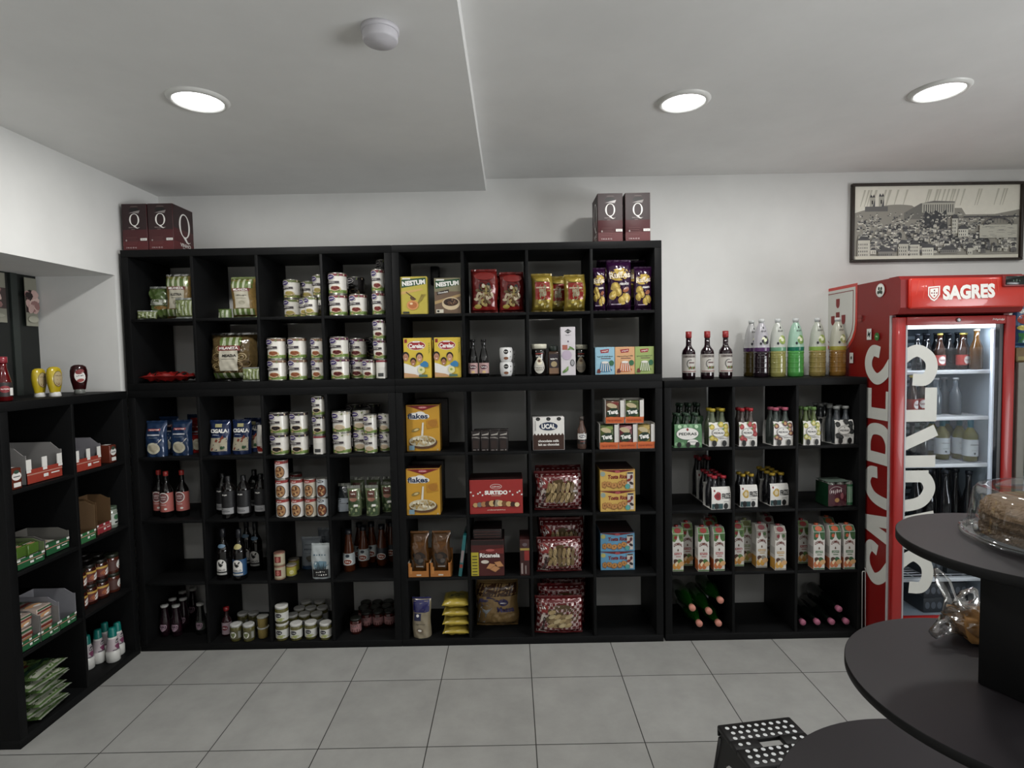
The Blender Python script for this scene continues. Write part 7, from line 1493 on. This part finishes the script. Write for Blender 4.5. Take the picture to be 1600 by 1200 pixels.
# ---- SIDE SHELF along the left wall (faces into the room)
LY0 = -.7975
PL = {}
def putL(P, px, py, r, c, look, group=None, scale=1.0, rest=0.0, jig=.02, X=None, rot=0.0):
    s3 = scale if isinstance(scale, tuple) else (scale,)*3; W0, D0, H0 = dims(P); w_, d_, h_ = W0*s3[0], D0*s3[1], H0*s3[2]; z = UZ[r]
    if X is None: x, y = on_plane(px, py, z)
    else: x = X; y = Yat(px, X, z+rest+h_/2)
    lo = LY0+(.039+c*.352)*1.021; rnd = abs(w_-d_) < .003 and P.cat in ('jar', 'bottle'); L = PL.setdefault((r, c), [])
    best = free_spot(L, y, -min(x, .003)+d_/2, w_, d_, rest, rest+h_, rnd, (lo+.001, lo+.335), (-.003, .370))
    if not best: print('NO ROOM L', look); return None
    _, yy, dd, sh = best; L.append((yy, dd, w_*sh, d_*sh, rest, rest+h_, rnd))
    return spawn(P, (-dd, yy, z+.0006+rest), (0, 0, PI/2+rot+rj.uniform(-jig, jig)), look+', side shelf '+['bottom', 'third', 'second', 'top'][r]+' row '+['near', 'far'][c]+' cubby', group, (s3[0]*sh, s3[1]*sh, s3[2]))
def topL(P, px, X, look, sc, rz, tilt=0): spawn(P, (X, Yat(px, X, 1.55), 1.4706), (0, 0, rz), look+', on top of side shelf', 'sauce bottles on the side shelf', sc)
topL(KET, 5, -.06, 'glass ketchup bottle at frame edge', .95, 1.0)
topL(SQ_M, 61, -.13, 'yellow mustard squeeze bottle, left', .80, 1.45); topL(SQ_M, 85, -.07, 'yellow mustard squeeze bottle, right', .84, 1.45); topL(SQ_K, 123.5, -.12, 'dark red sauce squeeze bottle', .88, .75)
putL(PK_CHOC, 28, 765, 3, 0, 'brown capsule box', 'coffee capsule boxes', (1, 1, .92)); putL(TR_RED, 72, 751, 3, 0, 'red and grey cardboard tray', 'cardboard trays', (1, 1, 1.05), jig=0)
putL(TR_RED2, 140, 734, 3, 1, 'red and grey cardboard tray', 'cardboard trays', (.92, 1, 1), jig=0); putL(PK_CHOC, 178, 723, 3, 1, 'brown capsule box', 'coffee capsule boxes', (.95, 1, .95)); putL(PK_CHOC, 170, None, 3, 1, 'brown capsule box set back', 'coffee capsule boxes', (.9, .5, 1.05), X=-.2)
tg1 = putL(TR_G1, 50, 884, 2, 0, 'green tray, left one', 'cardboard trays', (1, 1, 1), jig=0); tg2 = putL(TR_G2, 93, 862, 2, 0, 'green tray, right one', 'cardboard trays', (1, 1, 1.15), jig=0)
x_, y_ = tg1.location.x, tg1.location.y
for i, (dx, dy, sx, sz) in enumerate(((.052, -.034, .95, 1.0), (.052, .034, .95, .95), (-.028, -.034, .95, 1.55))):
    spawn(PK_SPRD, (x_+dx, y_+dy, UZ[2]+.0042), (0, 0, PI/2), 'green biscuit sachet in left green tray, '+('front left', 'front right', 'rear tall')[i], 'green biscuit sachets', (sx, .45, sz))
spawn(PK_SNACK, (tg2.location.x, tg2.location.y, UZ[2]+.0048), (0, 0, PI/2), 'single biscuit pack in right green tray of side shelf', 'green biscuit sachets', (1.1, .9, .6))
putL(TR_BR, 138, 847, 2, 1, 'brown tray with green front', 'cardboard trays', (1, 1, 1.0), jig=0); putL(TR_BR2, 164, 832, 2, 1, 'brown tray with red front', 'cardboard trays', (1, 1, 1.0), jig=0)
J_PALE = jar('sauce_jar', .030, .115, '8c9488', '4c5c4c', 'b4b8b0', lambda A, R, H: (A.ell(0, H*.5, R*.5, H*.12, paper('3c6c48'), 14, 2), A.rect(-.01, .01, H*.22, H*.3, IK)))
putL(J_PALE, 183, 824, 2, 1, 'pale jar with green label')
for i, (px, py, P) in enumerate(((47, 1014, TR_G3), (76, 997, TR_G3), (107, 978, TR_W))):
    t_ = putL(P, px, py, 1, 0, 'green and grey tray, '+('left', 'middle', 'right empty')[i], 'cardboard trays', (.66 if i < 2 else .78, 1, 1), jig=0)
    if i < 2:
        for k in range(2): spawn(PK_BUEN, (t_.location.x+.002, t_.location.y, UZ[1]+.0045+k*.0855), (0, 0, PI/2), 'wafer bar pack in %s tray, %s, side shelf third row' % (('left', 'middle')[i], ('lower', 'upper')[k]), 'wafer bar packs', (1.6, .9, .96 if k == 0 else .62))
for i, (px, py) in enumerate(((136, 952), (150, 943), (167, 933), (187, 923))):
    for k in range(2): putL(J_NUTW if i == 3 else J_NUT, px, py, 1, 1, 'spread jar, %s, %s from left' % (('lower', 'upper')[k], ('first', 'second', 'third', 'fourth')[i]), 'chocolate spread jars', (.92, .92, 1.12), rest=k*.1035)
for i, px in enumerate((146, 160, 176)): 
    for k in range(2): putL(J_NUT, px, None, 1, 1, 'spread jar, rear file, %s, %s' % (('lower', 'upper')[k], ('left', 'middle', 'right')[i]), 'chocolate spread jars', (.92, .92, 1.12), rest=k*.1035, X=-.11)
for k in range(7):
    spawn(G_GLIE, (-.118+.006*(k % 3-1), LY0+.039+.155+.008*(-1)**k, UZ[0]+.0006+k*(dims(G_GLIE)[2]*.8+.0004)), (0, 0, PI/2+[.1, -.12, .05, -.05, .14, -.1, .1][k]), 'green and white food bag, %s of seven, side shelf bottom' % ('lowest', 'second', 'third', 'fourth', 'fifth', 'sixth', 'topmost')[k], 'stacked green food bags', (1.15, 1.0, .8))
for i, (px, py) in enumerate(((141, 1037), (160, 1034), (179, 1032), (195, 1021))): putL(CREAM, px, py, 0, 1, 'white cream bottle with teal cap, front, %s' % ('leftmost', 'second', 'third', 'rightmost')[i], 'teal capped cream bottles', (1.05, 1.05, 1.08) if i != 2 else (1.1, 1.1, 1.1))
for i, px in enumerate((146, 163, 180)): putL(CREAM, px, None, 0, 1, 'white cream bottle with teal cap, rear, %s' % ('left', 'middle', 'right')[i], 'teal capped cream bottles', (1.05, 1.05, 1.08), X=-.09)

# ---- INSIDE THE RED FRIDGE
PF = {}
def infr(P, px, Y, z, look, grp, sc=1.0, rz=0.0):
    s3 = sc if isinstance(sc, tuple) else (sc,)*3; W0, D0, H0 = dims(P); w_, d_, h_ = W0*s3[0], D0*s3[1], H0*s3[2]; L = PF.setdefault(round(z, 1), [])
    best = free_spot(L, Xat(px, Y, z+h_/2), Y, w_, d_, z, z+h_, P.cat != 'box', (FX0+.050, FX1-.066), (-.105, .33))
    if not best: print('NO ROOM F', look); return
    _, x, y, sh = best; L.append((x, y, w_*sh, d_*sh, z, z+h_, P.cat != 'box')); spawn(P, (x, y, z+.0006), (0, 0, rz if P.cat != 'box' else 0), look, grp, (s3[0]*sh, s3[1]*sh, s3[2]))
OR = ('first', 'second', 'third', 'fourth', 'fifth', 'sixth', 'seventh', 'eighth')
for i, (px, P) in enumerate(((1433, F_DARK), (1449, F_DARK), (1467, F_BEER), (1483, F_DARK), (1500, F_BEER), (1515, F_BEER), (1533, F_AMB))): infr(P, px, -.02+.03*(i % 2), FSH[0], 'dark beer bottle on top fridge shelf, %s from left' % OR[i], 'bottles on top fridge shelf', .92 if P is not F_AMB else .96, rj.uniform(-.5, .5))
for i, px in enumerate((1445, 1462, 1480, 1497, 1513)): infr(F_DARK, px, .12, FSH[0], 'dark bottle in second rank on top fridge shelf, %s' % OR[i], 'bottles on top fridge shelf', .95)
for i, (px, P) in enumerate(((1425, F_BEER), (1440, F_BEER), (1462, F_CLR), (1475, F_CLR), (1488, F_CLR))): infr(P, px, .0+.04*(i % 2), FSH[1], 'bottle on second fridge shelf, %s from left' % OR[i], 'bottles on second fridge shelf', 1.0, rj.uniform(-.4, .4))
for i, (px, P, Y) in enumerate(((1425, F_DARK, 0), (1441, F_DARK, 0), (1456, F_WINE, .14), (1472, F_WINE, .02), (1487, F_WINE, .12), (1500, F_WINE, .02), (1525, F_WINE, -.02))): infr(P, px, Y, FSH[2], 'bottle on third fridge shelf, %s from left' % OR[i], 'bottles on third fridge shelf', 1.0 if P is F_WINE else .95, rj.uniform(-.2, .2))
for i, px in enumerate((1430, 1450, 1471, 1492, 1513, 1534)): infr(F_DARK, px, .0+.02*(i % 2), FSH[3], 'tall dark bottle on fourth fridge shelf, %s from left' % OR[i], 'tall dark bottles in the fridge', (1.25, 1.25, 1.72))
for i, px in enumerate((1436, 1458, 1480, 1502, 1524)): infr(F_DARK, px, .12, FSH[3], 'tall dark bottle, second rank, fourth fridge shelf, %s' % OR[i], 'tall dark bottles in the fridge', (1.25, 1.25, 1.72))
for i, px in enumerate((1437, 1474, 1511)): infr(F_CRATE, px, .03, FSH[4], 'dark bottle crate under fourth shelf of fridge, %s' % OR[i], 'dark bottle crates', (1, 1, 1.9))
for i, px in enumerate((1438, 1475)):
    for k in range(2): infr(F_CRATE, px, .03, .17+k*.083, 'dark bottle crate on fridge floor, %s %s' % (('lower', 'upper')[k], ('left', 'right')[i]), 'dark bottle crates', (1, 1, 1.15))
# ---- snacks on the grey cabinet
R1 = bag('crisps_bag', .17, .24, .07, foil('1c4c7c'), lambda A, w, h: (A.rect(-w*.42, w*.42, h*.08, h*.30, foil('2c7c34'), .012), A.ell(-w*.2, h*.62, w*.22, h*.12, foil('a83c28'), 14, 2), A.ell(-w*.25, h*.80, w*.16, h*.06, foil('b0b4b0'), 12, 2), A.ell(-w*.3, h*.42, w*.14, h*.06, foil('c0b040'), 12, 2)), 70, seal=foil('2c6c9c'))
R2 = bag('crisps_bag', .17, .11, .06, foil('a08c30'), lambda A, w, h: A.ring(-w*.25, h*.5, w*.18, h*.3, .008, foil('6c5c1c'), 20), 71, seal=foil('a08c30'))
BK = Proto('snack_carton', 'box'); k_ = MB(); k_.bbox(-.10, .10, -.08, .08, 0, .075, paper('6c5424'), .002); Art(k_, f_front(-.08)).rect(-.09, .09, .01, .03, paper('8c7c3c'), .5); BK.part('snack_carton', k_)
spawn(BK, (4.86, -.065, 1.5408), (0, 0, 0), 'low brown snack carton on the grey cabinet'); spawn(R1, (4.862, -.10, 1.6165), (0, 0, 0), 'blue and green crisps bag on snack carton', None, (1, .8, .95)); spawn(R2, (4.95, .15, 1.5408), (0, 0, 0), 'yellow crisps bag behind snack carton on grey cabinet')
